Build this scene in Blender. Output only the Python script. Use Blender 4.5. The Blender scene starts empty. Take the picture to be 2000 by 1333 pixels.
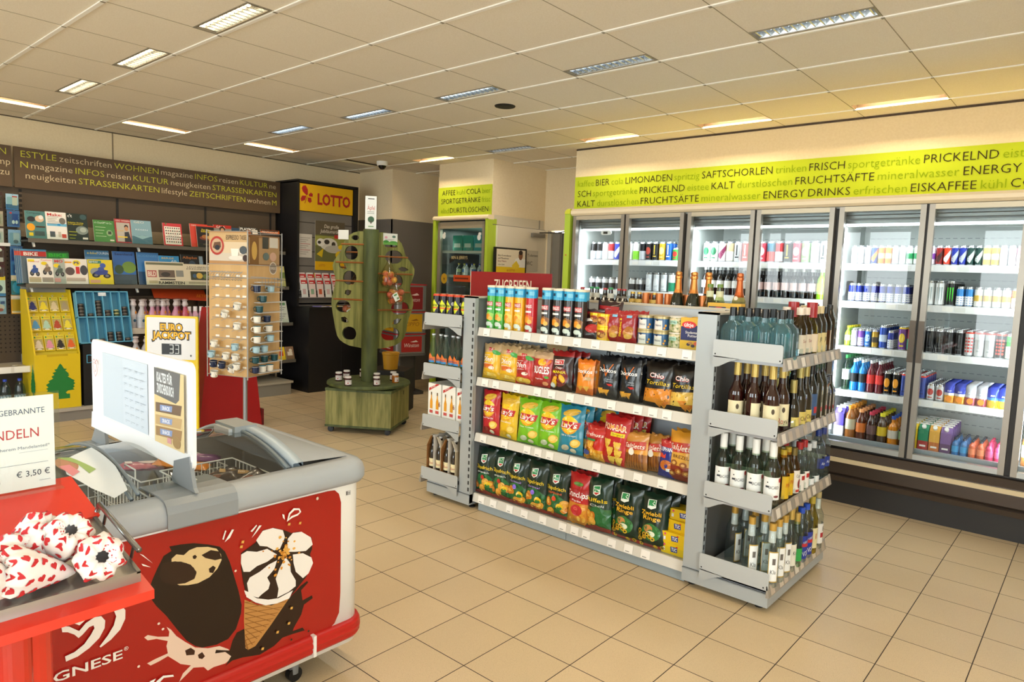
import bpy, math, random
from mathutils import Vector, Matrix
from mathutils.geometry import tessellate_polygon
PI = math.pi
rnd = random.Random(7)
scene = bpy.context.scene
COL = scene.collection
# ---------------------------------------------------------------- camera
cam_d = bpy.data.cameras.new('camera')
cam_d.sensor_width = 36.0
cam_d.lens = 1341.16 / 2000 * 36
cam_d.clip_start = 0.02
cam = bpy.data.objects.new('camera', cam_d)
COL.objects.link(cam)
cam.matrix_world = Matrix(((0.75240681, -0.09035947, 0.65247158, 0.0),
                           (0.65771096, 0.04883327, -0.75168584, 0.0),
                           (0.03605962, 0.99471125, 0.0961729, 1.54879),
                           (0, 0, 0, 1)))
scene.camera = cam
# ---------------------------------------------------------------- exposure, sky
vs = scene.view_settings
vs.view_transform = 'Standard'
vs.look = 'None'
vs.gamma = 1.0
vs.use_curve_mapping = False
vs.exposure = 0.0
scene.cycles.transparent_max_bounces = 24
scene.cycles.max_bounces = 8
scene.cycles.sample_clamp_indirect = 6.0
world = bpy.data.worlds.new('sky')
scene.world = world
world.use_nodes = True
wn = world.node_tree
wbg = wn.nodes['Background']
wbg.inputs['Color'].default_value = (0.93, 0.96, 1.0, 1)
wbg.inputs['Strength'].default_value = 9.6


def area(name, loc, size, energy, color, rot=(0, 0, 0), portal=False, spread=PI):
    d = bpy.data.lights.new(name, 'AREA')
    d.shape = 'RECTANGLE'
    d.size, d.size_y = size
    d.energy = energy
    d.color = color
    d.spread = spread
    if portal:
        d.cycles.is_portal = True
    o = bpy.data.objects.new(name, d)
    o.location = loc
    o.rotation_euler = rot
    COL.objects.link(o)
    return o


# ---------------------------------------------------------------- materials
_mats = {}


def lin(h):
    h = h.lstrip('#')
    c = [int(h[i:i + 2], 16) / 255 for i in (0, 2, 4)]
    return tuple((x / 12.92 if x <= 0.04045 else ((x + 0.055) / 1.055) ** 2.4) for x in c) + (1.0,)


def m(col, rough=0.5, metal=0.0, emit=0.0, coat=0.0, spec=0.5):
    k = (col, rough, metal, emit, coat, spec)
    if k in _mats:
        return _mats[k]
    mt = bpy.data.materials.new('paint_' + col.strip('#'))
    mt.use_nodes = True
    b = mt.node_tree.nodes['Principled BSDF']
    b.inputs['Base Color'].default_value = lin(col)
    b.inputs['Roughness'].default_value = rough
    b.inputs['Metallic'].default_value = metal
    b.inputs['Coat Weight'].default_value = coat
    b.inputs['Specular IOR Level'].default_value = spec
    if emit:
        b.inputs['Emission Color'].default_value = lin(col)
        b.inputs['Emission Strength'].default_value = emit
    _mats[k] = mt
    return mt


def glass(tint='#f4fbf8', gl=1.0, rough=0.0, body=0.0, bcol='#e4ece8'):
    k = ('glass', tint, gl, rough, body, bcol)
    if k in _mats:
        return _mats[k]
    mt = bpy.data.materials.new('clear_glass')
    mt.use_nodes = True
    nt = mt.node_tree
    nt.nodes.clear()
    out = nt.nodes.new('ShaderNodeOutputMaterial')
    mx = nt.nodes.new('ShaderNodeMixShader')
    tr = nt.nodes.new('ShaderNodeBsdfTransparent')
    gs = nt.nodes.new('ShaderNodeBsdfGlossy')
    ge = nt.nodes.new('ShaderNodeNewGeometry')
    dt = nt.nodes.new('ShaderNodeVectorMath')
    dt.operation = 'DOT_PRODUCT'
    nt.links.new(ge.outputs['Incoming'], dt.inputs[0])
    nt.links.new(ge.outputs['Normal'], dt.inputs[1])
    last = dt.outputs['Value']
    for op, val in (('ABSOLUTE', None), ('SUBTRACT', 1.0), ('POWER', 5.0), ('MULTIPLY', .96 * gl), ('ADD', .04 * gl)):
        mu = nt.nodes.new('ShaderNodeMath')
        mu.operation = op
        mu.use_clamp = op in ('SUBTRACT', 'ADD')
        i = 1 if op == 'SUBTRACT' else 0
        nt.links.new(last, mu.inputs[i])
        if val is not None:
            mu.inputs[1 - i].default_value = val
        last = mu.outputs[0]
    tr.inputs['Color'].default_value = lin(tint)
    gs.inputs['Roughness'].default_value = rough
    nt.links.new(last, mx.inputs[0])
    if body:  # milky share stands in for light refracted through the glass
        df = nt.nodes.new('ShaderNodeBsdfDiffuse')
        tl = nt.nodes.new('ShaderNodeBsdfTranslucent')
        m2, m3 = nt.nodes.new('ShaderNodeMixShader'), nt.nodes.new('ShaderNodeMixShader')
        df.inputs['Color'].default_value = tl.inputs['Color'].default_value = lin(bcol)
        m3.inputs[0].default_value = .5
        nt.links.new(df.outputs[0], m3.inputs[1])
        nt.links.new(tl.outputs[0], m3.inputs[2])
        m2.inputs[0].default_value = body
        nt.links.new(tr.outputs[0], m2.inputs[1])
        nt.links.new(m3.outputs[0], m2.inputs[2])
        tr = m2
    nt.links.new(tr.outputs[0], mx.inputs[1])
    nt.links.new(gs.outputs[0], mx.inputs[2])
    nt.links.new(mx.outputs[0], out.inputs[0])
    _mats[k] = mt
    return mt


def noisy(name, c1, c2, scale=8.0, rough=0.5, stretch=(1, 1, 1), bump=0.0, metal=0.0, detail=4.0, coords='Object'):
    k = ('noisy', name)
    if k in _mats:
        return _mats[k]
    mt = bpy.data.materials.new(name)
    mt.use_nodes = True
    nt = mt.node_tree
    b = nt.nodes['Principled BSDF']
    b.inputs['Roughness'].default_value = rough
    b.inputs['Metallic'].default_value = metal
    tc = nt.nodes.new('ShaderNodeTexCoord')
    mp = nt.nodes.new('ShaderNodeMapping')
    mp.inputs['Scale'].default_value = stretch
    nz = nt.nodes.new('ShaderNodeTexNoise')
    nz.inputs['Scale'].default_value = scale
    nz.inputs['Detail'].default_value = detail
    rp = nt.nodes.new('ShaderNodeValToRGB')
    rp.color_ramp.elements[0].color = lin(c1)
    rp.color_ramp.elements[1].color = lin(c2)
    rp.color_ramp.elements[0].position = 0.35
    rp.color_ramp.elements[1].position = 0.65
    nt.links.new(tc.outputs[coords], mp.inputs[0])
    nt.links.new(mp.outputs[0], nz.inputs['Vector'])
    nt.links.new(nz.outputs['Fac'], rp.inputs[0])
    nt.links.new(rp.outputs[0], b.inputs['Base Color'])
    if bump:
        bp = nt.nodes.new('ShaderNodeBump')
        bp.inputs['Strength'].default_value = bump
        bp.inputs['Distance'].default_value = 0.002
        nt.links.new(nz.outputs['Fac'], bp.inputs['Height'])
        nt.links.new(bp.outputs[0], b.inputs['Normal'])
    _mats[k] = mt
    return mt


def foil(col):
    """glossy printed film"""
    return m(col, 0.3, 0.0, 0.0, 0.35)


# ---------------------------------------------------------------- text
_txt = {}


def textgeo(s, thin=0.0, shear=0.0):
    """2D triangles of a line of lettering, cap height about 1, centred on its own box"""
    k = (s, thin, shear)
    if k in _txt:
        return _txt[k]
    cu = bpy.data.curves.new('lettering', 'FONT')
    cu.body = s
    cu.size = 1.4
    cu.offset = thin
    cu.shear = shear
    cu.resolution_u = 2
    ob = bpy.data.objects.new('lettering', cu)
    COL.objects.link(ob)
    dg = bpy.context.evaluated_depsgraph_get()
    ev = ob.evaluated_get(dg)
    me = ev.to_mesh()
    vs_ = [(v.co.x, v.co.y) for v in me.vertices]
    fs = [tuple(p.vertices) for p in me.polygons]
    ev.to_mesh_clear()
    bpy.data.objects.remove(ob)
    bpy.data.curves.remove(cu)
    if not vs_:
        vs_, fs = [(0, 0)], []
    x0 = min(v[0] for v in vs_)
    x1 = max(v[0] for v in vs_)
    vs_ = [(v[0] - (x0 + x1) / 2, v[1]) for v in vs_]
    _txt[k] = (vs_, fs, x1 - x0)
    return _txt[k]


# ---------------------------------------------------------------- mesh builder
class MB:
    def __init__(s):
        s.v, s.f, s.mi, s.sm, s.ms = [], [], [], [], []

    def mat(s, mt):
        if mt not in s.ms:
            s.ms.append(mt)
        return s.ms.index(mt)

    def add(s, vs_, fs, mt, smooth=False):
        o = len(s.v)
        s.v += [tuple(p) for p in vs_]
        i = s.mat(mt)
        for f in fs:
            s.f.append([a + o for a in f])
            s.mi.append(i)
            s.sm.append(smooth)
        return s

    def box(s, a, b, mt, rz=0.0, c=None, tf=None):
        x0, y0, z0 = a
        x1, y1, z1 = b
        p = [(x0, y0, z0), (x1, y0, z0), (x1, y1, z0), (x0, y1, z0), (x0, y0, z1), (x1, y0, z1), (x1, y1, z1), (x0, y1, z1)]
        if tf:
            p = [tf @ Vector(q) for q in p]
        return s.add(p, [(3, 2, 1, 0), (4, 5, 6, 7), (0, 1, 5, 4), (1, 2, 6, 5), (2, 3, 7, 6), (3, 0, 4, 7)], mt)

    def bevbox(s, a, b, mt, r=0.01, axis=2, n=3):
        """box with rounded edges along one axis"""
        ax = [i for i in range(3) if i != axis]
        u0, u1, w0, w1 = a[ax[0]], b[ax[0]], a[ax[1]], b[ax[1]]
        pts = rrect((u0 + u1) / 2, (w0 + w1) / 2, u1 - u0, w1 - w0, r, n)
        return s.prism(pts, a[axis], b[axis], mt, axis)

    def prism(s, pts, h0, h1, mt, axis=2, tf=None, smooth=False):
        """extrude a 2D outline along an axis"""
        def P(u, w, h):
            q = [0, 0, 0]
            ax = [i for i in range(3) if i != axis]
            q[ax[0]], q[ax[1]], q[axis] = u, w, h
            q = Vector(q)
            return tf @ q if tf else q
        n = len(pts)
        V_ = [P(u, w, h0) for u, w in pts] + [P(u, w, h1) for u, w in pts]
        F_ = [(i, (i + 1) % n, n + (i + 1) % n, n + i) for i in range(n)]
        s.add(V_, F_, mt, smooth)
        s.add(V_[:n], [tuple(range(n))[::-1]], mt)
        s.add(V_[n:], [tuple(range(n))], mt)
        return s

    def lathe(s, prof, mt, n=16, c=(0, 0, 0), mats=None, tf=None, smooth=True, sx=1.0, sy=1.0, a0=0.0, sq=0.0):
        """revolve (r, z); mats one per segment"""
        V_ = []
        for r, z in prof:
            for k in range(n):
                t = 2 * PI * k / n + a0
                x, y = math.cos(t), math.sin(t)
                if sq:
                    q = 1.0 / max(abs(x), abs(y))
                    q = 1 + (q - 1) * sq
                    x, y = x * q, y * q
                p = Vector((c[0] + r * x * sx, c[1] + r * y * sy, c[2] + z))
                V_.append(tf @ p if tf else p)
        for i in range(len(prof) - 1):
            mm = mats[i] if mats else mt
            o = len(s.v)
            s.v += [tuple(p) for p in V_[i * n:(i + 2) * n]]
            j = s.mat(mm)
            for k in range(n):
                s.f.append([o + k, o + (k + 1) % n, o + n + (k + 1) % n, o + n + k])
                s.mi.append(j)
                s.sm.append(smooth)
        for i, flip in ((0, True), (len(prof) - 1, False)):
            if prof[i][0] > 1e-4:
                mm = (mats[0] if flip else mats[-1]) if mats else mt
                ids = tuple(range(n))
                s.add(V_[i * n:(i + 1) * n], [ids[::-1] if flip else ids], mm)
        return s

    def tube(s, pts, r, mt, n=6):
        pts = [Vector(p) for p in pts]
        V_ = []
        for i, p in enumerate(pts):
            d = (pts[min(i + 1, len(pts) - 1)] - pts[max(i - 1, 0)]).normalized()
            up = Vector((0, 0, 1)) if abs(d.z) < 0.9 else Vector((1, 0, 0))
            a = d.cross(up).normalized()
            b = d.cross(a)
            for k in range(n):
                t = 2 * PI * k / n
                V_.append(p + (a * math.cos(t) + b * math.sin(t)) * r)
        F_ = []
        for i in range(len(pts) - 1):
            for k in range(n):
                F_.append((i * n + k, i * n + (k + 1) % n, (i + 1) * n + (k + 1) % n, (i + 1) * n + k))
        F_ += [tuple(range(n)), tuple(range((len(pts) - 1) * n, len(pts) * n))]
        return s.add(V_, F_, mt, True)

    def grid(s, fn, nu, nv, mt, smooth=True, mfn=None):
        V_ = [fn(i / nu, j / nv) for j in range(nv + 1) for i in range(nu + 1)]
        o = len(s.v)
        s.v += [tuple(p) for p in V_]
        for j in range(nv):
            for i in range(nu):
                a = o + j * (nu + 1) + i
                s.f.append([a, a + 1, a + nu + 2, a + nu + 1])
                s.mi.append(s.mat(mfn((i + .5) / nu, (j + .5) / nv) if mfn else mt))
                s.sm.append(smooth)
        return s

    # ---- flat artwork laid onto a surface; mp(x, y, off) -> 3D
    def art(s, layers, mp, eps=0.0006, split=0.0, rough=0.45, off0=0.0, mk=None):
        off = off0
        mk = mk or (lambda c: m(c, rough))
        for L in layers:
            off += eps
            t = L[0]
            if t == 'r':
                x, y, w, h, c = L[1:6]
                pts = [(x, y), (x + w, y), (x + w, y + h), (x, y + h)]
            elif t == 'e':
                x, y, rx, ry, c = L[1:6]
                ro = L[6] if len(L) > 6 else 0.0
                n_ = 20 if max(rx, ry) > 0.02 else 10
                pts = []
                for k in range(n_):
                    a = 2 * PI * k / n_
                    u, w = rx * math.cos(a), ry * math.sin(a)
                    pts.append((x + u * math.cos(ro) - w * math.sin(ro), y + u * math.sin(ro) + w * math.cos(ro)))
            elif t == 'p':
                pts, c = L[1], L[2]
            elif t == 't':
                st, x, y, h, c = L[1:6]
                o_ = L[6] if len(L) > 6 else {}
                vs_, fs, wd = textgeo(st, o_.get('thin', 0.0), o_.get('shear', 0.0))
                sx = h
                if 'w' in o_:
                    sx = o_['w'] / max(wd, 1e-6)
                if o_.get('al') == 'l':
                    x += wd * sx / 2
                ro = o_.get('rot', 0.0)
                cr, sr = math.cos(ro), math.sin(ro)
                V_ = []
                for a, b in vs_:
                    u, w = a * sx, b * h - h / 2
                    V_.append(mp(x + u * cr - w * sr, y + u * sr + w * cr, off))
                s.add(V_, fs, mk(c))
                continue
            if not split:
                s.add([mp(a, b, off) for a, b in pts], [tuple(range(len(pts)))], mk(c))
            else:
                tri = tessellate_polygon([[Vector((a, b, 0)) for a, b in pts]])
                st_ = [[pts[i] for i in f] for f in tri]
                outp = []
                while st_:
                    T = st_.pop()
                    e = [(math.dist(T[i], T[(i + 1) % 3]), i) for i in range(3)]
                    d, i = max(e)
                    if d > split:
                        a, b, c3 = T[i], T[(i + 1) % 3], T[(i + 2) % 3]
                        q = ((a[0] + b[0]) / 2, (a[1] + b[1]) / 2)
                        st_ += [[a, q, c3], [q, b, c3]]
                    else:
                        outp.append(T)
                V_ = [mp(a, b, off) for T in outp for a, b in T]
                s.add(V_, [(3 * i, 3 * i + 1, 3 * i + 2) for i in range(len(outp))], mk(c), True)
        return s

    def mesh(s, name):
        me = bpy.data.meshes.new(name)
        me.from_pydata(s.v, [], s.f)
        for x in s.ms:
            me.materials.append(x)
        me.polygons.foreach_set('material_index', s.mi)
        me.polygons.foreach_set('use_smooth', s.sm)
        me.update()
        return me

    def obj(s, name, parent=None, loc=(0, 0, 0), rot=(0, 0, 0), label=None):
        o = bpy.data.objects.new(name, s.mesh(name))
        o.location = loc
        o.rotation_euler = rot
        COL.objects.link(o)
        if parent:
            o.parent = parent
        if label:
            o['label'] = label
        return o


def rrect(cx, cy, w, h, r, n=4):
    pts = []
    for qx, qy, a0 in ((1, 1, 0), (-1, 1, PI / 2), (-1, -1, PI), (1, -1, 1.5 * PI)):
        for k in range(n + 1):
            a = a0 + PI / 2 * k / n
            pts.append((cx + qx * (w / 2 - r) + r * math.cos(a), cy + qy * (h / 2 - r) + r * math.sin(a)))
    return pts


def empty(name, loc=(0, 0, 0), rot=(0, 0, 0)):
    o = bpy.data.objects.new(name, None)
    o.empty_display_size = 0.1
    o.location = loc
    o.rotation_euler = rot
    COL.objects.link(o)
    return o


def tag(o, label, cat, group=None):
    o['label'] = label
    o['category'] = cat
    if group:
        o['group'] = group
    return o


def struct(o):
    o['kind'] = 'structure'
    return o


def dup(o, loc=None, rot=None, label=None, group=None, parent=None, scale=None):
    """copy of a thing with its parts and sub-parts"""
    c = o.copy()
    COL.objects.link(c)
    if parent:
        c.parent = parent
    if loc is not None:
        c.location = loc
    if rot is not None:
        c.rotation_euler = rot
    if scale is not None:
        c.scale = scale
    if label:
        c['label'] = label
    if group:
        c['group'] = group
    for ch in kids.get(o.name, []):
        d = dup(ch, parent=c)
        kids.setdefault(c.name, []).append(d)
    return c


kids = {}


def part(mb, name, parent, label=None, loc=(0, 0, 0), rot=(0, 0, 0)):
    o = mb.obj(name, parent, loc, rot, label)
    kids.setdefault(parent.name, []).append(o)
    return o


def flat(o, u, v, nrm):
    """map for artwork on a plane: origin, right, up, outward normal"""
    o, u, v, nrm = Vector(o), Vector(u), Vector(v), Vector(nrm)
    return lambda x, y, off: o + u * x + v * y + nrm * off


def cylmap(r, c=(0, 0, 0), a0=-PI / 2):
    """artwork wrapped on an upright cylinder; x = 0 faces -Y (or angle a0)"""
    def f(x, y, off):
        a = a0 + x / r
        return Vector((c[0] + (r + off) * math.cos(a), c[1] + (r + off) * math.sin(a), c[2] + y))
    return f


ORD = ['first', 'second', 'third', 'fourth', 'fifth', 'sixth', 'seventh', 'eighth', 'ninth', 'tenth', 'eleventh', 'twelfth',
       'thirteenth', 'fourteenth', 'fifteenth', 'sixteenth', 'seventeenth', 'eighteenth', 'nineteenth', 'twentieth']
STEEL = m('#b9bdc0', 0.3, 1.0)
CHROME = m('#d8dadb', 0.15, 1.0)
GREY = m('#b4b9bb', 0.45)
DGREY = m('#55585a', 0.5)
BLACK = m('#0d0d0e', 0.45)
WHITE = m('#f2f2ef', 0.5)
GL = glass()
# ================================================================ room
CH = 2.898
GX, GY, GS = -3.4893, 1.3793, 0.625
XL, XR, YF, YW = -8.13, 2.6, -3.2, 6.03


def floor_mat():
    mt = bpy.data.materials.new('floor_tiles')
    mt.use_nodes = True
    nt = mt.node_tree
    N, Lk = nt.nodes.new, nt.links.new
    b = nt.nodes['Principled BSDF']
    tc = N('ShaderNodeTexCoord')
    sp = N('ShaderNodeSeparateXYZ')
    Lk(tc.outputs['Object'], sp.inputs[0])

    def mth(op, a, bb=None):
        n = N('ShaderNodeMath')
        n.operation = op
        for i, x in enumerate((a, bb)):
            if x is None:
                continue
            if isinstance(x, (int, float)):
                n.inputs[i].default_value = x
            else:
                Lk(x, n.inputs[i])
        return n.outputs[0]
    ds, cells = [], []
    for ax, o in (('X', 2.4031), ('Y', -1.8568)):
        t = mth('DIVIDE', mth('ADD', sp.outputs[ax], o + 30), 0.3)
        cells.append(mth('FLOOR', t))
        fr = mth('FRACT', t)
        ds.append(mth('MINIMUM', fr, mth('SUBTRACT', 1.0, fr)))
    d = mth('MINIMUM', ds[0], ds[1])
    g = mth('LESS_THAN', d, 0.0068)
    cb = N('ShaderNodeCombineXYZ')
    Lk(cells[0], cb.inputs[0])
    Lk(cells[1], cb.inputs[1])
    wn_ = N('ShaderNodeTexWhiteNoise')
    Lk(cb.outputs[0], wn_.inputs['Vector'])
    nz = N('ShaderNodeTexNoise')
    nz.inputs['Scale'].default_value = 420
    nz.inputs['Detail'].default_value = 2
    Lk(tc.outputs['Object'], nz.inputs['Vector'])
    nz2 = N('ShaderNodeTexNoise')
    nz2.inputs['Scale'].default_value = 2.2
    Lk(tc.outputs['Object'], nz2.inputs['Vector'])
    rp = N('ShaderNodeValToRGB')
    rp.color_ramp.elements[0].position = 0.3
    rp.color_ramp.elements[0].color = lin('#8d7355')
    rp.color_ramp.elements[1].position = 0.42
    rp.color_ramp.elements[1].color = lin('#d4bd97')
    Lk(nz.outputs['Fac'], rp.inputs[0])
    hv = N('ShaderNodeHueSaturation')
    v = mth('ADD', mth('MULTIPLY', wn_.outputs['Value'], 0.09), mth('ADD', mth('MULTIPLY', nz2.outputs['Fac'], 0.16), 0.85))
    Lk(v, hv.inputs['Value'])
    Lk(rp.outputs[0], hv.inputs['Color'])
    mx = N('ShaderNodeMix')
    mx.data_type = 'RGBA'
    Lk(g, mx.inputs['Factor'])
    Lk(hv.outputs[0], mx.inputs['A'])
    mx.inputs['B'].default_value = lin('#3a2c22')
    Lk(mx.outputs['Result'], b.inputs['Base Color'])
    rr = mth('ADD', mth('MULTIPLY', g, 0.4), mth('ADD', mth('MULTIPLY', nz2.outputs['Fac'], 0.15), 0.3))
    Lk(rr, b.inputs['Roughness'])
    bp = N('ShaderNodeBump')
    bp.inputs['Strength'].default_value = 0.6
    bp.inputs['Distance'].default_value = 0.002
    Lk(mth('SUBTRACT', 1.0, g), bp.inputs['Height'])
    Lk(bp.outputs[0], b.inputs['Normal'])
    return mt


CEIL = noisy('ceiling_tile', '#ebe1ce', '#f3eada', 160, 0.9, bump=0.15)
WALL = noisy('wall_paint', '#ead7b2', '#efddba', 60, 0.85, bump=0.05)
TBAR = m('#faf6ee', 0.5)
FT = floor_mat()
b = MB()
b.box((XL - .2, YF - .2, -0.1), (XR + .2, 9.2, 0), FT)
struct(b.obj('floor'))

LAMPS = []          # (x0, x1, y0, y1, kind)
for k in (-4.114, -5.364, -6.614, -2.864, -1.614, -0.364):
    LAMPS.append((k, k + .625, 1.845, 1.985, 'b'))
    LAMPS.append((k, k + .625, 3.712, 3.85, 'e'))
LAMPS.append((-5.364, -4.739, 5.6, 5.735, 'h'))
SLOTS = [(k + .01, k + .615, 5.615, 5.765, 'c') for k in (-4.114, -2.864, -1.614, -0.364)] + [(-6.604, -6.0, 5.615, 5.765, 'c')]
SLOTS += [(-7.44, -7.29, k + .01, k + .615, 'l') for k in (1.379, 2.629, 3.879, 5.129)]
HOLES = [x[:4] for x in LAMPS + SLOTS]
b = MB()
rects = [(XL, XR, YF, 7.2)]
for hx0, hx1, hy0, hy1 in HOLES:
    nr = []
    for x0, x1, y0, y1 in rects:
        if hx1 <= x0 or hx0 >= x1 or hy1 <= y0 or hy0 >= y1:
            nr.append((x0, x1, y0, y1))
            continue
        if x0 < hx0: nr.append((x0, hx0, y0, y1))
        if hx1 < x1: nr.append((hx1, x1, y0, y1))
        a0, a1 = max(x0, hx0), min(x1, hx1)
        if y0 < hy0: nr.append((a0, a1, y0, hy0))
        if hy1 < y1: nr.append((a0, a1, hy1, y1))
    rects = nr
for x0, x1, y0, y1 in rects:
    b.add([(x0, y0, CH), (x1, y0, CH), (x1, y1, CH), (x0, y1, CH)], [(3, 2, 1, 0)], CEIL)
b.box((XL, YF, CH + .16), (XR, 7.2, CH + .2), WHITE)
q = -6
while GY + q * GS < 7.1:
    y = GY + q * GS
    if y > YF:
        b.box((XL, y - .011, CH - .007), (XR, y + .011, CH), TBAR)
    q += 1
SEAM = m('#a2957d', 0.8)
p = -7
while GX + p * GS < XR:
    x = GX + p * GS
    b.box((x - .0025, YF, CH - .0012), (x + .0025, 7.2, CH), SEAM)
    for q in range(-6, 9):
        b.box((x - .009, GY + q * GS - .012, CH - .0075), (x + .009, GY + q * GS + .012, CH - .006), m('#8f8676', .6))
    p += 1
struct(b.obj('ceiling'))

# walls
b = MB()
b.box((XL - .15, YF, 0), (XL, 6.1, CH), WALL)
b.box((XL, 2.785, 2.4), (XL + .004, 2.797, CH), m('#8d7d63', .7))
struct(b.obj('wall_left'))
GP = m('#6d6760', 0.55)
b = MB()
b.box((XL, 5.97, 0), (-7.4, 6.12, CH), WALL)
b.box((XL, 5.955, 0), (-7.385, 5.97, 2.236), GP)
b.box((-7.55, 6.12, 0), (-7.4, 6.9, CH), WALL)
b.box((-7.4, 5.955, 0), (-7.385, 6.9, 2.236), GP)
b.box((-7.4, 6.8, 0), (-6.4, 6.95, CH), WALL)
struct(b.obj('wall_back'))
b = MB()
b.box((-5.61, 7.02, 2.13), (-4.2, 7.17, CH), WALL)
b.box((-5.61, 7.02, 0), (-5.55, 7.17, 2.13), WALL)
b.box((-6.54, 6.02, 2.25), (-5.61, 7.17, CH), WALL)
b.box((-5.66, 6.02, 0), (-5.61, 6.08, 2.25), WALL)
b.box((-5.66, 6.08, 2.14), (-5.61, 7.17, 2.25), WALL)
b.box((-6.54, 6.85, 0), (-5.61, 7.0, 2.25), WALL)
struct(b.obj('wall_corridor'))
b = MB()
b.box((-4.42, YW, 0), (XR, YW + .15, CH), WALL)
b.box((-4.42, YW + .15, 0), (-4.27, 8.5, CH), WALL)
struct(b.obj('wall_cooler_side'))
b = MB()
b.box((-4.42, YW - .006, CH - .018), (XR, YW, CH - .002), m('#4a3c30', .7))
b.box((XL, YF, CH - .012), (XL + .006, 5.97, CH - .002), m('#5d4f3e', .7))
struct(b.obj('trim_1'))
b = MB()
b.box((XR, 3.4, 0), (XR + .15, 6.2, CH), WALL)
b.box((XR, YF, 2.6), (XR + .15, 3.4, CH), WALL)
b.box((XR, YF, 0), (XR + .15, 3.4, .3), WALL)
b.box((XR, YF, .3), (XR + .15, -1.0, 2.6), WALL)
b.box((XR, 1.1, .3), (XR + .15, 3.4, 2.6), WALL)
struct(b.obj('wall_right'))
# shop front behind the camera: glazed
b = MB()
FR = m('#6b6e70', 0.4, 0.6)
WINX = [(-5.85, -5.35), (-5.25, -5.0), (-4.95, -3.56), (-3.42, -2.75), (-1.68, -0.4), (-0.2, 1.0)]  # last opening is unseen, added for its daylight
b.box((XL, YF - .1, 2.62), (XR, YF, CH), WALL)
xs = [XL] + [x for w in WINX for x in w] + [XR]
for i in range(0, len(xs), 2):
    b.box((xs[i], YF - .1, 0), (xs[i + 1], YF, 2.62), FR)
for i, (a, c) in enumerate(WINX):
    b.box((a, YF - .1, 0), (c, YF, .35 if i not in (3,) else .08), FR)
struct(b.obj('wall_front'))
for i, (a, c) in enumerate(WINX):
    w = MB()
    w.add([(a, YF - .05, .2), (c, YF - .05, .2), (c, YF - .05, 2.62), (a, YF - .05, 2.62)], [(0, 1, 2, 3)], GL)
    for z in (.35, 2.58):
        w.box((a, YF - .08, z - .03), (c, YF - .02, z + .03), FR)
    struct(w.obj('window_%d' % (i + 1)))
    area('daylight', ((a + c) / 2, YF - .13, 1.45), (c - a, 2.3), 0, (1, 1, 1), (PI / 2, 0, 0), portal=True)
for i, (a, c) in enumerate(((-1.0, 1.1),)):
    w = MB()
    w.add([(XR + .06, a, .3), (XR + .06, c, .3), (XR + .06, c, 2.6), (XR + .06, a, 2.6)], [(0, 1, 2, 3)], GL)
    struct(w.obj('window_%d' % (7 + i)))
    area('daylight', (XR + .16, (a + c) / 2, 1.45), (2.3, c - a), 0, (1, 1, 1), (0, PI / 2, 0), portal=True)
b = MB()
b.box((-16, -18, -.25), (16, YF - .2, -.12), noisy('forecourt', '#c2c0ba', '#d6d4ce', 3, .9))  # colour paled to stand for sunlit concrete and bounce light to the ceiling
struct(b.obj('ground_outside'))

# ---------------------------------------------------------------- ceiling lights
ROWN = {'b': 'first row, nearest the camera', 'e': 'second row, above the snack shelves', 'h': 'short row by the niche fridge'}
ALU = m('#c9cdd0', 0.22, 1.0)
TINT = {'b': (1.0, .80, .55), 'e': (.93, .97, 1.0), 'h': (1.0, .92, .8)}
names = {}
for i, (x0, x1, y0, y1, kd) in enumerate(sorted(LAMPS, key=lambda L: (L[4], L[0]))):
    n = names[kd] = names.get(kd, 0) + 1
    o = empty('ceiling_light', (x0, y0, CH))
    lab = 'square-louvred recessed ceiling light, %s from the magazine wall in the %s' % (ORD[n - 1], ROWN[kd])
    tag(o, 'louvred ceiling light, ' + lab.split('light, ')[1], 'ceiling light', 'louvred ceiling lights')
    W, H = x1 - x0, y1 - y0
    b = MB()
    for a, c in (((0, 0), (W, .012)), ((0, H - .012), (W, H)), ((0, .012), (.012, H - .012)), ((W - .012, .012), (W, H - .012))):
        b.box((a[0], a[1], -.004), (c[0], c[1], .05), m('#8a8170', .5))
    part(b, 'frame', o)
    b = MB()
    b.add([(0, 0, .07), (W, 0, .07), (W, H, .07), (0, H, .07)], [(3, 2, 1, 0)], ALU)
    b.add([(.012, .012, 0.002), (W - .012, .012, 0.002), (W - .012, .03, .06), (.012, .03, .06)], [(0, 1, 2, 3)], ALU)
    b.add([(.012, H - .012, 0.002), (W - .012, H - .012, 0.002), (W - .012, H - .03, .06), (.012, H - .03, .06)], [(0, 1, 2, 3)], ALU)
    part(b, 'reflector', o)
    b = MB()
    for k in range(13):
        x = .03 + k * (W - .06) / 12
        b.prism([(x - .004, 0.003), (x + .004, 0.003), (x + .0015, .03), (x - .0015, .03)], .014, H - .014, ALU, 1)
    part(b, 'louvre', o)
    b = MB()
    warm = (kd == 'b')
    b.tube([(.02, H / 2, .048), (W - .02, H / 2, .048)], .012, m('#ffe2b0' if warm else '#f4fbff', .5, 0, 14.0 if warm else 9.0), 8)
    part(b, 'fluorescent_tube', o)
    area('tube_glow', ((x0 + x1) / 2, (y0 + y1) / 2, CH - .006), (W - .04, H - .04), 7.0 if warm else 5.0, TINT[kd], (0, 0, 0))
names = {}
LIP = m('#e8c88c', .5)
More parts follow.
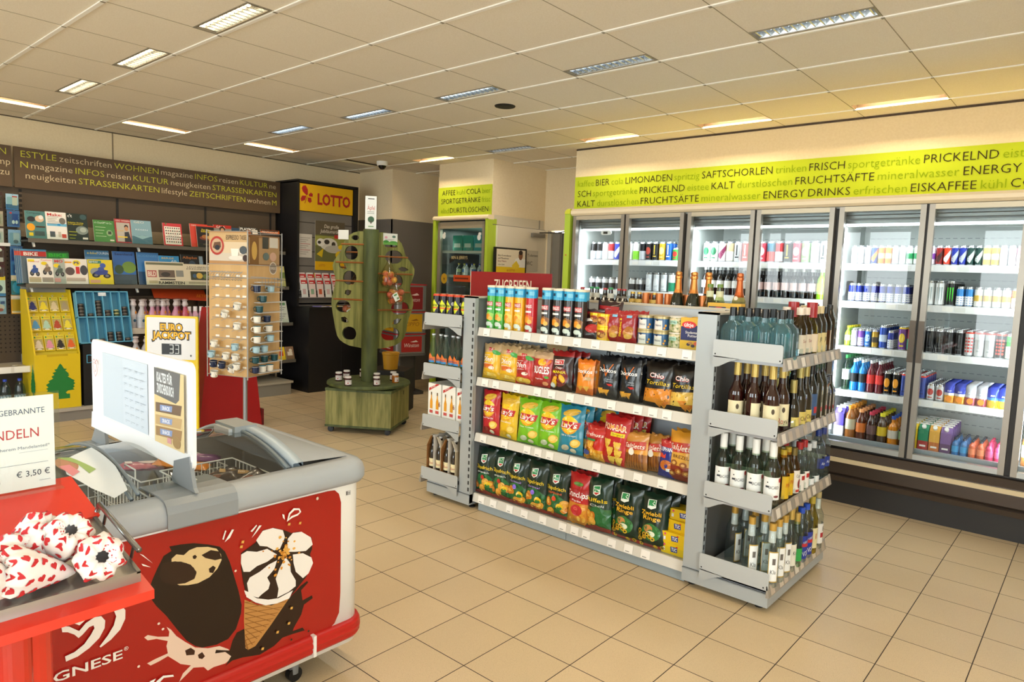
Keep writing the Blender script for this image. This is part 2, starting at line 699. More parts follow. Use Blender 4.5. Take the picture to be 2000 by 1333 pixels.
for (x0, x1, y0, y1, kd) in SLOTS:
    n = names[kd] = names.get(kd, 0) + 1
    o = empty('wall_washer_light', (x0, y0, CH))
    small = kd == 'c' and x1 < -5.9
    if small:
        lab = 'slot-shaped wall washer light above the narrow niche fridge'
    elif kd == 'c':
        lab = 'slot-shaped wall washer light above the long cooler, %s from the corridor' % ORD[n - 1]
    else:
        lab = 'slot-shaped wall washer light in the ceiling by the magazine wall, %s along it' % ORD[n - 1]
    tag(o, lab, 'ceiling light', 'wall washer slots')
    W, H = x1 - x0, y1 - y0
    b = MB()
    z1 = .13
    b.add([(0, 0, 0), (W, 0, 0), (W, H, 0), (0, H, 0), (0, 0, z1), (W, 0, z1), (W, H, z1), (0, H, z1)],
          [(0, 1, 5, 4), (1, 2, 6, 5), (2, 3, 7, 6), (3, 0, 4, 7), (4, 5, 6, 7)], m('#4f3c26', .7))
    part(b, 'housing', o)
    b = MB()
    if kd == 'c':
        b.box((0, H - .012, -.012), (W, H, .01), m('#f3e2b8', .5))
    else:
        b.box((0, 0, -.012), (.012, H, .01), m('#f3e2b8', .5))
    part(b, 'baffle', o)
    if kd == 'c':
        area('washer_glow', ((x0 + x1) / 2, y0 + .035, CH + .085), (W - .1, .05), 8.0, (1.0, .80, .50), (math.radians(50), 0, 0))
    elif y0 < 5:
        area('washer_glow', (x1 - .035, (y0 + y1) / 2, CH + .085), (.05, H - .1), 6.0, (1.0, .8, .52), (0, math.radians(50), 0))
b = MB()
b.lathe([(0, -.012), (.055, -.012), (.082, -.006), (.085, 0)], m('#171614', .6), 24)
tag(b.obj('ceiling_speaker', loc=(-3.82, 4.21, CH)), 'round black speaker grille in the ceiling above the snack shelves', 'speaker')
o = empty('dome_camera', (-7.03, 5.5, CH))
tag(o, 'white dome security camera with dark lens bubble by the corner column', 'security camera')
b = MB()
b.lathe([(.03, -.05), (.062, -.05), (.07, -.03), (.07, 0)], WHITE, 20)
part(b, 'housing', o)
b = MB()
b.lathe([(0, -.1), (.025, -.094), (.043, -.075), (.05, -.05)], m('#08080a', .08), 20)
part(b, 'lens_bubble', o)
# ================================================================ drinks kinds
CANRIM = m('#c9ccce', 0.25, 0.9)


def can_mesh(key, h, r, body, accent, top=None, mark='band', n=12):
    """slim drink can; accent drawn on the side facing the shop"""
    B = m(body, 0.28, 0.25)
    T = m(top, 0.3, 0.2) if top else CANRIM
    b = MB()
    b.lathe([(r * .8, 0), (r, .008), (r, h - .016), (r * .86, h - .006), (r * .88, h), (r * .82, h), (r * .8, h - .005), (0, h - .005)], B, n,
            mats=[CANRIM, B, T, CANRIM, CANRIM, CANRIM, CANRIM])
    mp = cylmap(r)
    if mark == 'band':
        L = [('r', -r * 1.5, h * .3, r * 3, h * .3, accent)]
    elif mark == 'oval':
        L = [('e', 0, h * .52, r * .75, h * .2, accent), ('r', -r * .5, h * .16, r, h * .06, accent)]
    elif mark == 'diag':
        L = [('p', [(-r * 1.4, h * .3), (0, h * .12), (r * 1.4, h * .62), (r * 1.4, h * .85), (-r * .2, h * .5)], accent)]
    elif mark == 'half':
        L = [('r', -r * 1.5, .01, r * 3, h * .45, accent)]
    elif mark == 'dots':
        L = [('e', (i - 1) * r * .6, h * (.2 + .13 * j), r * .22, r * .22, accent) for i in range(3) for j in range(5)]
    elif mark == 'claw':
        L = [('p', [(x, h * .75), (x + r * .25, h * .75), (x + r * .2, h * .3), (x + r * .08, h * .18 - abs(x) * .2)], accent) for x in (-r * .6, -r * .12, r * .36)]
    else:
        L = [('r', -r * .5, h * .2, r, h * .06, accent), ('r', -r * .15, h * .32, r * .3, h * .5, accent)]
    b.art(L, mp, split=.02, rough=.3)
    return b.mesh('drink_can_' + key)


def bottle_mesh(key, h, r, liquid, cap, label, neck=.35, dark=False, n=12, clear=False):
    """small bottle of one mesh: body, cap, label"""
    Lq = glass(liquid, 1.0) if clear else m(liquid, 0.12, 0, 0, 0.6)
    b = MB()
    s_ = h * (1 - neck)
    cr = .55 if neck == .36 or neck == .32 else .42
    b.lathe([(r * .85, 0), (r, .006), (r, s_ * .5), (r * .95, s_ * .56), (r, s_ * .64), (r, s_), (r * .9, s_ + .07 * h), (r * .62, s_ + .14 * h), (r * cr * .9, s_ + .19 * h), (r * cr * .9, h * .93)], Lq, n)
    b.lathe([(r * cr, h * .9), (r * cr, h), (0, h)], m(cap, .4), 10)
    if label:
        b.lathe([(r * 1.02, s_ * .45), (r * 1.02, s_ * .9)], m(label, .5), n)
    return b.mesh('drink_bottle_' + key)


def carton_mesh(key, w, d, h, top, low, spout='#f4f4f0'):
    b = MB()
    C1, C2 = m(top, .5), m(low, .5)
    b.box((-w / 2, -d / 2, 0), (w / 2, d / 2, h * .4), C2)
    b.box((-w / 2, -d / 2, h * .4), (w / 2, d / 2, h * .78), C1)
    z0, z1 = h * .78, h * .95
    b.add([(-w / 2, -d / 2, z0), (w / 2, -d / 2, z0), (w / 2, d / 2, z0), (-w / 2, d / 2, z0), (-w / 2, 0.01, z1), (w / 2, 0.01, z1)],
          [(0, 1, 5, 4), (2, 3, 4, 5), (1, 2, 5), (3, 0, 4)], C1)
    b.box((-w / 2, .007, z1), (w / 2, .013, h), WHITE)
    tf = Matrix.Translation((0, -d / 4, (z0 + z1) / 2)) @ Matrix.Rotation(math.atan2(z1 - z0, d / 2), 4, 'X')
    b.lathe([(.016, 0), (.016, .014), (0, .014)], m(spout, .4), 12, tf=tf)
    b.box((-w * .3, -d / 2 - .0008, h * .2), (w * .3, -d / 2, h * .26), WHITE)
    return b.mesh('carton_' + key)


def pouch_mesh(key, c1, c2, c3):
    b = MB()
    w, h, d = .075, .135, .045
    for sg in (-1, 1):
        def fn(u, v, sg=sg):
            x, z = (u - .5) * w, v * h
            t = (1 - v) ** .7 * (1 - (2 * u - 1) ** 4)
            return (x, sg * d / 2 * t * (1 if v > .02 else .9), z)
        b.grid(fn, 6, 8, None, True, lambda u, v: m(c3 if v < .4 else (c2 if v < .55 else c1), .25, .45))
    b.art([('e', 0, h * .2, .024, .02, '#e88a1a'), ('t', 'sun', 0, h * .62, .016, '#f4f4f4', {'shear': .3})], lambda x, y, o: Vector((x, -d / 2 * (1 - y / h) ** .7 - o - .002, y)), .0004)
    return b.mesh('pouch_' + key)


KIND = {}


def K(key, kind, desc, mesh, w, d, h):
    KIND[key] = (kind, desc, mesh, w, d, h)


S, Tl, SM = (.134, .0265), (.168, .033), (.115, .0325)
for key, sz, body, acc, top, mark, desc in [
        ('bs', S, '#1c2f8e', '#d8dce2', None, 'half', 'slim blue and silver energy drink'),
        ('wh', S, '#eef0f2', '#b8c4d8', None, 'oval', 'slim white energy drink'),
        ('bo', S, '#2146a8', '#e88a2a', None, 'diag', 'slim blue and orange'),
        ('or', S, '#ee8a1c', '#f7d9a4', None, 'band', 'slim orange'),
        ('gw', S, '#dff0e4', '#2f9c60', None, 'band', 'slim white and green'),
        ('pu', S, '#4a1f5c', '#8f5aa8', None, 'band', 'slim purple'),
        ('pw', S, '#e7dcf0', '#7d3fa0', None, 'band', 'slim white and purple'),
        ('dr', S, '#8c1d1d', '#3c0d0d', None, 'diag', 'slim dark red'),
        ('ro', S, '#d63a1c', '#f0f0f0', None, 'diag', 'slim red and orange'),
        ('bl', S, '#1a2f9a', '#b9c0cc', None, 'diag', 'slim blue with silver slash'),
        ('dg', S, '#0f3a34', '#c7d0cc', None, 'diag', 'slim dark green'),
        ('ye', S, '#f0c828', '#f7efc0', None, 'band', 'slim yellow'),
        ('si', S, '#d4d7da', '#9aa0a8', None, 'text', 'slim silver'),
        ('pk', S, '#e87a94', '#f8e4ea', None, 'half', 'slim pink and white'),
        ('db', Tl, '#1c2850', '#d6312b', None, 'oval', 'tall dark blue'),
        ('mw', Tl, '#e9edef', '#9fb0b4', None, 'claw', 'tall white'),
        ('mk', Tl, '#0d0f0e', '#39d322', None, 'claw', 'tall black can with green claw marks, a'),
        ('bw', S, '#2f7fc4', '#eef2f6', None, 'half', 'slim sky blue and white'),
        ('wg', S, '#eeeee8', '#c9a63a', None, 'band', 'slim white and gold'),
        ('os', S, '#ef6a2a', '#f6f2e8', None, 'half', 'slim orange and white'),
        ('ps', S, '#7a4aa8', '#d9d5e2', None, 'half', 'slim purple and silver'),
        ('b2', S, '#2d6fd0', '#bcd9f4', None, 'oval', 'slim bright blue'),
        ('go', S, '#b08a1e', '#3a2d10', None, 'band', 'slim gold'),
        ('bt', Tl, '#2348a8', '#c4d4ee', None, 'band', 'tall blue'),
        ('py', Tl, '#6a3a86', '#e8c81e', '#e8c81e', 'oval', 'tall purple can with yellow top, a'),
        ('pg', Tl, '#c03050', '#3fb98c', None, 'half', 'tall pink and green'),
        ('bp', Tl, '#121214', '#d2386a', None, 'text', 'tall black and pink'),
        ('bk', Tl, '#141416', '#3c3e42', None, 'text', 'tall black'),
        ('er', Tl, '#cfd2d4', '#c8352c', '#d8402c', 'dots', 'tall silver can with red dots, a'),
        ('sr', Tl, '#c9cccd', '#a2a6a8', '#d8402c', 'text', 'tall silver can with red rim, a'),
        ('kh', Tl, '#19191b', '#e23a2a', '#d8402c', 'dots', 'tall black can with red hexagons, a'),
        ('gr', Tl, '#3fc24a', '#e8f4e8', None, 'half', 'tall bright green'),
        ('ko', Tl, '#141414', '#f0a01e', None, 'oval', 'tall black can with orange figure eight, a'),
        ('rb', Tl, '#3c4f9c', '#2c3a7a', '#e0402a', 'text', 'tall blue can with red shoulder, a'),
        ('sd', SM, '#c6c8ca', '#b23a34', None, 'oval', 'silver can with red spot, a'),
        ('ks', Tl, '#17171b', '#b8bcc2', None, 'half', 'tall black and silver'),
        ('wt', Tl, '#f1f2f3', '#d0d4da', None, 'oval', 'tall white plain'),
        ('rw', Tl, '#c2363c', '#eef0f2', None, 'half', 'tall red and white'),
        ('lw', Tl, '#3344b8', '#e6ecf6', None, 'diag', 'tall blue and white'),
        ('lb', Tl, '#41618a', '#c33232', None, 'diag', 'tall steel blue'),
        ('wr', Tl, '#eceff0', '#d24040', None, 'text', 'tall white and red'),
        ('wn', Tl, '#eef1ee', '#7ac52a', None, 'half', 'tall white and lime'),
        ('kr', Tl, '#141214', '#a83a2c', None, 'oval', 'tall black and copper'),
        ('ky', Tl, '#15151a', '#d8b83a', None, 'text', 'tall black and yellow'),
        ('gd', Tl, '#d0a528', '#f1dd90', None, 'oval', 'tall gold'),
        ('lt', Tl, '#1d5fc0', '#eef4fa', None, 'text', 'tall royal blue'),
        ('g3', SM, '#37a53c', '#d8302c', None, 'oval', 'short green can with red mark, a'),
        ('gt', Tl, '#e9f2ea', '#2c7a52', None, 'oval', 'tall white and dark green'),
        ('wp', Tl, '#f0e8f0', '#8a2f5a', None, 'diag', 'tall white and plum'),
        ('be', Tl, '#d9c49a', '#f3f2ec', None, 'half', 'tall beige'),
        ('sk', Tl, '#c7cbce', '#2c2e34', None, 'text', 'tall silver can with black word, a'),
        ('rd', Tl, '#d23a2e', '#e8e2de', None, 'text', 'tall red'),
        ('rp', Tl, '#d84a5c', '#f2d8dc', None, 'oval', 'tall raspberry red'),
        ('te', Tl, '#2a6f8a', '#d8403a', None, 'half', 'tall teal and red'),
        ('gl', Tl, '#8fca7a', '#e6f3e0', None, 'oval', 'tall pale green'),
        ('cb', SM, '#e4e4e6', '#26262c', None, 'half', 'short white and black'),
        ('tg', Tl, '#e4e8ea', '#0f7a58', None, 'half', 'tall white and green'),
        ('yw', Tl, '#d8cf7a', '#f4f4ec', None, 'oval', 'tall pale yellow'),
        ('ts', Tl, '#ced4da', '#e8ecf0', None, 'oval', 'tall plain silver')]:
    K(key, 'can', desc, can_mesh(key, sz[0], sz[1], body, acc, top, mark), sz[1] * 2 + .004, sz[1] * 2 + .002, sz[0])
for key, h, r, liq, cap, lab, neck, clear, desc in [
        ('Bb', .235, .033, '#1f86d8', '#f2f4f6', '#1a1d22', .38, False, 'blue sports drink'),
        ('Br', .235, .033, '#6a1524', '#f2f4f6', '#d8302c', .38, False, 'dark red sports drink'),
        ('Bg', .26, .034, '#cfe6d4', '#2a8a44', '#eef6ee', .35, True, 'clear bottle with green cap, a'),
        ('By', .15, .024, '#9fc83a', '#f0d820', '#e8e4b0', .4, False, 'small lime green'),
        ('Bd', .23, .03, '#17100e', '#e6e8ea', '#e8e6e0', .42, False, 'dark beer'),
        ('Bl', .23, .03, '#17100e', '#d8d8d4', '#d9b8b4', .42, False, 'dark pale-labelled beer'),
        ('Bz', .23, .032, '#8fc92a', '#e8e8e8', '#c9d83a', .4, False, 'lime green lemonade'),
        ('Io', .25, .041, '#a8682c', '#f09c22', '#cfcbb0', .32, False, 'iced tea with orange cap, a'),
        ('Ip', .235, .038, '#5a2a18', '#f0a468', '#d9762c', .36, False, 'peach drink with salmon cap, a'),
        ('Ir', .225, .038, '#3a201c', '#c8304e', '#6a4c4c', .36, False, 'berry drink with raspberry cap, a'),
        ('Iy', .225, .038, '#4a3420', '#e6dc22', '#d8b822', .36, False, 'lemon drink with yellow cap, a'),
        ('Ij', .215, .039, '#e08a14', '#2a56c0', '#e8e0d4', .4, False, 'orange juice with blue cap, a'),
        ('Ib', .23, .032, '#3a160c', '#b8a860', '#7a9a62', .42, False, 'brown glass'),
        ('Sb', .135, .025, '#1f6fb0', '#16324a', '#2f9ad8', .34, False, 'small bright blue'), ('So', .135, .025, '#d9643a', '#1c2c3a', '#ef8a5a', .34, False, 'small coral orange'), ('Sm', .135, .025, '#d8386a', '#c82a5c', '#e85a88', .34, False, 'small pink'),
        ('Gw', .26, .036, '#dff0ea', '#2fae5a', '#f0d83a', .35, True, 'clear lemonade with green cap, a')]:
    K(key, 'bottle', desc, bottle_mesh(key, h, r, liq, cap, lab, neck, False, 12, clear), r * 2 + .006, r * 2 + .003, h)
for key, w, d, h, t, l, desc in [('Cp', .075, .075, .235, '#4a3ab0', '#e8e4f0', 'purple and white chocolate milk'),
                                 ('Cy', .07, .06, .2, '#e8c81c', '#d8b41a', 'yellow iced tea'),
                                 ('Cg', .072, .072, .2, '#2a8a62', '#a8322c', 'green and red'),
                                 ('Co', .072, .072, .2, '#e8b04a', '#c8743a', 'orange'),
                                 ('Cv', .072, .072, .2, '#7a5a9c', '#5a3a6a', 'violet')]:
    K(key, 'carton', desc, carton_mesh(key, w, d, h, t, l), w + .006, d + .012, h)
for key, c in (('Pa', ('#2a3fb0', '#e8e8f0', '#e8a43a')), ('Pb', ('#2a3fb0', '#4a8ad0', '#e8c83a')), ('Pc', ('#c8ccd8', '#e8e8ec', '#a84a5a'))):
    K(key, 'pouch', {'Pa': 'blue and orange foil', 'Pb': 'blue and yellow foil', 'Pc': 'silvery foil'}[key], pouch_mesh(key, *c), .078, .05, .14)

# ================================================================ long cooler
UN = [(-3.85, -2.695, 'left'), (-2.695, -1.525, 'middle'), (-1.525, -.40, 'right'), (-.40, .74, 'outermost')]
FRM = m('#9d968c', 0.35, 0.7)
DFRM = m('#2a2522', 0.45)
CINT = m('#b4bab6', 0.5)
LIPW = m('#eceff1', 0.35)
PEACH = m('#f4e0bd', 0.4)
SHZ = [1.69, 1.415, 1.085, .757]
BROWN = m('#4b4038', 0.35, 0.5)
for x0, x1, un in UN:
    o = empty('drinks_cooler', ((x0 + x1) / 2, 5.25, 0))
    tag(o, {'left': 'two-door glass-fronted drinks cooler next to the corridor, first of the long row',
            'middle': 'two-door glass-fronted drinks cooler behind the bottle shelf, middle of the long row',
            'right': 'two-door glass-fronted drinks cooler full of energy drinks, third of the long row',
            'outermost': 'drinks cooler cut off by the edge, beyond the energy drink cooler'}[un], 'cooler', 'drinks coolers along the wall')
    w = (x1 - x0) / 2
    b = MB()
    b.box((-w, .68, .4), (w, .72, 2.15), CINT)
    for z in [i * .075 + .5 for i in range(20)]:
        for k in range(22):
            x = -w + .06 + k * (2 * w - .12) / 22
            b.box((x, .678, z), (x + .028, .6805, z + .006), m('#8a9090', .6))
    b.box((-w, .05, .30), (w, .72, .4), m('#8d9295', .4, .4))
    b.box((-w, .0, 2.1), (w, .76, 2.15), CINT)
    b.box((-w, .05, .4), (-w + .015, .7, 2.1), CINT)
    b.box((w - .015, .05, .4), (w, .7, 2.1), CINT)
    part(b, 'cabinet', o)
    b = MB()
    for k, (z, y) in enumerate(((2.06, .07), (2.035, .085), (2.0, .1))):
        b.box((-w + .02, y, z), (w - .02, y + .05, z + .02), m('#8c9497', .3, .5))
    b.box((-w + .02, .16, 1.985), (w - .02, .2, 2.1), m('#b8bfc0', .4))
    part(b, 'air_grille', o)
    b = MB()
    b.box((-w + .03, .11, 1.988), (w - .03, .135, 1.998), m('#f2f8ff', .5, 0, 9.0))
    part(b, 'light_strip', o)
    b = MB()
    b.box((-w, -.03, 0), (w, .1, .165), m('#2c2a2a', .5))
    b.prism([(-.08, .165), (-.085, .2), (-.07, .21), (-.085, .225), (-.085, .3), (-.075, .34), (-.03, .385), (.05, .395), (.05, .165)], -w, w, BROWN, 0)
    b.box((-w, -.094, .306), (w, -.08, .336), m('#d9c6a0', .4))
    b.box((-w, .0, .385), (w, .05, .4), DFRM)
    part(b, 'base_panel', o)
    b = MB()
    b.prism([(-.03, 2.112), (-.05, 2.13), (-.05, 2.155), (-.03, 2.175), (.78, 2.175), (.78, 2.112)], -w, w, PEACH, 0)
    part(b, 'top_rim', o)
    for z in SHZ:
        b = MB()
        b.box((-w + .02, .2, z + .014), (w - .02, .66, z + .028), m('#dce1e2', .35))
        b.box((-w + .02, .192, z - .018), (w - .02, .2, z + .03), LIPW)
        for k in range(9):
            x = -w + .05 + k * (2 * w - .1) / 9 + .02 * ((k * 7) % 3)
            b.box((x, .1905, z - .01), (x + .06, .192, z + .022), m('#f7f6f2' if k % 3 else '#e0e2e0', .4))
        sh = part(b, 'shelf', o)
    b = MB()
    b.box((-w + .02, .12, .4), (w - .02, .66, .43), m('#c9cfd1', .35))
    b.box((-w + .02, .09, .4), (w - .02, .12, .455), m('#aab4ba', .3, .3))
    part(b, 'bottom_deck', o)
    b = MB()
    b.box((-.012, -.01, .4), (.012, .06, 2.11), DFRM)
    b.box((-w, .01, .4), (-w + .03, .06, 2.11), DFRM)
    b.box((w - .03, .01, .4), (w, .06, 2.11), DFRM)
    part(b, 'mullion', o)
    for s_ in (-1, 1):
        a, c = (-w + .017, -.008) if s_ < 0 else (.008, w - .015)
        d = MB()
        d.box((a, -.03, .405), (a + .034, .012, 2.108), FRM)
        d.box((c - .034, -.03, .405), (c, .012, 2.108), FRM)
        d.box((a + .034, -.03, 2.075), (c - .034, .012, 2.108), m('#c3b79f', .35, .4))
        d.box((a + .034, -.03, .405), (c - .034, .012, .44), m('#b9bcba', .35, .5))
        dr = part(d, 'door', o)
        d = MB()
        d.add([(a + .03, -.012, .43), (c - .03, -.012, .43), (c - .03, -.012, 2.08), (a + .03, -.012, 2.08)], [(0, 1, 2, 3)], glass('#f6faf9', 1.5))
        part(d, 'pane', dr)
        d = MB()
        hx = (c - .018) if s_ < 0 else (a + .018)
        d.box((hx - .017, -.045, 1.06), (hx + .017, -.03, 1.34), m('#6a5f55', .35, .6))
        part(d, 'handle', dr)
    for sx in (-w + .04, w - .04):
        b = MB()
        b.tube([(sx, .075, .5), (sx, .075, 1.97)], .009, m('#f4faff', .5, 0, 8.0), 6)
        part(b, 'light_tube', o)
        area('cooler_glow', ((x0 + x1) / 2 + sx, 5.345, 1.22), (.03, 1.45), 5.0, (.9, .96, 1.0), (PI / 2, 0, 0))
    area('cooler_top_glow', ((x0 + x1) / 2, 5.38, 1.98), (2 * w - .1, .03), 3.0, (.9, .96, 1.0), (math.radians(40), 0, 0))
b = MB()
b.box((-3.915, 5.2, 0), (-3.853, 5.3, 2.13), m('#b4cc3a', .45))
b.prism([(-3.915, 2.13), (-3.905, 2.16), (-3.88, 2.175), (-3.853, 2.175), (-3.853, 2.13)], 5.19, 5.3, m('#d8d83a', .45), 1)
b.lathe([(.0, 0), (.008, 0), (.008, .004), (0, .004)], m('#c87a3a', .4), 10, tf=Matrix.Translation((-3.885, 5.198, 1.75)) @ Matrix.Rotation(PI / 2, 4, 'X'))
tag(b.obj('green_end_panel'), 'narrow lime green upright panel closing the left end of the long cooler', 'panel')
o = empty('thermometer', (-3.55, 5.36, 1.985))
tag(o, 'white oval digital thermometer hanging under the light strip inside the leftmost cooler door', 'thermometer')
b = MB()
b.prism(rrect(0, -.022, .11, .04, .019), -.012, 0, WHITE, 1)
part(b, 'case', o)
b = MB()
b.box((-.028, -.0135, -.034), (.018, -.012, -.012), BLACK)
part(b, 'display', o)

SHN = ['top shelf', 'second shelf', 'third shelf', 'fourth shelf', 'bottom deck']
PLAN = []      # unit index, shelf index, depth, items


def fill(ui, si, depth, keys, gap=None, x_from=None):
    PLAN.append((ui, si, depth, keys.split(), gap, x_from))


fill(2, 0, 2, 'wh wh wh bo or or wh wh gw gw pu pw dr ro bl bl dg dg ye ye si si pk')
fill(2, 1, 6, 'bs bs bs bs bs bs bs bs - db mw mw mk bw bw wg wg wg wg os')
fill(2, 2, 7, 'By wh ps b2 go bt bs - py pg bp bk bk bk bk er sr sr kh gr')
fill(2, 3, 7, 'Bg Bb Bb Br Br ko ko rb rb rb sd sd Pa Pa Pc Pc Pb Pb')
fill(2, 4, 5, 'Cp Io Ip Ir Iy Ij Ib Cy Cg Co Cv Sb Sb So So Sm Sm')
fill(1, 0, 2, 'gt gt wp be sk rd be rp te rw ky rp gl wt sk wt')
fill(1, 1, 3, 'Bd Bd Bd Bd Bd Bd Bl Bl Bl Bl Bl Bl Bl Bl Bz Bz')
fill(1, 2, 2, 'Gw Gw Gw Gw', None, -1.93)
fill(1, 3, 2, 'Gw Bg Gw Bg', None, -1.93)
fill(0, 0, 2, 'ks ks wt rw lw lb wr wn ks kr ky gd lt g3 g3 ks')
fill(0, 1, 5, 'cb cb cb cb cb cb cb cb - ts ts ts tg yw yw')
fill(3, 0, 1, 'pk wh wh ye ye', None, None)
fill(3, 1, 2, 'os wg bs bs', None, None)
fill(3, 2, 2, 'gr gr bt bt', None, None)
fill(3, 3, 2, 'Bb Bb Br Br', None, None)
fill(3, 4, 2, 'Io Io Ip Ip', None, None)
place = []
for ui, si, depth, keys, gap, xf in PLAN:
    x0, x1, un = UN[ui]
    x0, x1 = x0 + .045, x1 - .045
    if xf: x0 = xf
    tot = sum(KIND[k][3] if k != '-' else .02 for k in keys)
    sp = max(0.0, min((x1 - x0 - tot) / max(len(keys), 1), .012))
    sc_ = min(1.0, (x1 - x0) / tot)
    x = x0
    z = (SHZ[si] + .0285) if si < 4 else .4305
    y0 = 5.25 + (.21 if si < 4 else .13)
    col = 0
    for k in keys:
        if k == '-':
            x += .02 + sp
            continue
        kind, desc, me, w, d, h = KIND[k]
        col += 1
        for j in range(depth):
            if y0 + d / 2 + j * d > 5.9: break
            if k == 'sr' and j > 4: continue
            place.append((j, abs(x + .5) if ui != 2 else 0, kind, desc, me, (x + w / 2 * sc_, y0 + d / 2 + j * d, z), col, si, un, sc_))
        x += w * sc_ + sp
place.sort(key=lambda t: (t[0], t[1]))
ncan = 0
rest = MB()
CATN = {'can': ('drink_can', 'can'), 'bottle': ('drink_bottle', 'bottle'), 'carton': ('drink_carton', 'carton'), 'pouch': ('drink_pouch', 'drink pouch')}
for j, _, kind, desc, me, loc, col, si, un, sc_ in place:
    if kind == 'can':
        ncan += 1
        if ncan > 296:
            o_ = [(v.co.x * sc_ + loc[0], v.co.y * sc_ + loc[1], v.co.z + loc[2]) for v in me.vertices]
            base = len(rest.v)
            rest.v += o_
            for p_ in me.polygons:
                rest.f.append([base + q for q in p_.vertices])
                rest.mi.append(rest.mat(me.materials[p_.material_index]))
                rest.sm.append(p_.use_smooth)
            continue
    nm, cat = CATN[kind]
    o = bpy.data.objects.new(nm, me)
    COL.objects.link(o)
    o.location = loc
    o.scale = (sc_, sc_, 1)
    noun = '' if desc.endswith(', a') else ' ' + kind
    dsc = desc[:-3] if desc.endswith(', a') else desc
    pos = 'front' if j == 0 else ORD[j]
    lb = '%s%s, %s of %s column, %s, %s cooler' % (dsc, noun, pos, ORD[col - 1] if col <= 20 else 'last but %s' % col, SHN[si], un)
    tag(o, lb, cat, '%s on the %s of the %s cooler' % (kind + 's', SHN[si], un))
if rest.v:
    o = rest.obj('drink_cans')
    o['kind'] = 'stuff'
    tag(o, 'drink cans standing in the back rows inside the long cooler', 'cans')

# banner above the long cooler
BG = '#b9c92e'


def words_art(lines, cols, x0, rows, hcap, hl):
    """rows of words, alternately dark capitals and pale green small letters"""
    out = []
    for line, y in zip(lines, rows):
        x = x0
        for w in line:
            up = w.upper() == w and w != '-'
            th = -.012
            vs_, fs, wd = textgeo(w, th)
            h = hcap
            c = cols[0] if up else cols[1]
            out.append(('t', w, x + wd * h / 2, y, h, c, {'thin': th}))
            x += wd * h + hcap * .42
    return out


LN = ['kaffee BIER cola LIMONADEN spritzig SAFTSCHORLEN trinken FRISCH sportgetränke PRICKELND eistee KALT durstlöschen',
      'SCH sportgetränke PRICKELND eistee KALT durstlöschen FRUCHTSÄFTE mineralwasser ENERGY DRINKS erfrischen BIER',
      'KALT durstlöschen FRUCHTSÄFTE mineralwasser ENERGY DRINKS erfrischen EISKAFFEE kühl COLA bier LIMONADEN kalt']
def word_row(line, x0, x1, nfit, y, h, cu, cl, thin=-.013, caps_dark=True):
    """lettering row: capitals in one colour, small letters in the other; the first nfit words span x0..x1"""
    ws = line.split()
    gap = .38

    def width(lst):
        return sum(textgeo(w, thin)[2] * h for w in lst) + gap * h * (len(lst) - 1)
    k = (x1 - x0) / width(ws[:nfit])
    out, x = [], x0
    for w in ws:
        wd = textgeo(w, thin)[2] * h * k
        out.append(('t', w, x + wd / 2, y, h, cu if w.upper() == w else cl, {'thin': thin, 'w': wd}))
        x += wd + gap * h * k
    return out


def clip_x(art, xmax, xmin=-99):
    return [a for a in art if a[2] + a[6]['w'] / 2 <= xmax and a[2] - a[6]['w'] / 2 >= xmin]


PG = m('#b3c42e', .9, 0, 0, 0, .15)
BK = lambda c: m(c, .9, 0, 0, 0, .1)
o = empty('wall_banner', (0, 6.03, 0))
tag(o, 'long lime green wall banner of drink words above the cooler row', 'banner')
b = MB()
b.box((-4.415, -.012, 2.17), (2.55, -.001, 2.602), PG)
part(b, 'board', o)
b = MB()
art = word_row(LN[0], -4.375, -.70, 10, 2.532, .066, '#3a3020', '#86a018')
art += word_row(LN[1], -4.37, -.56, 9, 2.426, .066, '#3a3020', '#86a018')
art += word_row(LN[2], -4.37, -.64, 9, 2.322, .066, '#3a3020', '#86a018')
b.art(clip_x(art, 2.5), flat((0, -.016, 0), (1, 0, 0), (0, 0, 1), (0, -1, 0)), 1e-6, mk=BK)
part(b, 'lettering', o)

# ================================================================ narrow fridge in its niche
o = empty('niche_banner', (0, 6.02, 0))
tag(o, 'short lime green banner of drink words above the narrow niche fridge', 'banner')
b = MB()
b.box((-6.535, -.012, 2.25), (-5.615, -.001, 2.603), PG)
part(b, 'board', o)
b = MB()
art = word_row('AFFEE kühl COLA bier', -6.46, -5.63, 4, 2.536, .064, '#3a3020', '#86a018')
art += word_row('SPORTGETRÄNKE frisc', -6.475, -5.63, 2, 2.433, .064, '#3a3020', '#86a018')
art += word_row('elnd DURSTLÖSCHEN l', -6.475, -5.63, 3, 2.318, .064, '#3a3020', '#86a018')
b.art(art, flat((0, -.016, 0), (1, 0, 0), (0, 0, 1), (0, -1, 0)), 1e-6, mk=BK)
part(b, 'lettering', o)
o = empty('niche_fridge', (-6.08, 6.0, 0))
tag(o, 'narrow single-door glass fridge with lime green sides in the wall niche', 'fridge')
b = MB()
b.box((-.43, .74, .1), (.43, .78, 1.48), m('#cfc4a6', .5))
b.box((-.43, .74, 1.48), (.43, .78, 2.19), m('#8d938f', .5))
for k in range(11):
    b.box((-.4, .735, .4 + k * .09), (.4, .741, .41 + k * .09), m('#a89d82', .5))
b.box((-.43, .02, .05), (-.41, .76, 2.19), m('#3a3c3c', .5))
b.box((.41, .02, .05), (.43, .76, 2.19), m('#3a3c3c', .5))
b.box((-.43, .02, .05), (.43, .76, .2), m('#2a2a2a', .5))
b.box((-.43, .02, 2.1), (.43, .76, 2.19), m('#2f3432', .5))
part(b, 'cabinet', o)
b = MB()
for s_ in (-1, 1):
    b.box((s_ * .455 - .022, -.05, .12), (s_ * .455 + .022, .1, 2.2), m('#b4cc3a', .45))
part(b, 'side_trim', o, 'lime green side trim')
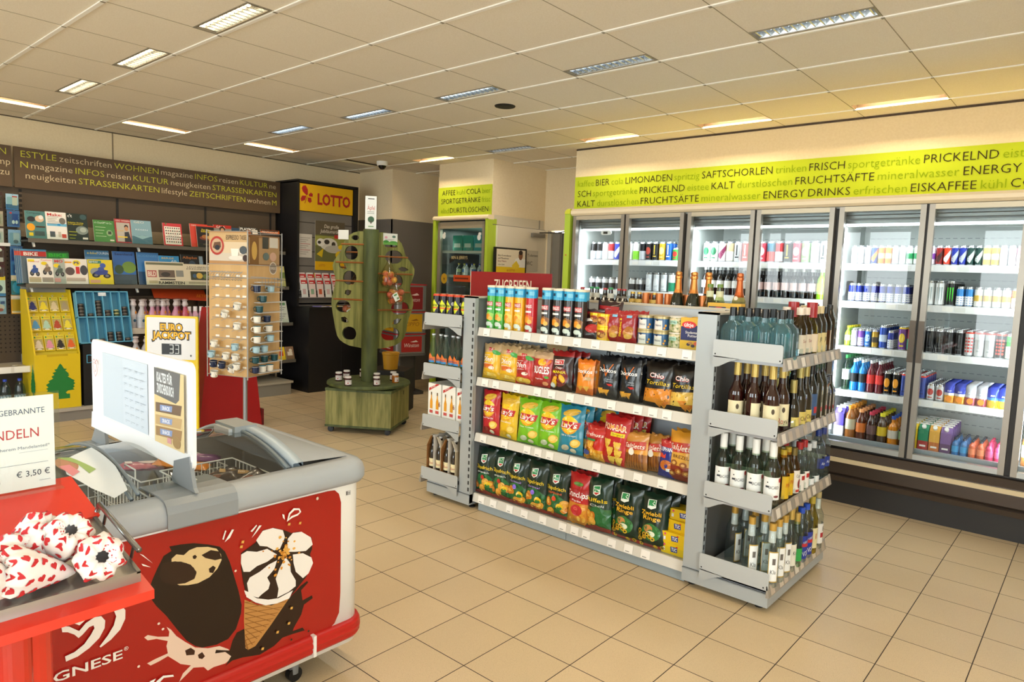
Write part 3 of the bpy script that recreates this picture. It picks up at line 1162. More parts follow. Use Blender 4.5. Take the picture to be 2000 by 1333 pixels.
b = MB()
b.prism([(-.04, 2.19), (-.06, 2.205), (-.06, 2.225), (-.04, 2.245), (.05, 2.245), (.05, 2.19)], -.478, .478, PEACH, 0)
part(b, 'top_rim', o)
d = MB()
d.box((-.405, -.03, .2), (-.365, .015, 2.17), m('#a39a8a', .35, .5))
d.box((.365, -.03, .2), (.405, .015, 2.17), m('#a39a8a', .35, .5))
d.box((-.365, -.03, 2.09), (.365, .015, 2.17), m('#b3a78f', .35, .4))
d.box((-.365, -.03, .2), (.365, .015, .3), m('#a39a8a', .35, .4))
dr = part(d, 'door', o)
d = MB()
d.add([(-.37, -.01, .28), (.37, -.01, .28), (.37, -.01, 2.1), (-.37, -.01, 2.1)], [(0, 1, 2, 3)], glass('#dbe4de', 1.6))
pn = part(d, 'pane', dr)
fm = flat((0, -.012, 0), (1, 0, 0), (0, 0, 1), (0, -1, 0))
for nm_, L in (('logo', [('p', [(-.2, 1.72), (-.1, 1.77), (.05, 1.77), (.14, 1.71), (.15, 1.67), (.05, 1.71), (-.1, 1.71), (-.2, 1.66)], '#1c1a16'), ('t', "BEN & JERRY'S", -.025, 1.736, .036, '#d8c48a', {'w': .28})]),
               ('flower_sticker', [('e', -.31, 2.0, .03, .035, '#e3e4dc'), ('e', -.3, 2.03, .02, .02, '#e3e4dc')]), ('flower_sticker', [('e', .3, 1.98, .03, .035, '#e3e4dc'), ('e', .31, 2.02, .025, .02, '#e3e4dc')]),
               ('round_sticker', [('e', -.29, 1.47, .055, .065, '#c79a1e'), ('p', [(-.31, 1.49), (-.29, 1.44), (-.27, 1.49), (-.29, 1.47)], '#5a4210')]),
               ('price_sticker', [('r', -.12, 1.44, .3, .08, '#d8501e'), ('r', -.1, 1.47, .24, .02, '#7a2a10')])):
    d = MB()
    d.art(L, fm, .0004)
    part(d, nm_, dr)
for z in (1.1, 1.5, 1.8):
    b = MB()
    b.box((-.4, .06, z), (.4, .72, z + .016), m('#9fb5ae', .3))
    b.box((-.4, .05, z - .01), (.4, .06, z + .022), m('#c9cdc4', .3))
    part(b, 'shelf', o)
area('fridge_glow', (-6.08, 6.4, 2.09), (.6, .3), 9.0, (.85, 1.0, .92))
area('fridge_side_fill', (-6.465, 6.12, 1.1), (.03, 1.7), 6.0, (.95, 1.0, .92), (PI / 2, 0, -.7))  # added fill light without a fitting, brightens the lower fridge
SB = {}
for kk, (liq, cap, lab) in {'g': ('#1d3a1c', '#d8c040', '#c8d8a0'), 'k': ('#d8e2e4', '#2a3ab0', '#e8ecf0'), 'y': ('#cfd6c0', '#d8c83a', '#4a7ab0')}.items():
    SB[kk] = bottle_mesh('mini_' + kk, .15, .03, liq, cap, lab, .4)
for i, k in enumerate('gykkykyk'):
    o2 = bpy.data.objects.new('mini_bottle', SB[k])
    COL.objects.link(o2)
    o2.location = (-6.28 + i * .066, 6.16 + .03 * (i % 2), 1.517)
    tag(o2, '%s small bottle, %s from the left on the niche fridge middle shelf' % ({'g': 'dark green', 'k': 'clear blue-capped', 'y': 'pale yellow-capped'}[k], ORD[i]), 'bottle', 'small bottles in the niche fridge')
for i, c in enumerate(('#1f8a72', '#2a9a86', '#3aa6a8', '#3f78c0')):
    b = MB()
    b.box((-.085, -.06, 0), (.085, .06, .2), m(c, .4))
    b.box((-.06, -.061, .05), (.05, -.06, .1), m('#c8dccc', .4))
    tag(b.obj('ice_cream_box', loc=(-6.3 + .185 * i, 6.2, 1.817)), 'teal-to-blue ice cream box, %s from the left on the niche fridge upper shelf' % ORD[i], 'box', 'boxes in the niche fridge')

# ================================================================ corridor
o = empty('door_1', (-5.61, 6.09, 0))
b = MB()
b.box((-.005, 0, 0), (.035, .93, 2.13), m('#e4d9c4', .5))
struct(b.obj('door_1', o))
o['kind'] = 'structure'
b = MB()
b.tube([(.04, .86, 1.05), (.085, .86, 1.05), (.085, .76, 1.05)], .01, CHROME)
b.obj('door_handle', o)
b = MB()
b.box((.036, .62, 2.03), (.075, .86, 2.08), m('#8b867c', .4, .5))
b.tube([(.07, .75, 2.09), (.2, .95, 2.1), (.35, .9, 2.11)], .008, m('#55524c', .4, .5))
b.obj('door_closer', o)
b = MB()
b.add([(-5.605, 6.05, 2.135), (-5.605, 7.0, 2.135), (-5.605, 7.0, 2.25), (-5.605, 6.05, 2.25)], [(0, 1, 2, 3)], m('#d6cbb4', .3))
b.box((-5.612, 6.03, 2.13), (-5.6, 7.02, 2.138), m('#7d7465', .5))
b.box((-5.612, 6.9, 2.13), (-5.598, 6.915, 2.25), m('#9d9484', .5))
struct(b.obj('trim_2'))
b = MB()
GD = m('#8f8a80', .4, .2)
b.box((-5.55, 7.02, 0), (-5.49, 7.1, 2.12), m('#b7ae9c', .5))
b.box((-5.49, 7.05, 0), (-4.45, 7.09, 2.1), GD)
b.box((-5.36, 7.03, 0), (-5.32, 7.05, 2.1), m('#6d685f', .4))
b.box((-5.3, 7.035, 0), (-5.24, 7.05, 2.1), m('#a39c8d', .4))
struct(b.obj('door_2'))
o = empty('poster_stand', (-5.56, 6.02, 0))
tag(o, 'black-framed yellow parcel poster at the corridor entrance', 'poster')
b = MB()
b.box((0, -.01, 1.2), (.025, .575, 1.87), BLACK)
part(b, 'frame', o)
b = MB()
L = [('r', .02, 1.22, .53, .63, '#e9ddc4'), ('r', .02, 1.22, .53, .42, '#e8c21c'), ('p', [(.33, 1.64), (.36, 1.74), (.43, 1.76), (.55, 1.74), (.55, 1.64)], '#f1efe8'),
     ('e', .46, 1.785, .04, .055, '#8a5a3a'), ('e', .46, 1.82, .038, .028, '#2e2018'), ('p', [(.3, 1.66), (.38, 1.72), (.44, 1.66), (.42, 1.62), (.32, 1.62)], '#e8c832'),
     ('t', 'Bitte Kontrollieren', .045, 1.775, .022, '#4a2a22', {'al': 'l'}), ('t', 'und Mitnehmen', .045, 1.742, .022, '#4a2a22', {'al': 'l'}), ('t', 'Ihrer Pakete', .045, 1.708, .022, '#8a2a22', {'al': 'l'}),
     ('t', 'vielen Dank', .045, 1.668, .018, '#5a6a3a', {'al': 'l'}), ('t', '# LOTTO', .28, 1.6, .025, '#a82a22')]
b.art(L, flat((.0255, 0, 0), (0, 1, 0), (0, 0, 1), (1, 0, 0)), .0004)
part(b, 'print', o)
b = MB()
b.box((-5.571, 6.62, 1.6), (-5.567, 6.86, 1.86), m('#c7bfae', .4))
b.art([('t', 'Toiletten', .13, .2, .034, '#4a443c', {'w': .2}), ('t', 'WC', .07, .1, .05, '#4a443c')], flat((-5.5665, 6.62, 1.6), (0, 1, 0), (0, 0, 1), (1, 0, 0)))
tag(b.obj('toilet_sign'), 'small grey toilet sign on the white corridor door', 'sign')
# ================================================================ snack shelving in the middle of the floor
GM = m('#aeb5b9', .42, .25)
GMD = m('#8f979d', .45, .2)
GIN = m('#c5ccd1', .4, .1)
RAIL = m('#d7d3ca', .4)
TAGW = m('#f6f3ee', .5)
SHELFM = m('#a9adb0', .35, .3)
X0, X1, Y0, Y1 = -3.055, -1.535, 3.19, 3.575
LV = [1.196, .872, .505, .10]


def tags(b, xs_, y, z0, z1, wd=.055):
    for x in xs_:
        b.add([(x, y, z0), (x + wd, y, z0), (x + wd, y + .006, z1), (x, y + .006, z1)], [(0, 1, 2, 3)], TAGW)
        b.add([(x + .01, y - .0006, z0 + .006), (x + .035, y - .0006, z0 + .006), (x + .035, y - .0006 + .001, z0 + .01), (x + .01, y + .0004, z0 + .01)], [(0, 1, 2, 3)], m('#8d8a86', .6))


o = empty('snack_shelf', (0, 0, 0))
tag(o, 'grey metal snack shelf unit with four levels in the middle of the floor', 'shelf')
b = MB()
b.box((X0, 3.555, .1), (X1, 3.6, 1.40), GIN)
b.box((X0, 3.55, 1.395), (X1, 3.605, 1.408), m('#d4cbb8', .45))
for x in (X0 + .02, (X0 + X1) / 2 + .0, X1 - .02):
    b.box((x - .012, 3.548, .1), (x + .012, 3.557, 1.40), m('#3d4144', .5))
    for k in range(26):
        b.box((x - .004, 3.5465, .12 + k * .05), (x + .004, 3.549, .145 + k * .05), m('#c9ced1', .4))
part(b, 'back_panel', o)
for i, z in enumerate(LV):
    b = MB()
    b.box((X0, Y0 + .012, z - .03), (X1, 3.553, z), SHELFM)
    part(b, 'shelf', o)
    b = MB()
    for xa, xb in ((X0, -2.297), (-2.292, X1)):
        b.add([(xa, Y0 - .012, z - .045), (xb, Y0 - .012, z - .045), (xb, Y0, z + .008), (xa, Y0, z + .008), (xa, Y0 + .012, z + .008), (xb, Y0 + .012, z + .008), (xa, Y0 + .012, z - .045), (xb, Y0 + .012, z - .045)],
              [(0, 1, 2, 3), (3, 2, 5, 4), (6, 7, 1, 0), (0, 3, 4, 6), (1, 7, 5, 2)], RAIL)
    r_ = random.Random(i)
    x = X0 + .05
    xs_ = []
    while x < X1 - .08:
        xs_.append(x)
        x += .08 + r_.random() * .11
    tags(b, xs_, Y0 - .0125, z - .041, z + .004)
    part(b, 'price_rail', o)
    b = MB()
    b.add([(X0 + .01, Y0 + .016, z + .002), (X1 - .01, Y0 + .016, z + .002), (X1 - .01, Y0 + .014, z + .055), (X0 + .01, Y0 + .014, z + .055)], [(0, 1, 2, 3)], GL)
    part(b, 'clear_lip', o)
b = MB()
b.box((X0 + .045, Y0, .004), (-2.296, Y0 + .02, .07), m('#9aa8b1', .4, .2))
b.box((-2.292, Y0, .004), (X1, Y0 + .02, .07), m('#9aa8b1', .4, .2))
part(b, 'kick_plate', o)
b = MB()
b.box((X0, 3.6, 1.21), (X1, 3.97, 1.262), SHELFM)
for z in (.1, .505, .86):
    b.box((X0, 3.6, z - .03), (X1, 3.96, z), SHELFM)
b.box((X0, 3.94, 0), (X1, 3.96, .07), GM)
part(b, 'rear_shelf', o)

# end units
for sd in (-1, 1):
    right = sd > 0
    xa = X1 + .005 if right else X0 - .005          # inner face of the post
    xb = xa + sd * .105                              # outer face of the post
    o = empty('end_shelf', (xa, 3.155, 0))
    tag(o, 'grey end shelf unit holding spirits, on the cooler side of the snack shelves' if right else 'grey end shelf unit with cans and beer packs facing the magazine wall', 'shelf')
    for y in (.80, 0):
        b = MB()
        b.box((min(0, sd * .1), y, .04), (max(0, sd * .1), y + .03, 1.4), GM)
        if y:
            part(b, 'upright', o)
    for k in range(28):
        b.box((sd * .1 - .001 if right else -.101, .008, .12 + .045 * k), (sd * .1 + .001 if right else -.099, .02, .145 + .045 * k), m('#2b2d2f', .5))
        if not right:
            b.box((-.02, -.0012, .12 + .045 * k), (-.008, 0, .145 + .045 * k), m('#202224', .5))
    part(b, 'upright', o)
    b = MB()
    a, c = (sd * .02, sd * .09)
    b.box((min(a, c), .03, .1), (max(a, c), .8, 1.39), m('#5f5d5a' if right else '#8a8f92', .4, .2))
    b.box((min(0, sd * .1), 0, 1.39), (max(0, sd * .1), .83, 1.4), m('#c5bba8', .45))
    part(b, 'back_panel', o)
    W = .335 if right else .36
    b = MB()
    f0, f1 = sd * .0, sd * (.44 if right else .41)
    b.box((min(f0, f1), -.005, .03), (max(f0, f1), .82, .1), GM)
    b.box((min(f0, f1), -.008, .095), (max(f0, f1), 0, .1), m('#7d8387', .4))
    b.box((min(sd * .11, f1), .0, .1), (max(sd * .11, f1), .82, .14), GM)
    for x in (.03, .38):
        for y in (.06, .74):
            b.lathe([(.022, 0), (.022, .008), (.01, .012), (.01, .03)], BLACK, 10, (sd * x, y, 0))
    part(b, 'base', o)
    for i, z in enumerate([1.185, .84, .485, .115]):
        b = MB()
        up = 0 if right else .065
        xs_ = sorted((sd * .1, sd * (.1 + W)))
        b.box((xs_[0], .0, z - .012 + up), (xs_[1], .82, z + .004 + up), SHELFM)
        sh = part(b, 'shelf', o)
        for y in ((-.02,) if True else ()):
            b = MB()
            gx = [sd * .098, sd * (.1 + W + (.012 if z < .2 and right else 0) - .003)]
            pts = rrect((gx[0] + gx[1]) / 2, z + .047, abs(gx[1] - gx[0]), .085, .012)
            b.prism(pts, y, y + .004, m('#b9bec0', .42, .15), 1)
            q = sd * .1
            b.prism([(q, z + .01), (q, z - .045), (q + sd * .03, z - .04), (q + sd * .075, z - .015), (q + sd * .13, z + .006)][::(1 if right else -1)], y, y + .003, m('#aeb3b5', .42, .15), 1)
            for px_, pz in ((.012, .02), (W - .012, .016)):
                b.lathe([(.004, 0), (0, .001)], BLACK, 8, tf=Matrix.Translation((gx[0] + sd * px_, y - .0002, z + pz)) @ Matrix.Rotation(PI / 2, 4, 'X'))
            part(b, 'side_guard', sh)
        b = MB()
        xo = sd * (.1 + W)
        b.prism([(xo, z - .03), (xo + sd * .016, z - .028), (xo + sd * .004, z + .028), (xo, z + .028)][::(1 if right else -1)], -.02, .83, m('#9c9489', .35), 1)
        r_ = random.Random(20 + i)
        y = .01
        while y < .77:
            w_ = .05
            n_ = Vector((sd * .0008, 0, .0002))
            P4 = [Vector((xo + sd * .0155, y, z - .022)), Vector((xo + sd * .0155, y + w_, z - .022)), Vector((xo + sd * .0055, y + w_, z + .02)), Vector((xo + sd * .0055, y, z + .02))]
            b.add([p + n_ for p in P4], [(0, 1, 2, 3) if right else (3, 2, 1, 0)], m(r_.choice(['#d3c6b4', '#e6ddd0', '#c9b8a6', '#b9ab98']), .4))
            y += .06 + r_.random() * .06
        part(b, 'price_rail', sh)
        b = MB()
        b.add([(xo - sd * .004, -.015, z), (xo - sd * .004, .82, z), (xo - sd * .004, .82, z + .06), (xo - sd * .004, -.015, z + .06)], [(0, 1, 2, 3)], GL)
        b.add([(xo - sd * .004, .82, z), (sd * .12, .82, z), (sd * .12, .82, z + .08), (xo - sd * .004, .82, z + .08)], [(0, 1, 2, 3)], GL)
        part(b, 'clear_lip', sh)
GO = (X0, X1)

# red topper sign
o = empty('shelf_topper', (-3.15, 3.58, 1.385))
tag(o, 'wide red topper sign above the left half of the snack shelves', 'sign')
b = MB()
b.box((-.37, -.004, 0), (.37, .004, .178), m('#8e1016', .35))
b.box((-.374, -.004, 0), (-.37, .004, .178), m('#f0dcc8', .5))
part(b, 'board', o)
b = MB()
b.art([('t', 'ZUGREIFEN', .03, .092, .075, '#e8dcc4', {'w': .34, 'thin': .01})], flat((0, -.0045, 0), (1, 0, 0), (0, 0, 1), (0, -1, 0)))
part(b, 'lettering', o)
# ================================================================ snack bags
def bag_mesh(key, w, h, d, zones, art, seed=0):
    """pillow bag with crimped ends; zones = [(height share, colour)...] from the bottom"""
    r_ = random.Random(seed)
    ph = [r_.random() * 6 for _ in range(4)]

    def depth(x, z):
        u, v = 2 * x / w, 2 * z / h - 1
        u, v = max(-1, min(1, u)), max(-1, min(1, v))
        e = min(1.0, (1 - abs(v)) * 7)
        g = (1 - abs(u) ** 3.0) * (1 - v ** 4) ** .8 * e + .015
        wr = .05 * math.sin(9 * u + 7 * v + ph[0]) + .05 * math.sin(13 * v - 6 * u + ph[1]) + .04 * math.sin(17 * u + ph[2]) * max(0, abs(v) - .5) * 3
        return d / 2 * (g + wr * g ** .5)

    def width(v):
        return 1 - .07 * math.sin(PI * v)
    b = MB()
    top = zones[-1][1]

    def pick(u, v):
        for t, c in zones:
            if v <= t: return foil(c)
        return foil(top)
    for sg in (-1, 1):
        def fn(u, v, sg=sg):
            x = (u - .5) * w
            z = v * h
            dz = 0
            if v > .99: dz = .004 * math.sin(20 * u + ph[3])
            return (x * width(v), sg * depth(x, z), z + dz)
        b.grid(fn if sg < 0 else (lambda u, v: fn(1 - u, v)), 12, 16, None, True, pick)
    L = []
    for a in art:
        t = a[0]
        if t == 't':
            o_ = dict(a[6]) if len(a) > 6 else {}
            if 'w' in o_: o_['w'] *= w
            L.append(('t', a[1], a[2] * w, a[3] * h, a[4] * h, a[5], o_))
        elif t == 'e':
            L.append(('e', a[1] * w, a[2] * h, a[3] * w, a[4] * h, a[5]) + tuple(a[6:]))
        elif t == 'r':
            L.append(('r', a[1] * w, a[2] * h, a[3] * w, a[4] * h, a[5]))
        else:
            L.append(('p', [(x * w, y * h) for x, y in a[1]], a[2]))
    b.art(L, lambda x, y, o: Vector((x * width(y / h), -depth(x, y) - o - .0006, y)), .0005, split=.028, mk=foil)
    return b.mesh('snack_bag_' + key)


def chips(n, cx, cy, sx, sy, c, r_, kind='e'):
    out = []
    for i in range(n):
        x, y = cx + (r_.random() - .5) * sx, cy + (r_.random() - .5) * sy
        a = r_.random() * 3
        if kind == 'tri':
            s_ = .17
            out.append(('p', [(x - s_, y + .06), (x + s_, y + .07), (x + .02, y - .09)], c[i % len(c)]))
        elif kind == 'ring':
            out.append(('e', x, y, .075, .038, c[i % len(c)]))
            out.append(('e', x, y, .035, .018, '#2f2a12'))
        else:
            out.append(('e', x, y, .17, .075, c[i % len(c)], a))
            out.append(('e', x - .02, y + .01, .1, .035, '#f3c35a', a))
    return out


R5 = random.Random(5)
CH_ = ['#e09a2a', '#d98a22', '#c9741c', '#e8ac40']


def lays(c1, c2, sub, dark):
    return [('e', .05, .86, .33, .07, '#e8b83a', .2), ('e', 0, .6, .36, .19, '#f3d21e'), ('e', 0, .585, .34, .165, '#f08a1e'), ('e', 0, .6, .345, .155, '#f6cf2a'),
            ('p', [(-.4, .53), (.36, .53), (.43, .67), (-.3, .68)], '#c21f26'), ('t', "Lay's", 0, .605, .115, '#ffffff', {'w': .66, 'shear': .2, 'thin': .02}),
            ('t', sub, .02, .39, .035, '#ffffff', {'w': .6}), ('e', .28, .24, .17, .085, '#edc24a', .5), ('e', .27, .25, .12, .05, '#f6dc7a', .5), ('e', -.1, .13, .16, .06, dark, .2), ('e', .2, .08, .12, .05, '#e8dcc0')]


def frisch(nm, sub, subc, blob, logo=True, ring=False):
    A = [('p', [(-.5, .38), (.1, .5), (.5, .34), (.5, .05), (-.5, .05)], '#1f6a34')]
    A += chips(5, 0, .2, .8, .24, CH_, R5)
    A += [('p', [(-.5, .0), (.5, .0), (.5, .07), (0, .12), (-.5, .05)], '#8e2a22'), ('p', [(-.14, .86), (.14, .89), (.15, .73), (0, .68), (-.13, .71)], '#e8efe6'),
          ('p', [(-.11, .85), (.12, .87), (.125, .76), (-.1, .75)], '#1f8a4a'), ('p', [(-.1, .74), (.12, .75), (0, .70)], '#c2302a'), ('t', 'funny', 0, .81, .03, '#f2f6f0', {'w': .18}),
          ('t', nm, 0, .6, .075, '#f2d21e', {'w': .84, 'thin': .012}), ('t', sub, .03, .5, .04, subc, {'w': .55}), ('e', .02, .39, .09, .05, blob), ('e', .26, .25, .13, .065, '#f0c81e'), ('e', .26, .22, .1, .04, '#2f7a34')]
    return A


def doritos():
    A = chips(3, 0, .14, .55, .1, ['#e8a83a', '#dd9a2e'], random.Random(3), 'tri')
    return A + [('p', [(-.2, .8), (-.16, .8), (-.02, .58), (.24, .84), (.28, .84), (-.02, .52)], '#e8761e'), ('t', 'Doritos', 0, .68, .095, '#ffffff', {'w': .84, 'thin': .02}), ('t', 'sweet', .2, .47, .035, '#c8d4e4', {'w': .26}), ('t', 'chilli', .2, .42, .035, '#c8d4e4', {'w': .26}),
                ('p', [(.06, .36), (.3, .37), (.36, .33), (.2, .31)], '#c22a22')]


def chio(low):
    return [('p', [(-.5, .4), (.5, .45), (.5, .1), (-.5, .1)], low), ('t', 'Chio', -.02, .72, .11, '#c2201e', {'w': .56, 'thin': .05}), ('t', 'Chio', -.02, .725, .1, '#ffffff', {'w': .52, 'thin': .02}),
            ('t', 'Tortillas', .02, .56, .1, '#f4cf1e', {'w': .86, 'shear': .2}), ('t', 'Chili', -.1, .42, .05, '#3a1a0c', {'w': .3})] + chips(4, .05, .2, .6, .25, ['#d9862a', '#e8a03c', '#c96f22'], random.Random(9), 'tri')


BAG = {}


def B_(key, w, h, d, zones, art, desc, seed=1):
    BAG[key] = (bag_mesh(key, w, h, d, zones, art, seed), w, h, d, desc)


ofen = lambda sub: [('p', [(-.5, .8), (.1, .84), (.5, .74), (.5, .5), (.3, .3), (-.5, .3)], None)]
def ofen_art(panel):
    return [('p', [(-.12, .9), (.18, .88), (.18, .8), (-.1, .8)], '#c2252a'), ('t', "Lay's", .03, .845, .05, '#ffffff', {'w': .24, 'shear': .2}), ('e', .3, .76, .19, .06, '#3fa345', -.3),
            ('t', 'aus dem', -.14, .68, .035, '#ffffff', {'w': .36}), ('t', 'Ofen', -.12, .56, .15, '#ffffff', {'w': .62, 'shear': .15, 'thin': .01}), ('p', [(-.42, .42), (.2, .42), (.26, .3), (-.3, .3)], panel),
            ('t', 'gesalzen', -.1, .44, .03, '#ffffff', {'w': .4}), ('e', .14, .31, .16, .05, '#f2e8d8'), ('e', -.1, .12, .3, .09, '#e8b02a'), ('e', .2, .1, .2, .08, '#efc04a'), ('e', -.02, .13, .18, .05, '#f6d87a')]


B_('oy', .155, .225, .06, [(.72, '#edb818'), (1, '#c9a878')], ofen_art('#d96a1e'), 'yellow oven-baked crisps bag with kraft brown top', 1)
B_('or', .15, .215, .06, [(.62, '#c42a22'), (.8, '#b0241e'), (1, '#c9a878')], ofen_art('#a01c18'), 'red oven-baked crisps bag with kraft brown top', 2)
B_('bu', .15, .215, .06, [(.8, '#b3201e'), (1, '#c9a680')],
   [('e', .05, .72, .2, .1, '#f0b81e'), ('p', [(.1, .6), (.4, .8), (.46, .75), (.18, .55)], '#e8742a'), ('t', 'BUGLES', 0, .5, .2, '#ffffff', {'w': .8, 'thin': .04}), ('t', 'Paprika', -.05, .25, .04, '#ffffff', {'w': .4}), ('e', .3, .3, .09, .04, '#4fa83a'), ('e', .24, .12, .14, .06, '#e89a6a')],
   'red bugle-shaped corn snack bag', 3)
B_('ni', .165, .23, .06, [(.86, '#2a0f0c'), (1, '#a31c1e')],
   [('e', 0, .35, .38, .26, '#7a1414'), ('p', [(-.25, .78), (.2, .8), (.2, .66), (-.25, .64)], '#e8e4e0'), ('p', [(-.22, .77), (.18, .785), (.18, .675), (-.22, .655)], '#c2282a'), ('t', 'JACK', -.02, .72, .07, '#ffffff', {'w': .3}), ('t', 'Crazy', -.02, .58, .05, '#ffffff', {'w': .34, 'shear': .3}),
    ('t', 'MANIA', 0, .47, .07, '#f0e01e', {'w': .62, 'thin': .02})] + chips(5, -.05, .25, .5, .2, ['#f0b81e', '#e8a21e'], random.Random(4)) + [('e', -.25, .12, .12, .07, '#e8ecf0')], 'dark red spicy snack bag with yellow lettering', 4)
B_('dn', .12, .2, .05, [(.2, '#c9601e'), (.86, '#ee8e22'), (1, '#ef7a1e')], doritos()[:0] + chips(2, 0, .16, .4, .06, ['#e8b04a', '#d99a34'], random.Random(2), 'tri') + [('p', [(-.2, .78), (.02, .56), (.34, .82), (.02, .5)], '#1a1210'), ('t', 'Doritos', 0, .68, .11, '#ffffff', {'w': .88, 'thin': .02}), ('r', .1, .42, .3, .1, '#c8a878')], 'orange tortilla chips bag', 5)
B_('dk', .135, .235, .06, [(1, '#11161d')], doritos(), 'black tortilla chips bag with orange check mark', 6)
B_('ct', .165, .235, .06, [(1, '#15110f')], chio('#dd8a22'), 'black tortilla bag with orange chilli picture', 7)
B_('cc', .15, .235, .06, [(1, '#15110f')], chio('#edc45a'), 'black tortilla bag with pale cheese picture', 8)
B_('lr', .16, .29, .07, [(1, '#bf1c24')], lays('#c', '', 'Red Paprika', '#8e1418'), 'red classic crisps bag', 9)
B_('ly', .16, .28, .07, [(1, '#edc01a')], lays('#c', '', 'Gesalzen', '#d9a814'), 'yellow classic crisps bag', 10)
B_('lg', .175, .28, .075, [(1, '#7cc41e')], lays('#c', '', 'Sour Cream', '#d0d8b8'), 'lime green sour cream crisps bag', 11)
B_('lb', .18, .285, .075, [(1, '#1f8aa8')], lays('#c', '', 'Salt & Vinegar', '#c8c0a8'), 'turquoise salt and vinegar crisps bag', 12)
B_('ef', .15, .2, .06, [(.3, '#d9961e'), (.85, '#c8281e'), (1, '#b8201c')],
   chips(10, 0, .28, .9, .4, ['#e8a02a', '#f0b84a', '#d88a1e'], random.Random(8)) + [('p', [(-.5, .62), (.5, .7), (.5, .88), (-.5, .8)], '#c2241e'), ('t', 'Erdnuss', 0, .75, .1, '#f4f0e4', {'w': .84, 'shear': .25, 'thin': .01}), ('r', -.3, .56, .4, .06, '#2f8a4a'), ('e', -.3, .2, .2, .08, '#3a4fa8')], 'peanut puffs bag, red over yellow', 13)
B_('pb', .17, .27, .07, [(1, '#c01c1e')],
   [('t', 'POM-BÄR', 0, .78, .12, '#ffffff', {'w': .86, 'thin': .06}), ('t', 'POM-BÄR', 0, .785, .1, '#f0a61e', {'w': .82, 'thin': .02}), ('r', -.1, .6, .5, .08, '#f0d81e'), ('t', 'Original', .15, .64, .04, '#3a2a10', {'w': .4})] +
   [x for i, (px, py) in enumerate([(-.2, .45), (.2, .42), (-.05, .3), (.26, .26), (.05, .12), (.3, .12)]) for x in (('e', px, py, .11, .075, '#e8c04a'), ('e', px - .09, py + .05, .045, .03, '#e8c04a'), ('e', px + .09, py + .05, .045, .03, '#e8c04a'), ('e', px, py - .06, .08, .045, '#dcae38'))], 'red potato snack bag with bear-shaped crisps', 14)
B_('sa', .15, .2, .05, [(.45, '#a86a2c'), (.75, '#e8a23a'), (1, '#c98a3a')],
   [('r', -.44 + i * .11, .05, .05, .4, '#7a451c') for i in range(8)] + [('p', [(-.45, .52), (.45, .58), (.45, .8), (-.45, .74)], '#c23a2a'), ('t', 'Saltletts', 0, .66, .13, '#fbf4e8', {'w': .86, 'shear': .25, 'thin': .012}), ('e', -.1, .5, .12, .1, '#f2efe4')], 'pretzel sticks bag in golden brown', 15)
B_('el', .1, .2, .05, [(.84, '#1e2f86'), (1, '#b8262a')],
   [('t', 'ELEPHANT', 0, .76, .1, '#f2f4fa', {'w': .9, 'thin': .02}), ('r', -.4, .52, .4, .12, '#d8402e'), ('e', .05, .34, .36, .14, '#c06a24'), ('e', .05, .32, .14, .06, '#1e2f86'), ('r', .1, .18, .3, .08, '#e8ecf2')], 'narrow blue baked pretzel bag', 16)
B_('sb', .16, .26, .06, [(.3, '#8a2e1e'), (.72, '#e8b04a'), (1, '#e09a2a')],
   [('p', [(-.48, .56), (.48, .62), (.48, .82), (-.48, .76)], '#c23a2a'), ('t', 'Saltletts', 0, .69, .12, '#fbf4e8', {'w': .9, 'shear': .25, 'thin': .012}), ('t', 'BREZEL', .04, .5, .07, '#5a2a14', {'w': .6})] +
   [x for px, py in ((-.2, .36), (.15, .34), (0, .2), (.28, .18), (-.25, .14)) for x in (('e', px, py, .13, .06, '#9a5a22'), ('e', px, py, .07, .03, '#e0b060'))], 'pretzel bag with little brown pretzels', 17)
B_('fu', .17, .31, .075, [(.08, '#8e2a22'), (1, '#0c2a1c')], frisch('Chipsfrisch', 'ungarisch', '#f0f4f0', '#c22a22'), 'dark green paprika crisps bag', 18)
B_('fo', .17, .3, .075, [(.08, '#8e2a22'), (1, '#0c2a1c')], frisch('Chipsfrisch', 'Oriental', '#b89af0', '#8a6ae0'), 'dark green crisps bag with violet lettering', 19)
B_('fp', .17, .3, .075, [(.08, '#8e2a22'), (1, '#0c2a1c')], frisch('Chipsfrisch', 'PEPERONI', '#f06a2a', '#e04a1e'), 'dark green crisps bag with orange chilli lettering', 20)
B_('cr', .165, .3, .075, [(.42, '#d98a2a'), (1, '#bf1d20')],
   chips(6, 0, .22, .9, .3, CH_, random.Random(6)) + [('e', .05, .3, .24, .11, '#c0202a'), ('e', .02, .33, .1, .04, '#e05a54'), ('p', [(-.48, .5), (.48, .56), (.48, .74), (-.48, .68)], '#a8161a'), ('t', 'Crunchips', 0, .62, .12, '#ffffff', {'w': .92, 'shear': .15, 'thin': .02}), ('t', 'Paprika', .03, .49, .04, '#ffffff', {'w': .4}), ('e', .05, .82, .2, .04, '#5a8a3a')], 'red paprika crisps bag with a pepper', 21)
B_('ri', .17, .305, .075, [(.07, '#8e2a22'), (.45, '#2f6a2a'), (1, '#0e3322')],
   frisch('Riffels', 'Chili', '#f0f4f0', '#c22a22')[:-3], 'green ridged crisps bag', 22)
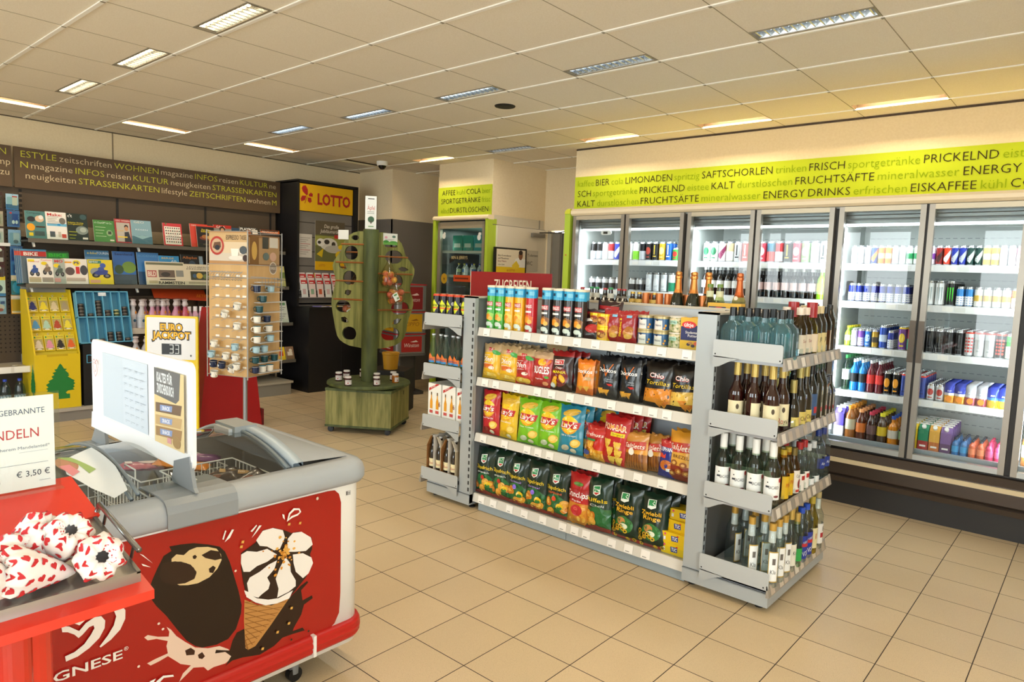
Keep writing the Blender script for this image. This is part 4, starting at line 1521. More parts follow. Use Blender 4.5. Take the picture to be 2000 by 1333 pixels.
B_('zw', .175, .295, .075, [(.05, '#a8302e'), (1, '#0c2a1c')],
   [('e', 0, .3, .34, .16, '#2f7a3a'), ('e', -.1, .36, .16, .07, '#c98a4a'), ('e', 0, .27, .15, .055, '#e8ecd0'), ('e', 0, .27, .07, .022, '#9ab88a')] + chips(13, 0, .17, .95, .26, ['#e0b41e', '#eec43a', '#c99a18'], random.Random(12), 'ring') +
   [('p', [(-.14, .9), (.14, .91), (.15, .77), (0, .73), (-.13, .75)], '#e8efe6'), ('p', [(-.11, .89), (.12, .9), (.125, .8), (-.1, .79)], '#1f8a4a'), ('t', 'Zwiebli', 0, .66, .075, '#f0b81e', {'w': .7, 'thin': .02}), ('t', 'Ringe', .04, .575, .075, '#f0b81e', {'w': .6, 'thin': .02})], 'dark green onion rings bag', 23)
B_('nn', .125, .175, .05, [(1, '#9c161c')],
   [('t', "nicnac's", -.3, .48, .13, '#f0d21e', {'w': .8, 'rot': PI / 2, 'thin': .03}), ('e', .14, .3, .24, .15, '#c98a3a'), ('e', .2, .42, .2, .1, '#b06a24'), ('e', .14, .2, .2, .08, '#e0aa4a'), ('r', .05, .78, .25, .08, '#7ab8d8')], 'dark red peanut bag with yellow upright lettering', 24)
B_('nk', .16, .19, .05, [(1, '#2a0d0e')],
   [('p', [(-.4, .5), (.4, .58), (.4, .68), (-.4, .6)], '#e8e2dc'), ('e', .1, .3, .3, .14, '#b8282a'), ('r', -.4, .76, .8, .1, '#a31c22')], 'black and red nut bag lying back', 25)


def bag(key, loc, label, rz=0.0, rx=-.1, group=None, sc_=1.0):
    me = BAG[key][0]
    o = bpy.data.objects.new('snack_bag', me)
    COL.objects.link(o)
    o.location = loc
    o.rotation_euler = (rx, .09 * (rnd.random() - .5), rz)
    o.scale = (sc_, 1, sc_)
    tag(o, label, 'snack bag', group)
    return o


# level rows: (key, x, how many deep, lean sideways)
ROWS = [
    (1, [('oy', -2.985, 4), ('oy', -2.84, 4), ('or', -2.70, 4), ('bu', -2.565, 3), ('ni', -2.415, 3), ('dn', -2.245, 2), ('dk', -2.105, 3), ('dk', -1.955, 4), ('ct', -1.785, 4), ('cc', -1.625, 3)]),
    (2, [('lr', -2.975, 2), ('ly', -2.825, 3), ('lg', -2.655, 2), ('lg', -2.485, 3), ('lb', -2.33, 3), ('ef', -2.16, 3), ('pb', -2.035, 4), ('sa', -1.885, 2), ('sa', -1.79, 2), ('el', -1.70, 2), ('sb', -1.625, 2)]),
    (3, [('fu', -3.0, 3), ('fu', -2.86, 3), ('fo', -2.72, 3), ('fo', -2.575, 3), ('fp', -2.42, 3), ('cr', -2.255, 3), ('ri', -2.105, 3), ('zw', -1.925, 3), ('zw', -1.755, 3)])]
LVN = {1: 'second level', 2: 'third level', 3: 'lowest level'}
r6 = random.Random(11)
for lv, items in ROWS:
    cnt = {}
    tot = {}
    for it in items: tot[it[0]] = tot.get(it[0], 0) + 1
    for key, x, n in items:
        me, w, h, d, desc = BAG[key]
        cnt[key] = cnt.get(key, 0) + 1
        which = '' if tot[key] == 1 else (', left twin' if cnt[key] == 1 else ', right twin')
        for j in range(n):
            y = Y0 + .055 + j * d * .93 + (.045 if key in ('sa',) and cnt[key] == 2 else 0)
            if y > 3.5: break
            z = LV[lv] + .003
            pos = 'front' if j == 0 else ORD[j]
            bag(key, (x + (r6.random() - .5) * .012 + .008 * j, y, z), '%s %s%s, %s' % (pos, desc, which, LVN[lv]), (r6.random() - .5) * .16, -.05 - .05 * r6.random(), '%s on the %s' % (desc, LVN[lv]), 1.0 + .02 * (r6.random() - .5))
# back rows of other kinds peeping out above
bag('oy', (-2.62, 3.45, LV[1] + .02), 'kraft-topped bag at the back between red bags, second level of the snack shelf', .1, -.05, 'crisps at the back')
bag('cr', (-2.93, 3.44, LV[3] + .05), 'red crisps bag at the back behind dark green ones, lowest level of the snack shelf', -.3, -.1, 'crisps at the back')
bag('lb', (-2.2, 3.42, LV[2]), 'turquoise crisps bag at the back behind the peanut puffs, third level of snack shelf', -.2, -.06, 'crisps at the back')

# ---- top level: crisp tubes, tins, nut bags
TUBE = {}
for key, c, lowc in (('g', '#3fae2e', '#9ad25a'), ('y', '#f0b41a', '#f5cf5a'), ('r', '#c8222a', '#e2672e'), ('k', '#2a2422', '#8a5a2a')):
    b = MB()
    r, h = .0365, .243
    BB = m(c, .3, 0, 0, .3)
    b.lathe([(r, 0), (r, .19), (r, .231), (r + .001, .232), (r + .001, .243), (0, .243)], BB, 20, mats=[BB, m('#3aa8d8', .3), CANRIM, m('#e8dcc4', .5), m('#e8dcc4', .5)])
    mp = cylmap(r)
    L = [('p', [(-.06, .185), (.06, .185), (.06, .19), (-.02, .2), (-.06, .193)], '#3aa8d8'), ('r', -.03, .205, .028, .014, '#123a5a'), ('r', .008, .2, .03, .02, '#7ccbe8'),
         ('r', -.026, .13, .052, .024, '#c21f2a'), ('t', 'PRINGLES', 0, .142, .016, '#ffffff', {'w': .046, 'thin': .02}), ('r', -.022, .108, .044, .01, '#f0f0ea'),
         ('p', [(-.025, .055), (.03, .05), (.035, .085), (0, .098), (-.028, .085)], lowc), ('e', -.006, .07, .02, .016, '#e8962a', .4), ('e', .012, .06, .014, .012, '#f0b84a'), ('e', 0, .03, .024, .012, '#e8ece8'), ('r', .014, .008, .014, .02, '#f2f2f2')]
    b.art(L, mp, .0004, split=.015, rough=.3)
    TUBE[key] = b.mesh('crisp_tube_' + key)
DS = {'g': 'green', 'y': 'yellow', 'r': 'red', 'k': 'black'}
cnt = {}
for key, x, j in [('g', -3.0, 0), ('g', -2.925, 0), ('y', -2.845, 0), ('y', -2.765, 0), ('r', -2.675, 0), ('r', -2.61, 1), ('k', -2.55, 0), ('k', -2.465, 0), ('k', -2.385, 0), ('k', -2.305, 0), ('k', -2.35, 1), ('g', -2.98, 1), ('y', -2.8, 1), ('k', -2.5, 1)]:
    cnt[key] = cnt.get(key, 0) + 1
    o = bpy.data.objects.new('crisp_tube', TUBE[key])
    COL.objects.link(o)
    o.location = (x, Y0 + .065 + j * .08, LV[0] + .001)
    o.scale = (1, 1, 1.15)
    tag(o, '%s crisps tube with light blue top, %s of the front %s ones' % (DS[key], ORD[cnt[key] - 1], DS[key]) if j == 0 else '%s crisps tube in the second line behind the front tubes, near x%s' % (DS[key], ''), 'tube', 'crisps tubes')
    if j: o['label'] = '%s crisps tube in the second line, %s' % (DS[key], {('g'): 'behind the front green pair', ('y'): 'behind the front yellow pair', ('r'): 'between the red and black front tubes', 'k': 'behind the black front tubes, number %s counting onward' % ORD[cnt[key] - 1]}[key])
bag('nk', (-2.24, Y0 + .06, LV[0] + .002), 'black and red nut bag leaning beside the black crisps tubes, lying in front', .1, -.5, 'nut bags')
bag('nk', (-2.19, Y0 + .17, LV[0] + .02), 'black and red nut bag standing behind the leaning one, top level', .05, -.1, 'nut bags', 1.05)
bag('nn', (-1.99, Y0 + .06, LV[0] + .002), 'dark red peanut bag with yellow upright lettering, left of its twin, front', .05, -.08, 'peanut bags')
bag('nn', (-2.09, Y0 + .07, LV[0] + .002), 'dark red peanut bag with yellow upright lettering, beside the yellow nut tins', .0, -.08, 'peanut bags')
bag('nn', (-1.97, Y0 + .14, LV[0] + .002), 'dark red peanut bag in the second line, behind its twins, top level', .1, -.05, 'peanut bags')


def tin(key, r, h, body, rim, art):
    b = MB()
    BB, RR = m(body, .35, 0, 0, .2), m(rim, .3, .3)
    b.lathe([(r, 0), (r * 1.02, .003), (r * 1.02, .008), (r, .01), (r, h - .012), (r * 1.03, h - .012), (r * 1.03, h), (0, h)], BB, 18, mats=[RR, RR, RR, BB, RR, RR, RR])
    b.art(art, cylmap(r), .0004, split=.015)
    return b.mesh('nut_tin_' + key)


ty = tin('yellow', .043, .075, '#e8a81a', '#f2c81e', [('e', 0, .038, .03, .022, '#8a4a14'), ('e', -.012, .042, .013, .01, '#e0b060'), ('e', .014, .03, .014, .01, '#c98a3a'), ('t', 'ültje', 0, .055, .014, '#c2281e', {'w': .04})])
tb = tin('blue', .043, .08, '#2f5d8e', '#b8a878', [('p', [(-.024, .01), (.024, .01), (.022, .06), (-.022, .06)], '#e6e0dc'), ('e', -.006, .062, .008, .006, '#1a2f52'), ('t', 'Nüsse', 0, .035, .012, '#3a4a6a', {'w': .034}), ('e', .034, .02, .006, .006, '#e8a02a'), ('e', .04, .034, .006, .006, '#e8a02a')])
b = MB()
b.lathe([(.042, 0), (.045, .004), (.045, .07), (.04, .078)], noisy('mixed_nuts', '#5f7a2e', '#e2d2b0', 60, .35, detail=1), 18)
b.lathe([(.044, .076), (.044, .084), (0, .084)], m('#d8d2c4', .3), 18)
b.art([('r', -.03, .042, .045, .02, '#a8d0c0'), ('t', 'NUT MIX', -.008, .052, .01, '#3a5a3a', {'w': .036})], cylmap(.045), .0004, split=.015)
tn = b.mesh('nut_jar')
for me, nm, desc, xs_, hh, cat in ((ty, 'nut_tin', 'yellow nut tin', (-2.235, -2.145), .0755, 'tin'), (tb, 'nut_tin', 'blue nut tin', (-1.88, -1.785), .0805, 'tin'), (tn, 'nut_jar', 'clear jar of mixed nuts', (-1.692,), .0845, 'jar')):
    for a, x in enumerate(xs_):
        for k in range(2):
            for j in range(2 if nm == 'nut_tin' else 1):
                o = bpy.data.objects.new(nm, me)
                COL.objects.link(o)
                o.location = (x + j * .01, Y0 + .075 + j * .092 + (.055 if 'yellow' in desc and a == 0 else 0), LV[0] + .001 + k * hh)
                tag(o, '%s, %s of the %s, %s stack%s on the top level' % (desc, ('lower', 'upper')[k], 'front pair' if j == 0 else 'pair behind', ('left', 'right')[a] if len(xs_) > 1 else 'only', ''), cat, desc + 's stacked in pairs')


def box_thing(name, w, d, h, c, art, loc, rz, label, cat, group=None, top=None):
    b = MB()
    b.box((-w / 2, -d / 2, 0), (w / 2, d / 2, h), m(c, .4))
    if top: b.box((-w / 2 + .001, -d / 2 + .001, h), (w / 2 - .001, d / 2 - .001, h + .0005), m(top, .4))
    b.art(art, flat((0, -d / 2, 0), (1, 0, 0), (0, 0, 1), (0, -1, 0)), .0004)
    return tag(b.obj(name, loc=loc, rot=(0, 0, rz)), label, cat, group)


ul = [('r', -.055, .05, .11, .055, '#1d2560'), ('p', [(-.055, .105), (.055, .105), (.055, .13), (-.055, .12)], '#1d2560'), ('e', -.012, .13, .038, .018, '#e0281e'), ('t', 'ültje', -.012, .13, .02, '#ffffff', {'w': .05, 'thin': .02}),
      ('t', 'Studenten', .006, .092, .014, '#ffffff', {'w': .07}), ('t', 'Futter', .01, .075, .014, '#ffffff', {'w': .05}), ('e', -.01, .03, .01, .008, '#3a1f3a'), ('e', .014, .024, .01, .008, '#3a1f3a'), ('e', 0, .038, .012, .007, '#c98a4a'), ('e', .03, .036, .012, .01, '#e05a2a')]
box_thing('snack_box', .115, .045, .165, '#e8b41e', ul, (-1.60, Y0 + .06, LV[0] + .001), .06, 'yellow and navy trail mix box at the right end, top level of snack shelf', 'box', 'trail mix boxes')
box_thing('snack_box', .115, .045, .165, '#e8b41e', ul, (-1.59, Y0 + .16, LV[0] + .001), 0, 'yellow and navy trail mix box behind the front one, top level of snack shelf', 'box', 'trail mix boxes')
box_thing('snack_box', .19, .06, .17, '#e8b41e', [('r', -.09, .03, .1, .12, '#1d2560'), ('e', -.03, .13, .035, .018, '#e0281e'), ('t', 'ültje', -.03, .13, .018, '#ffffff', {'w': .045})], (-1.62, 3.68, 1.263), .05, 'yellow and navy trail mix box on the rear side, peeping above the shelf end', 'box', 'trail mix boxes')
tuc = [('p', [(-.018, .042), (.022, .044), (.024, .016), (-.014, .014)], '#23409a'), ('t', 'TUC', .004, .03, .018, '#ffffff', {'w': .03, 'thin': .04}), ('e', .02, .046, .006, .004, '#d8302a'), ('e', -.052, .046, .006, .006, '#e04a7a'), ('r', -.06, .014, .012, .018, '#e8ecf4')]
for k in range(4):
    box_thing('cracker_pack', .14, .1, .058, '#f0c814', tuc, (-1.63 + (.012 if k == 3 else 0), Y0 + .1 + (.0, .0, .03, .05)[k], LV[3] + .001 + k * .0587), (.0, .02, -.05, .1)[k], 'yellow cracker pack, %s of the stack low on the snack shelf' % ('lowest', 'second from bottom', 'third from bottom', 'topmost')[k], 'cracker pack', 'cracker packs')
# ================================================================ bottles on the end units and the rear top
def vbottle(name, prof, body, cap, label=None, n=16, clear=None, capz=None, a0=-PI / 2, sq=0.0, sx=1, sy=1, neckband=None, extra=None, lart=None, liquid=None):
    """prototype bottle: body with cap and label as parts; prof [(r, z)]; cap = (colour, z0, r, h)"""
    b = MB()
    mt = glass(clear, 1.2, 0, .14 if clear == '#b4dfe6' else .03, clear) if clear else m(body, .08, 0, 0, .6)  # diffuse share imitates light passing through the bottle
    b.lathe(prof, mt, n, sq=sq, a0=PI / 4 if sq else 0, sx=sx, sy=sy)
    o = b.obj(name)
    if liquid:
        lb = MB()
        lp = [(max(r - .003, 0), z + (.004 if i == 0 else 0)) for i, (r, z) in enumerate(prof) if z <= liquid[1]]
        lb.lathe(lp + [(0, lp[-1][1])], glass(liquid[0], .3), n, sq=sq, a0=PI / 4 if sq else 0, sx=sx, sy=sy)
        part(lb, 'liquid', o)
    c = MB()
    c.lathe([(cap[2], cap[1]), (cap[2], cap[1] + cap[3] - .002), (cap[2] - .002, cap[1] + cap[3]), (0, cap[1] + cap[3])], m(cap[0], .3, .4 if len(cap) > 4 else 0), 14)
    part(c, 'cap', o)
    if neckband:
        c = MB()
        c.lathe([(neckband[1], neckband[2]), (neckband[3], neckband[4])], m(neckband[0], .35), 14)
        part(c, 'neck_band', o)
    if label:
        lc, z0, z1, r, half = label
        l = MB()
        nseg = 10
        P_ = []
        mp = cylmap(r, a0=a0)
        for i in range(nseg + 1):
            x = -half + 2 * half * i / nseg
            P_ += [mp(x * r, z0, .0008), mp(x * r, z1, .0008)]
        l.add(P_, [(2 * i, 2 * i + 2, 2 * i + 3, 2 * i + 1) for i in range(nseg)], m(lc, .5), True)
        if lart: l.art(lart, mp, .0003, split=.012, off0=.001)
        part(l, 'label', o)
    return o


def put(proto, loc, rz, label, cat='bottle', group=None, first=set()):
    if proto.name not in first:
        first.add(proto.name)
        proto.location = loc
        proto.rotation_euler = (0, 0, rz)
        return tag(proto, label, cat, group)
    o = dup(proto, loc, (0, 0, rz), label, group)
    o['category'] = cat
    return o


def wine(r, h, sh, rn=.014):
    return [(r * .9, 0), (r, .006), (r, sh), (r * .92, sh + .015), (r * .6, sh + .04), (rn * 1.15, sh + .06), (rn, h)]


EX, EY = X1 + .11, 3.155   # inner plane of the cooler-side end unit
# --- right end unit, top: blue gin etc.
p = vbottle('spirit_bottle', [(.039, 0), (.043, .005), (.043, .135), (.036, .158), (.017, .178), (.016, .2)], '#3a9aa8', ('#15181c', .2, .0165, .042), None, 16, '#b4dfe6', sq=.75, liquid=('#c2e6ec', .13))
for i in range(4):
    put(p, (EX + .055 + i * .078, EY + .045, 1.19), 0, 'square blue glass gin bottle, %s in the front line, top of end shelf' % ORD[i], group='blue gin bottles')
for i in range(4):
    put(p, (EX + .06 + i * .078, EY + .13, 1.19), .1, 'square blue glass gin bottle, %s in the second line, top of end shelf' % ORD[i], group='blue gin bottles')
def spirits(zs, rows, nm):
    al = [(x, y) for _, _, pts in rows for x, y in pts]
    rail = sorted([p for p in al if p[0] >= .29], key=lambda p: p[1])
    inner = sorted([p for p in al if p[0] < .29], key=lambda p: p[1])
    for proto, desc, pts in rows:
        if zs < 1:
            proto.scale = (1.02, 1.02, 1.1)
        for x, y in pts:
            w = '%s along the price rail' % ORD[rail.index((x, y))] if x >= .29 else '%s in the inner line' % ORD[inner.index((x, y))]
            put(proto, (EX + x, EY + y, zs), 0, '%s, %s, %s' % (desc, w, nm), group=desc + 's on the ' + nm)


aR = 0.0
TOPN = 'top tier of spirits'
g1 = vbottle('spirit_bottle', wine(.034, .24, .15), '#3a2a10', ('#e8d8c8', .215, .019, .035), ('#d9cdb8', .03, .12, .034, 1.2), 14, '#b89a4a', a0=aR, lart=[('t', 'Sierra', 0, .09, .016, '#8a2a1e', {'w': .04})])
g2 = vbottle('spirit_bottle', wine(.036, .23, .14), '#c9b23a', ('#a3262a', .2, .026, .075), ('#e3d2b8', .03, .12, .036, 1.2), 14, '#d8c864', a0=aR)
g3 = vbottle('spirit_bottle', wine(.036, .24, .16), '#1a1410', ('#d9c79a', .215, .017, .04), ('#d8c890', .02, .12, .036, 1.3), 14, None, a0=aR, lart=[('t', 'JIM', 0, .09, .02, '#2a1a10', {'w': .03})])
g4 = vbottle('spirit_bottle', wine(.036, .23, .16), '#2a1a0e', ('#121212', .205, .019, .045), ('#cbb9a0', .03, .13, .036, 1.3), 14, '#8a5a1e', a0=aR, sq=.7)
g5 = vbottle('spirit_bottle', wine(.036, .24, .17), '#150f0c', ('#101010', .21, .016, .05), ('#2a2622', .03, .14, .036, 1.3), 14, None, a0=aR, sq=.7, lart=[('t', 'No.7', 0, .09, .02, '#d8d0c0', {'w': .035})])
spirits(1.19, [(g2, 'red-stoppered tequila bottle', [(.23, .36), (.30, .42)]), (g1, 'pale-capped golden spirit bottle', [(.295, .27), (.295, .35), (.225, .28), (.225, .45)]),
               (g3, 'dark whisky bottle with cream label', [(.295, .5), (.225, .53), (.295, .575)]), (g4, 'amber whisky bottle with black cap', [(.295, .65), (.225, .62)]), (g5, 'square black-label whisky bottle', [(.295, .725), (.225, .72), (.155, .7)])], TOPN)
# --- second: brandy
SEC = 'second tier of spirits'
h1 = vbottle('spirit_bottle', wine(.036, .285, .15, .0135), '#2a0c0a', ('#c8ae62', .235, .0165, .058, 1), ('#eadfb8', .03, .125, .036, 1.25), 16, None, a0=-PI / 2 + .5, neckband=('#e8dca8', .03, .168, .018, .195), lart=[('t', 'Ro', -.006, .052, .026, '#c2301e', {'w': .022}), ('t', 'yal', .018, .052, .02, '#4a2a1e', {'w': .022}), ('e', .004, .1, .007, .012, '#4a3a20')])
h1.scale = (1.04, 1.04, 1.11)
for i, (x, y) in enumerate([(.09, .06), (.175, .06), (.262, .06), (.1, .15), (.19, .15), (.275, .15)]):
    put(h1, (EX + x, EY + y, .845), (.0, .9, .0, .2, .4, .1)[i], 'gold-capped brandy bottle with cream label, %s in the %s line, second tier' % (ORD[i % 3], 'front' if i < 3 else 'second'), group='brandy bottles')
h2 = vbottle('spirit_bottle', wine(.036, .29, .13, .0145), '#14100c', ('#a89858', .225, .017, .068, 1), ('#d8c46a', .015, .075, .036, 1.3), 16, None, a0=aR, lart=[('t', 'Chantré', 0, .045, .02, '#3a2a10', {'w': .06})])
h3 = vbottle('spirit_bottle', wine(.033, .22, .1, .0135), '#14100c', ('#a89858', .165, .016, .058, 1), ('#d8c46a', .015, .06, .033, 1.3), 16, None, a0=aR)
h4 = vbottle('spirit_bottle', wine(.037, .27, .17), '#0c120c', ('#26402a', .24, .017, .032), ('#b8b09a', .02, .15, .037, 1.3), 14, None, a0=aR, sq=.8, lart=[('r', -.03, .05, .06, .02, '#b03a34'), ('e', 0, .11, .016, .02, '#6a6450')])
h5 = vbottle('spirit_bottle', wine(.032, .2, .12), '#100c0c', ('#181412', .175, .015, .03), ('#b0aa9c', .02, .11, .032, 1.3), 14, None, a0=aR, sq=.8, lart=[('r', -.028, .04, .056, .016, '#a83a34')])
h6 = vbottle('spirit_bottle', wine(.035, .26, .16), '#101418', ('#0f0f10', .23, .018, .04), ('#3a5a88', .04, .14, .035, 1.3), 14, None, a0=aR, lart=[('r', -.02, .05, .03, .03, '#b8323a')])
spirits(.845, [(h3, 'half-size dark brandy bottle', [(.298, .245), (.225, .24)]), (h2, 'tall gold-necked brandy bottle', [(.298, .33), (.298, .415), (.22, .35)]), (h6, 'black liqueur bottle with blue label', [(.298, .495), (.22, .47)]),
               (h4, 'green-capped herb liqueur bottle', [(.298, .575), (.298, .655), (.22, .58)]), (h5, 'small dark herb liqueur bottle', [(.3, .73), (.3, .79), (.23, .75)])], SEC)
# --- third: rum
TH = 'third tier of spirits'
i1 = vbottle('spirit_bottle', wine(.0365, .25, .165, .014), '#d8e0d0', ('#f2f2ee', .215, .017, .07), ('#f0f1ee', .045, .14, .0365, 1.15), 16, '#c3d0c2', a0=-PI / 2 + .45, liquid=('#e3e2b8', .05), lart=[('t', 'BACARDI', .008, .098, .014, '#22262e', {'w': .044}), ('e', -.02, .118, .003, .003, '#22262e'), ('r', -.028, .096, .014, .008, '#3a3e48'), ('e', .02, .06, .012, .005, '#7a3a3e'), ('e', .034, .128, .006, .01, '#b82a2e')])
i1.scale = (1.04, 1.04, 1.13)
for i, (x, y) in enumerate([(.045, .06), (.125, .06), (.207, .06), (.29, .06), (.05, .15), (.14, .15), (.22, .15)]):
    put(i1, (EX + x, EY + y, .49), (.1, 0, .05, 0, .2, .1, 0)[i], 'white rum bottle with white neck foil, %s in the %s line, third tier' % (ORD[i if i < 4 else i - 4], 'front' if i < 4 else 'second'), group='white rum bottles')
i2 = vbottle('spirit_bottle', wine(.033, .24, .14), '#c9a020', ('#b89a2a', .21, .015, .034), ('#d8b01e', .03, .13, .033, 1.2), 14, '#d8b84a', a0=aR, lart=[('t', 'PIÑA', 0, .09, .018, '#b82a1e', {'w': .04})])
i3 = vbottle('spirit_bottle', wine(.034, .225, .14), '#b8781e', ('#7a6a3a', .195, .018, .034, 1), ('#eae4d8', .025, .13, .034, 1.15), 14, '#d09a44', a0=aR, lart=[('t', 'Captain', 0, .105, .014, '#3a1a14', {'w': .045}), ('r', -.022, .03, .044, .012, '#b83a2a'), ('e', 0, .068, .014, .022, '#8a2a26')])
i4 = vbottle('spirit_bottle', wine(.033, .24, .15), '#e4eaea', ('#a82a2e', .21, .017, .034), ('#ece8e2', .02, .1, .033, 1.1), 14, '#dfe8e6', a0=aR, lart=[('r', -.02, .07, .04, .02, '#b02a2a')])
i5 = vbottle('spirit_bottle', wine(.038, .21, .12), '#e4eaea', ('#cfd4d8', .18, .016, .034), ('#e8ecf0', .015, .05, .038, 1.1), 14, '#e3ebea', a0=aR)
i6 = vbottle('spirit_bottle', wine(.04, .25, .17), '#e4eaea', ('#2a3f88', .225, .016, .034), ('#22388a', .07, .12, .04, 1.2), 14, '#dde8ec', a0=aR, lart=[('t', 'Absolut', 0, .095, .014, '#e8ecf4', {'w': .05})])
spirits(.49, [(i2, 'yellow coconut liqueur bottle', [(.3, .17), (.295, .245)]), (i3, 'amber spiced rum bottle with white label', [(.298, .32), (.225, .3)]), (i4, 'clear spirit bottle with red cap', [(.298, .4), (.298, .47), (.22, .42)]),
              (i5, 'squat clear spirit bottle', [(.295, .55), (.295, .63), (.215, .58)]), (i6, 'clear vodka bottle with blue label', [(.292, .715), (.205, .7), (.295, .79)])], TH)
# --- lowest: corn schnapps
LO = 'lowest tier of spirits'
j1 = vbottle('spirit_bottle', wine(.036, .265, .165, .014), '#e8eeee', ('#c9a04a', .235, .016, .032, 1), ('#b89a4a', .025, .155, .036, .62), 16, '#e4ecec', a0=-PI / 2 + .7, neckband=('#f0f0ee', .0158, .185, .0152, .235), lart=[('r', -.019, .03, .038, .12, '#f2f3f1'), ('t', 'Kla', 0, .07, .018, '#2a2a2c', {'w': .024}), ('r', -.006, .1, .014, .026, '#6a6460')])
j1.scale = (1.06, 1.06, 1.15)
for i, (x, y) in enumerate([(.085, .16), (.21, .07), (.315, .055), (.315, .135), (.315, .215), (.24, .15), (.175, .2), (.1, .26)]):
    put(j1, (EX + x, EY + y, .12), (.5, .1, 0, .2, .4, .1, .6, .3)[i], 'gold-capped corn schnapps bottle with framed label, %s, lowest tier' % ('leftmost, alone at the back', 'second from the left, front', 'corner one by the price rail', 'second along the price rail', 'third along the price rail', 'middle of the second line', 'third line, near the back panel', 'far line near the back panel')[i], group='corn schnapps bottles')
j2 = vbottle('spirit_bottle', wine(.034, .29, .16, .0145), '#e8eeee', ('#c8a85a', .24, .0165, .052, 1), ('#ece8d8', .03, .13, .034, 1.1), 14, '#e4ecea', a0=aR, lart=[('t', 'Korn', 0, .09, .02, '#2a2a2a', {'w': .04})])
j3 = vbottle('spirit_bottle', wine(.033, .25, .15), '#1f7a3a', ('#c8a85a', .2, .016, .052, 1), ('#2fa04a', .03, .09, .033, 1.2), 14, '#c8dcc8', a0=aR)
j4 = vbottle('spirit_bottle', wine(.038, .26, .17), '#2a4a9a', ('#2a52c0', .232, .017, .028), ('#23389a', .02, .13, .038, 1.3), 14, '#cfdcea', a0=aR, lart=[('t', 'GORBATSCHOW', 0, .105, .011, '#f0f0f4', {'w': .06, 'rot': .3}), ('r', -.035, .078, .07, .016, '#c22a34'), ('t', 'VODKA', 0, .05, .024, '#f0f0f4', {'w': .06, 'rot': .25})])
j5 = vbottle('spirit_bottle', wine(.036, .28, .17), '#d8c03a', ('#b8a03a', .245, .016, .036), ('#e3d8a8', .03, .13, .036, 1.2), 14, '#d8cc74', a0=aR, lart=[('t', 'LI', 0, .09, .03, '#b0302a', {'w': .03})])
j6 = vbottle('spirit_bottle', wine(.036, .285, .16, .0145), '#e8eeee', ('#b9a878', .255, .017, .03), ('#e8e6e2', .03, .13, .036, 1.1), 14, '#e8eeea', a0=aR, neckband=('#f0f0ee', .0158, .2, .0152, .25), lart=[('r', -.02, .06, .04, .024, '#b02a34'), ('t', 'B', 0, .105, .022, '#2a2a2e', {'w': .014})])
spirits(.12, [(j2, 'gold-capped corn brandy bottle', [(.315, .3), (.24, .33)]), (j3, 'green-labelled spirit bottle', [(.318, .385), (.24, .41)]), (j4, 'blue and red vodka bottle', [(.312, .465), (.312, .545), (.235, .5)]), (j5, 'yellow liqueur bottle', [(.314, .625), (.235, .6)]), (j6, 'clear bottle with white neck', [(.314, .72)])], LO)

# --- left end unit
FX = X0 - .11
b = MB()
r, h = .029, .142
BB = m('#26242c', .3, .3)
b.lathe([(r * .8, 0), (r, .008), (r, h - .014), (r * .9, h - .004), (r * .9, h), (0, h - .003)], BB, 18, mats=[CANRIM, BB, m('#d2482a', .3), m('#d2482a', .3), CANRIM])
b.art([('p', [(-.03, .06), (0, .105), (.03, .06), (0, .014)], '#d8e01e'), ('r', -.024, .042, .048, .01, '#e0602a'), ('t', 'BOOSTER', 0, .064, .014, '#1c1c20', {'w': .046, 'thin': .03}), ('e', .045, .08, .014, .014, '#c8c6cc'), ('e', -.045, .03, .012, .012, '#c8c6cc')], cylmap(r), .0004, split=.012)
me = b.mesh('booster_can')
for j in range(2):
    for i in range(5):
        o = bpy.data.objects.new('drink_can', me)
        COL.objects.link(o)
        o.location = (FX - .3 + i * .068, EY + .045 + j * .069, 1.26)
        o.rotation_euler = (0, 0, .3 * math.sin(i * 2.1 + j))
        tag(o, 'black energy can with yellow diamond, %s from the left, %s line, left end shelf' % (ORD[i], ('front', 'second')[j]), 'can', 'black cans on the left end shelf')
k1 = vbottle('soda_bottle', [(.027, 0), (.03, .005), (.03, .1), (.022, .14), (.0125, .185), (.012, .21)], '#e6efe8', ('#c9ccce', .205, .0145, .012, 1), ('#e0742a', .02, .058, .03, 1.2), 16, '#dcebe2', a0=-PI / 2, lart=[('p', [(-.02, .055), (0, .085), (.02, .055)], '#e0742a'), ('r', -.03, .02, .06, .014, '#3a8ac8'), ('t', 'orangina', 0, .045, .012, '#23408a', {'w': .045})])
for i in range(6):
    put(k1, (FX - .325 + i * .06, EY + .045 + .012 * (i % 2), .911), .25 * math.sin(i * 3), 'clear orange-labelled soda bottle, %s from the left, second tier of the left end shelf' % ORD[i], group='soda bottles')
for i in range(3):
    bx = [('p', [(-.055, .2), (.02, .235), (.05, .235), (-.055, .18)], '#c2302a'), ('t', 'SPAR', -.015, .212, .012, '#f0e8e4', {'w': .05, 'rot': .4})]
    for xx in (-.03, .03):
        bx += [('p', [(xx - .013, .06), (xx + .013, .06), (xx + .013, .11), (xx + .005, .135), (xx + .004, .165), (xx - .004, .165), (xx - .005, .135), (xx - .013, .11)], '#e09a1e'), ('r', xx - .005, .155, .01, .02, '#6a4a1a'), ('r', xx - .016, .03, .032, .02, '#c8504a')]
    bx += [('t', '6', .052, .1, .035, '#8a2a2a', {'w': .014})]
    box_thing('beer_carton', .125, .17, .235, '#f0efe8', bx, (FX - .26 + .135 * i, EY + .09 + .004 * i, .555), .0, 'white six-pack box printed with amber bottles, %s' % ('outer one, left end shelf', 'next to the post, left end shelf', 'behind the post, left end shelf')[i], 'beer carton', 'white six-packs')
